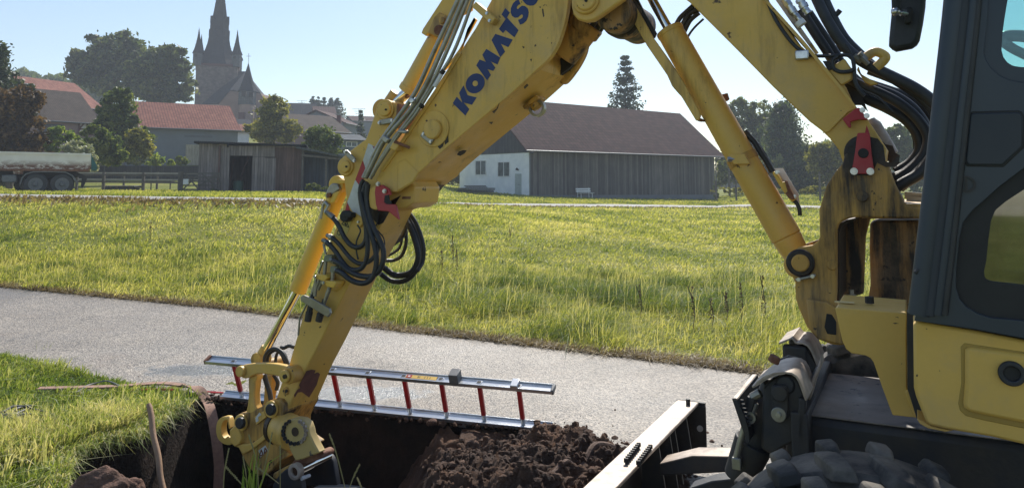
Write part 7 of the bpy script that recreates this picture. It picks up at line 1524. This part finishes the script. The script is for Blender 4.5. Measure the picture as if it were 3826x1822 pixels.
# ------------------------------------------------------------------ trees and shrubs
def leafsoup(name, C, S, tint, mat, parent, flat=0.0):
    n = len(C); a = rng.normal(size=(n, 3)); a /= np.linalg.norm(a, axis=1)[:, None]; b = rng.normal(size=(n, 3)); b -= a*(a*b).sum(1)[:, None]; b /= np.linalg.norm(b, axis=1)[:, None]
    s = S[:, None]; v = np.stack([C - a*s, C + b*s*.55, C + a*s, C - b*s*.55], 1).reshape(-1, 3); k = np.arange(n)[:, None]*4
    t = np.concatenate([k + np.array([[0, 1, 2]]), k + np.array([[0, 2, 3]])], 1).reshape(-1, 3)
    return raw_mesh(name, v, t, np.repeat(np.clip(tint, 0, 1), 4), mat, parent)
def tree(label, px, D, zones, mat, ntot=7000, leaf=.2, cat='tree', name='tree', group=None, trunk=True, base_y=None, clump=.16, depth=.8, tb=.0, fill=.75, thick=None):
    """zones: ellipses in photo pixels (cx, cy, rx, ry): the crown's outline at distance D"""
    s = D / FPX; b = P(px[0], px[1], D); gzv = gz(b.x, b.y); b.z = min(b.z, gzv) if base_y is None else b.z
    t = thing(name, (b.x, b.y, b.z), label, cat, group); E = []
    for cx, cy, rx, ry in zones: c = P(cx, cy, D); E.append((np.array(c), rx*s, max(rx, ry*.6)*s*depth, ry*s))
    E = [(c, rx*.94, ry*.94, rz*.94) for (c, rx, ry, rz) in E] if ntot >= 5000 else E
    for (c, rx, ry, rz) in list(E):
        if rx / s < 30 or ntot < 5000: continue
        for q in range(6):
            a_ = rng.uniform(-.3, math.pi + .3); k_ = rng.uniform(.25, .5); E.append((c + np.array([math.cos(a_)*rx*.95, rng.uniform(-.5, .5)*ry, math.sin(a_)*rz*.95]), rx*k_, ry*k_, rz*k_))
    vol = np.array([e[1]*e[3] for e in E]); vol = vol/vol.sum(); Cs = []; Ts = []; Ss = []
    for (c, rx, ry, rz), f in zip(E, vol):
        nc = max(9, int(ntot*f/60)); u = rng.normal(size=(nc, 3)); u /= np.linalg.norm(u, axis=1)[:, None]; r = rng.uniform(.25, 1, nc)**(1/3 if fill > .5 else .5); r = np.where(rng.random(nc) < .6, np.maximum(r, .8), r)
        cc = c + u*r[:, None]*np.array([rx, ry, rz])*.93; cr = clump*min(rx, rz)*rng.uniform(.5, 1.7, nc)
        m_ = int(ntot*f/nc)
        off = rng.normal(size=(nc, m_, 3))*cr[:, None, None]*np.array([1, 1, .75]); pts = (cc[:, None, :] + off).reshape(-1, 3); tn = (.5 + rng.normal(0, .28, nc))[:, None] + rng.normal(0, .18, (nc, m_)) + tb
        Cs.append(pts); Ts.append(tn.ravel()); Ss.append(leaf*rng.uniform(.6, 1.3, len(pts)))
    C = np.concatenate(Cs); leafsoup('crown', C, np.concatenate(Ss), np.concatenate(Ts), M[mat], t)
    if trunk:
        m = MB(); top = E[0][0]; th_ = thick or max(.1, .035*(top[2] - b.z)); tp_ = Vector(top); bb_ = Vector((b.x, b.y, b.z - .3))
        m.tube([bb_, bb_.lerp(tp_, .5) + Vector((th_*.3, 0, 0)), tp_], [th_]*5 + [th_*.7]*4 + [th_*.3]*20, 8, 5)
        for (c, rx, ry, rz) in E[:len(zones)]:
            for q in range(3 if len(zones) > 3 else 5):
                e = Vector(c) + Vector((random.uniform(-.7, .7)*rx, random.uniform(-.6, .6)*ry, random.uniform(-.1, .8)*rz)); st = bb_.lerp(tp_, random.uniform(.35, .75)); m.tube([st, st.lerp(e, .5) + Vector((0, 0, .1*rz)), e], [th_*.35]*4 + [th_*.15]*30, 6, 3)
        m.build('trunk', M['bark'], t)
    return t
def conifer(label, top, base, D, wpx, mat='needle', n=5000, leaf=.16, gaps=.5, group=None, tb=0, taper=1.0, name='conifer', bushy=0):
    s = D/FPX; T = P(*top, D); Bp = P(*base, D); Bp.z = min(Bp.z, gz(Bp.x, Bp.y)); b = Vector((T.x, T.y, Bp.z)); hgt = T.z - b.z; t = thing(name, b, label, 'tree', group)
    m = MB(); m.tube([b, b.lerp(T, .5), T], [.03*hgt*.5]*3 + [.008*hgt]*3 + [.01]*10, 8, 4); m.build('trunk', M['bark'], t)
    zvis = P(0, base[1], D).z; C = []; S_ = []; Tn = []; nb_ = int(hgt/.42); per = max(5, int(10))
    Wm = wpx*s/2
    for i in range(nb_):
        f = (i + random.random())/nb_; z = T.z - f*hgt
        rad = Wm*min(1.15, (f*hgt/max(T.z - zvis, 1))**taper + .03)
        for k in range(per):
            if random.random() < gaps*.35: continue
            a = random.uniform(0, 2*math.pi); r_ = rad*random.uniform(.65, 1.12); cnt = max(4, int(n/(nb_*per)*(.4+f)*1.2)); q = rng.random(cnt)**.7
            dr = .15 + .25*f; sway = rng.normal(0, 1, (cnt, 3))*(.10 + .05*r_ + bushy)
            pts = np.stack([T.x + math.cos(a)*r_*q, T.y + math.sin(a)*r_*q, z - dr*r_*q*.6 + .22*r_*q**3], 1) + sway*np.array([1, 1, .8]); C.append(pts); S_.append(leaf*rng.uniform(.5, 1.3, cnt)); Tn.append(np.full(cnt, random.gauss(.45, .2)) + rng.normal(0, .15, cnt) + tb)
    leafsoup('crown', np.concatenate(C), np.concatenate(S_), np.concatenate(Tn), M[mat], t); return t
# left side
tree('dark bronze leaved tree at the left edge behind the tipper truck', (40, 640), 46, [(30, 420, 110, 90), (110, 500, 55, 70), (60, 560, 110, 60), (-60, 500, 120, 130), (80, 370, 50, 45)], 'leaf_brown', 15000, .14, thick=.2)
conifer('dark pine rising above the bronze tree at the left edge', (8, 180), (8, 600), 52, 190, n=9000, leaf=.16, gaps=.4, taper=.7, bushy=.1)
tree('dark spreading pine bough behind the bronze tree, over the red roof', (60, 640), 54, [(60, 300, 30, 40), (100, 400, 36, 70)], 'needle', 5000, .13)
tree('huge broad crowned tree left of the church, its left half', (385, 480), 128, [(440, 215, 105, 80), (345, 260, 75, 75), (500, 250, 70, 75), (430, 300, 120, 60)], 'leaf_dark', 22000, .42, group='great trees beside the church')
tree('huge dark tree directly left of the church tower', (610, 480), 122, [(600, 255, 95, 75), (650, 310, 65, 75), (570, 325, 80, 60), (620, 370, 90, 30)], 'leaf_dark', 18000, .42, group='great trees beside the church')
tree('dense poplar shaped tree between mossy roof and red barn roof', (440, 640), 62, [(436, 405, 60, 68), (430, 470, 74, 64), (475, 525, 82, 62), (455, 565, 88, 42)], 'leaf_mid', 22000, .16, fill=.9)
tree('yellow green foliage on the right foot of the poplar shaped tree', (540, 640), 60, [(520, 520, 40, 45), (545, 560, 28, 32)], 'leaf_yellow', 4000, .14, 'shrub', 'shrub', trunk=False)
tree('light green feathery bush above the truck bed', (240, 640), 55, [(225, 510, 45, 30), (190, 545, 40, 35), (275, 545, 35, 35)], 'leaf_light', 6000, .12, 'shrub', 'shrub', trunk=False)
tree('yellow edged dark shrub right of the truck bed', (385, 640), 53, [(360, 520, 48, 45), (400, 565, 55, 48), (430, 590, 38, 30)], 'leaf_mid', 8000, .13, 'shrub', 'shrub', trunk=False, tb=.12)
tree('silvery white shrub directly behind the truck bed', (300, 640), 50, [(285, 555, 45, 28), (325, 580, 30, 38), (350, 615, 18, 30)], 'leaf_silver', 4500, .085, 'shrub', 'shrub', trunk=False)
tree('clipped dark hedge at the foot of the grey barn wall', (530, 640), 72, [(520, 601, 62, 15), (480, 602, 30, 14)], 'leaf_dark', 5000, .12, 'hedge', 'hedge', trunk=False)
tree('bright yellow green shrub before the grey barn, the left one', (590, 640), 66, [(590, 600, 22, 22), (565, 610, 22, 9)], 'leaf_light', 1500, .11, 'shrub', 'shrub', trunk=False, group='young shrubs before the grey barn', tb=.3)
tree('bright yellow green shrub before the grey barn, the small middle one', (638, 640), 66, [(640, 608, 16, 12)], 'leaf_light', 700, .11, 'shrub', 'shrub', trunk=False, group='young shrubs before the grey barn', tb=.3)
tree('dark green shrub beside the beige barn door', (690, 640), 66, [(680, 600, 22, 18)], 'leaf_mid', 900, .11, 'shrub', 'shrub', trunk=False, group='young shrubs before the grey barn')
tree('loose airy yellowing tree in front of the church and village', (1020, 600), 76, [(1020, 430, 55, 55), (990, 480, 55, 45), (1060, 480, 55, 45), (1030, 515, 85, 28), (1025, 385, 25, 30)], 'leaf_yellow', 11000, .17, clump=.22, fill=.4)
tree('round green bush behind the plank shed lean-to', (1205, 600), 58, [(1205, 515, 55, 42), (1165, 545, 40, 32), (1245, 545, 40, 35), (1200, 560, 80, 25)], 'leaf_mid', 9000, .12, 'shrub', 'shrub', trunk=False, tb=.1)
conifer('small slim spruce among the village roofs', Z('L2', (1716, 1012)), (1350, 520), 95, 40, n=2500, leaf=.16)
for k, (x, y, wd) in enumerate(((1275, 885, 60), (1325, 895, 70), (1375, 892, 60), (1440, 900, 55), (1497, 897, 75))):
    conifer(('leftmost', 'second from the left', 'middle', 'second from the right', 'rightmost and widest')[k] + ' of five distant spruces on the village skyline', Z('L2', (x, y)), (1200, 420), 190, wd, n=2200, leaf=.34, gaps=.3, group='distant spruces on the village skyline')
conifer('tall open spruce standing behind the barn roof', (2334, 206), (2334, 440), 112, 165, n=12000, leaf=.24, gaps=.7, taper=.75)
# right side
tree('feathery birch behind the yellow boom cylinder', (2790, 690), 104, [(2760, 440, 45, 60), (2840, 445, 50, 60), (2790, 520, 80, 80), (2860, 540, 60, 90), (2760, 620, 70, 70), (2850, 630, 80, 60)], 'leaf_dark', 19000, .26, clump=.2, tb=.35, fill=.4)
conifer('dense dark conifer right of the birch', (2922, 388), (2922, 700), 94, 235, 'leaf_dark', n=17000, leaf=.24, gaps=.15, taper=.62, bushy=.35, tb=-.05)
tree('dark bushy base of trees right of the barn', (2780, 720), 90, [(2720, 660, 60, 50), (2820, 670, 80, 40), (2920, 640, 110, 60), (2990, 600, 45, 70)], 'leaf_dark', 11000, .22, 'shrub', 'shrub', trunk=False)
tree('pale greyish willow between the dark conifer and the boom foot', (3095, 715), 82, [(3085, 590, 60, 55), (3130, 580, 50, 50), (3070, 640, 45, 40), (3140, 640, 60, 50)], 'leaf_yellow', 9000, .2, clump=.22, tb=-.2, fill=.4)
tree('dark shrubs under the pale willow', (3100, 720), 86, [(3060, 680, 80, 35), (3140, 680, 60, 40)], 'leaf_dark', 5000, .2, 'shrub', 'shrub', trunk=False)
tree('round crowned tree seen between boom foot and hydraulic hoses', (3350, 720), 90, [(3345, 530, 75, 52), (3300, 590, 60, 50), (3380, 590, 55, 55), (3420, 640, 60, 50)], 'leaf_mid', 13000, .24, tb=-.05)
tree('bluish bushes at the right behind the hoses', (3440, 720), 84, [(3430, 690, 70, 45), (3500, 660, 60, 60)], 'leaf_mid', 5000, .2, 'shrub', 'shrub', trunk=False)
tree('low brambles along the meadow fence right of the barn', (2800, 722), 72, [(2720, 712, 60, 10), (2820, 716, 80, 9), (2960, 716, 70, 10), (3060, 712, 60, 14)], 'leaf_yellow', 5000, .12, 'shrub', 'shrub', trunk=False)
tree('loose bush at the left end of the white barn wall', (1705, 700), 84, [(1700, 650, 38, 30), (1680, 670, 50, 24), (1730, 630, 20, 28)], 'leaf_yellow', 3500, .13, 'shrub', 'shrub', trunk=False, tb=-.1)
tree('ivy dark bush at the right rear corner of the barn', (2690, 730), 77, [(2676, 735, 10, 24), (2673, 700, 6, 30)], 'leaf_dark', 900, .12, 'shrub', 'shrub', trunk=False)
tree('low weeds at the foot of the shed and lean-to', (1190, 712), 41.5, [(1180, 700, 40, 14), (800, 712, 20, 6), (1240, 705, 40, 8)], 'leaf_dark', 1800, .06, 'weeds', 'weeds', trunk=False)
# distant woods as one mass
def wood(name, lab, x0, x1, D, ytop, h, n, mat, leaf):
    xs = rng.uniform(x0, x1, n); yt = np.interp(xs, *zip(*ytop)) + 8*np.sin(xs*.05) + 5*np.sin(xs*.13); f = rng.random(n); pts = []
    for x, y0, q in zip(xs, yt, f): v = P(x, y0 + q*h, D + random.uniform(-6, 6)); pts.append(v)
    C = np.array([tuple(p) for p in pts]); loc = C.mean(0); o = raw_mesh_leaves(name, C, leaf, mat, loc); tag(o, lab, None, None, 'stuff')
def raw_mesh_leaves(name, C, leaf, mat, loc):
    n = len(C); a = rng.normal(size=(n, 3)); a /= np.linalg.norm(a, axis=1)[:, None]; b = rng.normal(size=(n, 3)); b -= a*(a*b).sum(1)[:, None]; b /= np.linalg.norm(b, axis=1)[:, None]; s = leaf*rng.uniform(.6, 1.4, n)[:, None]
    v = np.stack([C - a*s, C + b*s*.6, C + a*s, C - b*s*.6], 1).reshape(-1, 3); k = np.arange(n)[:, None]*4
    t = np.concatenate([k + np.array([[0, 1, 2]]), k + np.array([[0, 2, 3]])], 1).reshape(-1, 3); return raw_mesh(name, v, t, np.repeat(rng.uniform(.1, .8, n), 4), M[mat], loc=loc)
wood('distant_wood', 'distant woods along the skyline on the right', 2640, 3900, 215, [(2600, 640), (2900, 640), (3010, 575), (3080, 530), (3140, 545), (3200, 640), (3500, 600), (3900, 600)], 95, 14000, 'leaf_mid', .8)
wood('distant_wood', 'distant wooded ridge above the red roof on the left', -100, 420, 200, [(-100, 250), (100, 268), (200, 285), (300, 302), (420, 308)], 90, 8000, 'leaf_mid', .6)
wood('distant_wood', 'dark trees filling the gap behind the barn and sheds', 1250, 1900, 210, [(1250, 560), (1500, 600), (1700, 610), (1900, 560)], 110, 7000, 'leaf_dark', .8)
# ------------------------------------------------------------------ haze
HZ = .0011
if HZ:
    m = MB(); m.abox(-330, -30, -6, 330, 330, 62); mh = bpy.data.materials.new('haze'); mh.use_nodes = True; t = mh.node_tree; t.nodes.clear(); o_ = t.nodes.new('ShaderNodeOutputMaterial'); v = t.nodes.new('ShaderNodeVolumePrincipled')
    v.inputs['Color'].default_value = (.86, .92, 1, 1); v.inputs['Density'].default_value = HZ; v.inputs['Anisotropy'].default_value = 0; t.links.new(v.outputs[0], o_.inputs['Volume'])
    o = m.build('haze', mh, smooth=0); tag(o, kind='stuff')
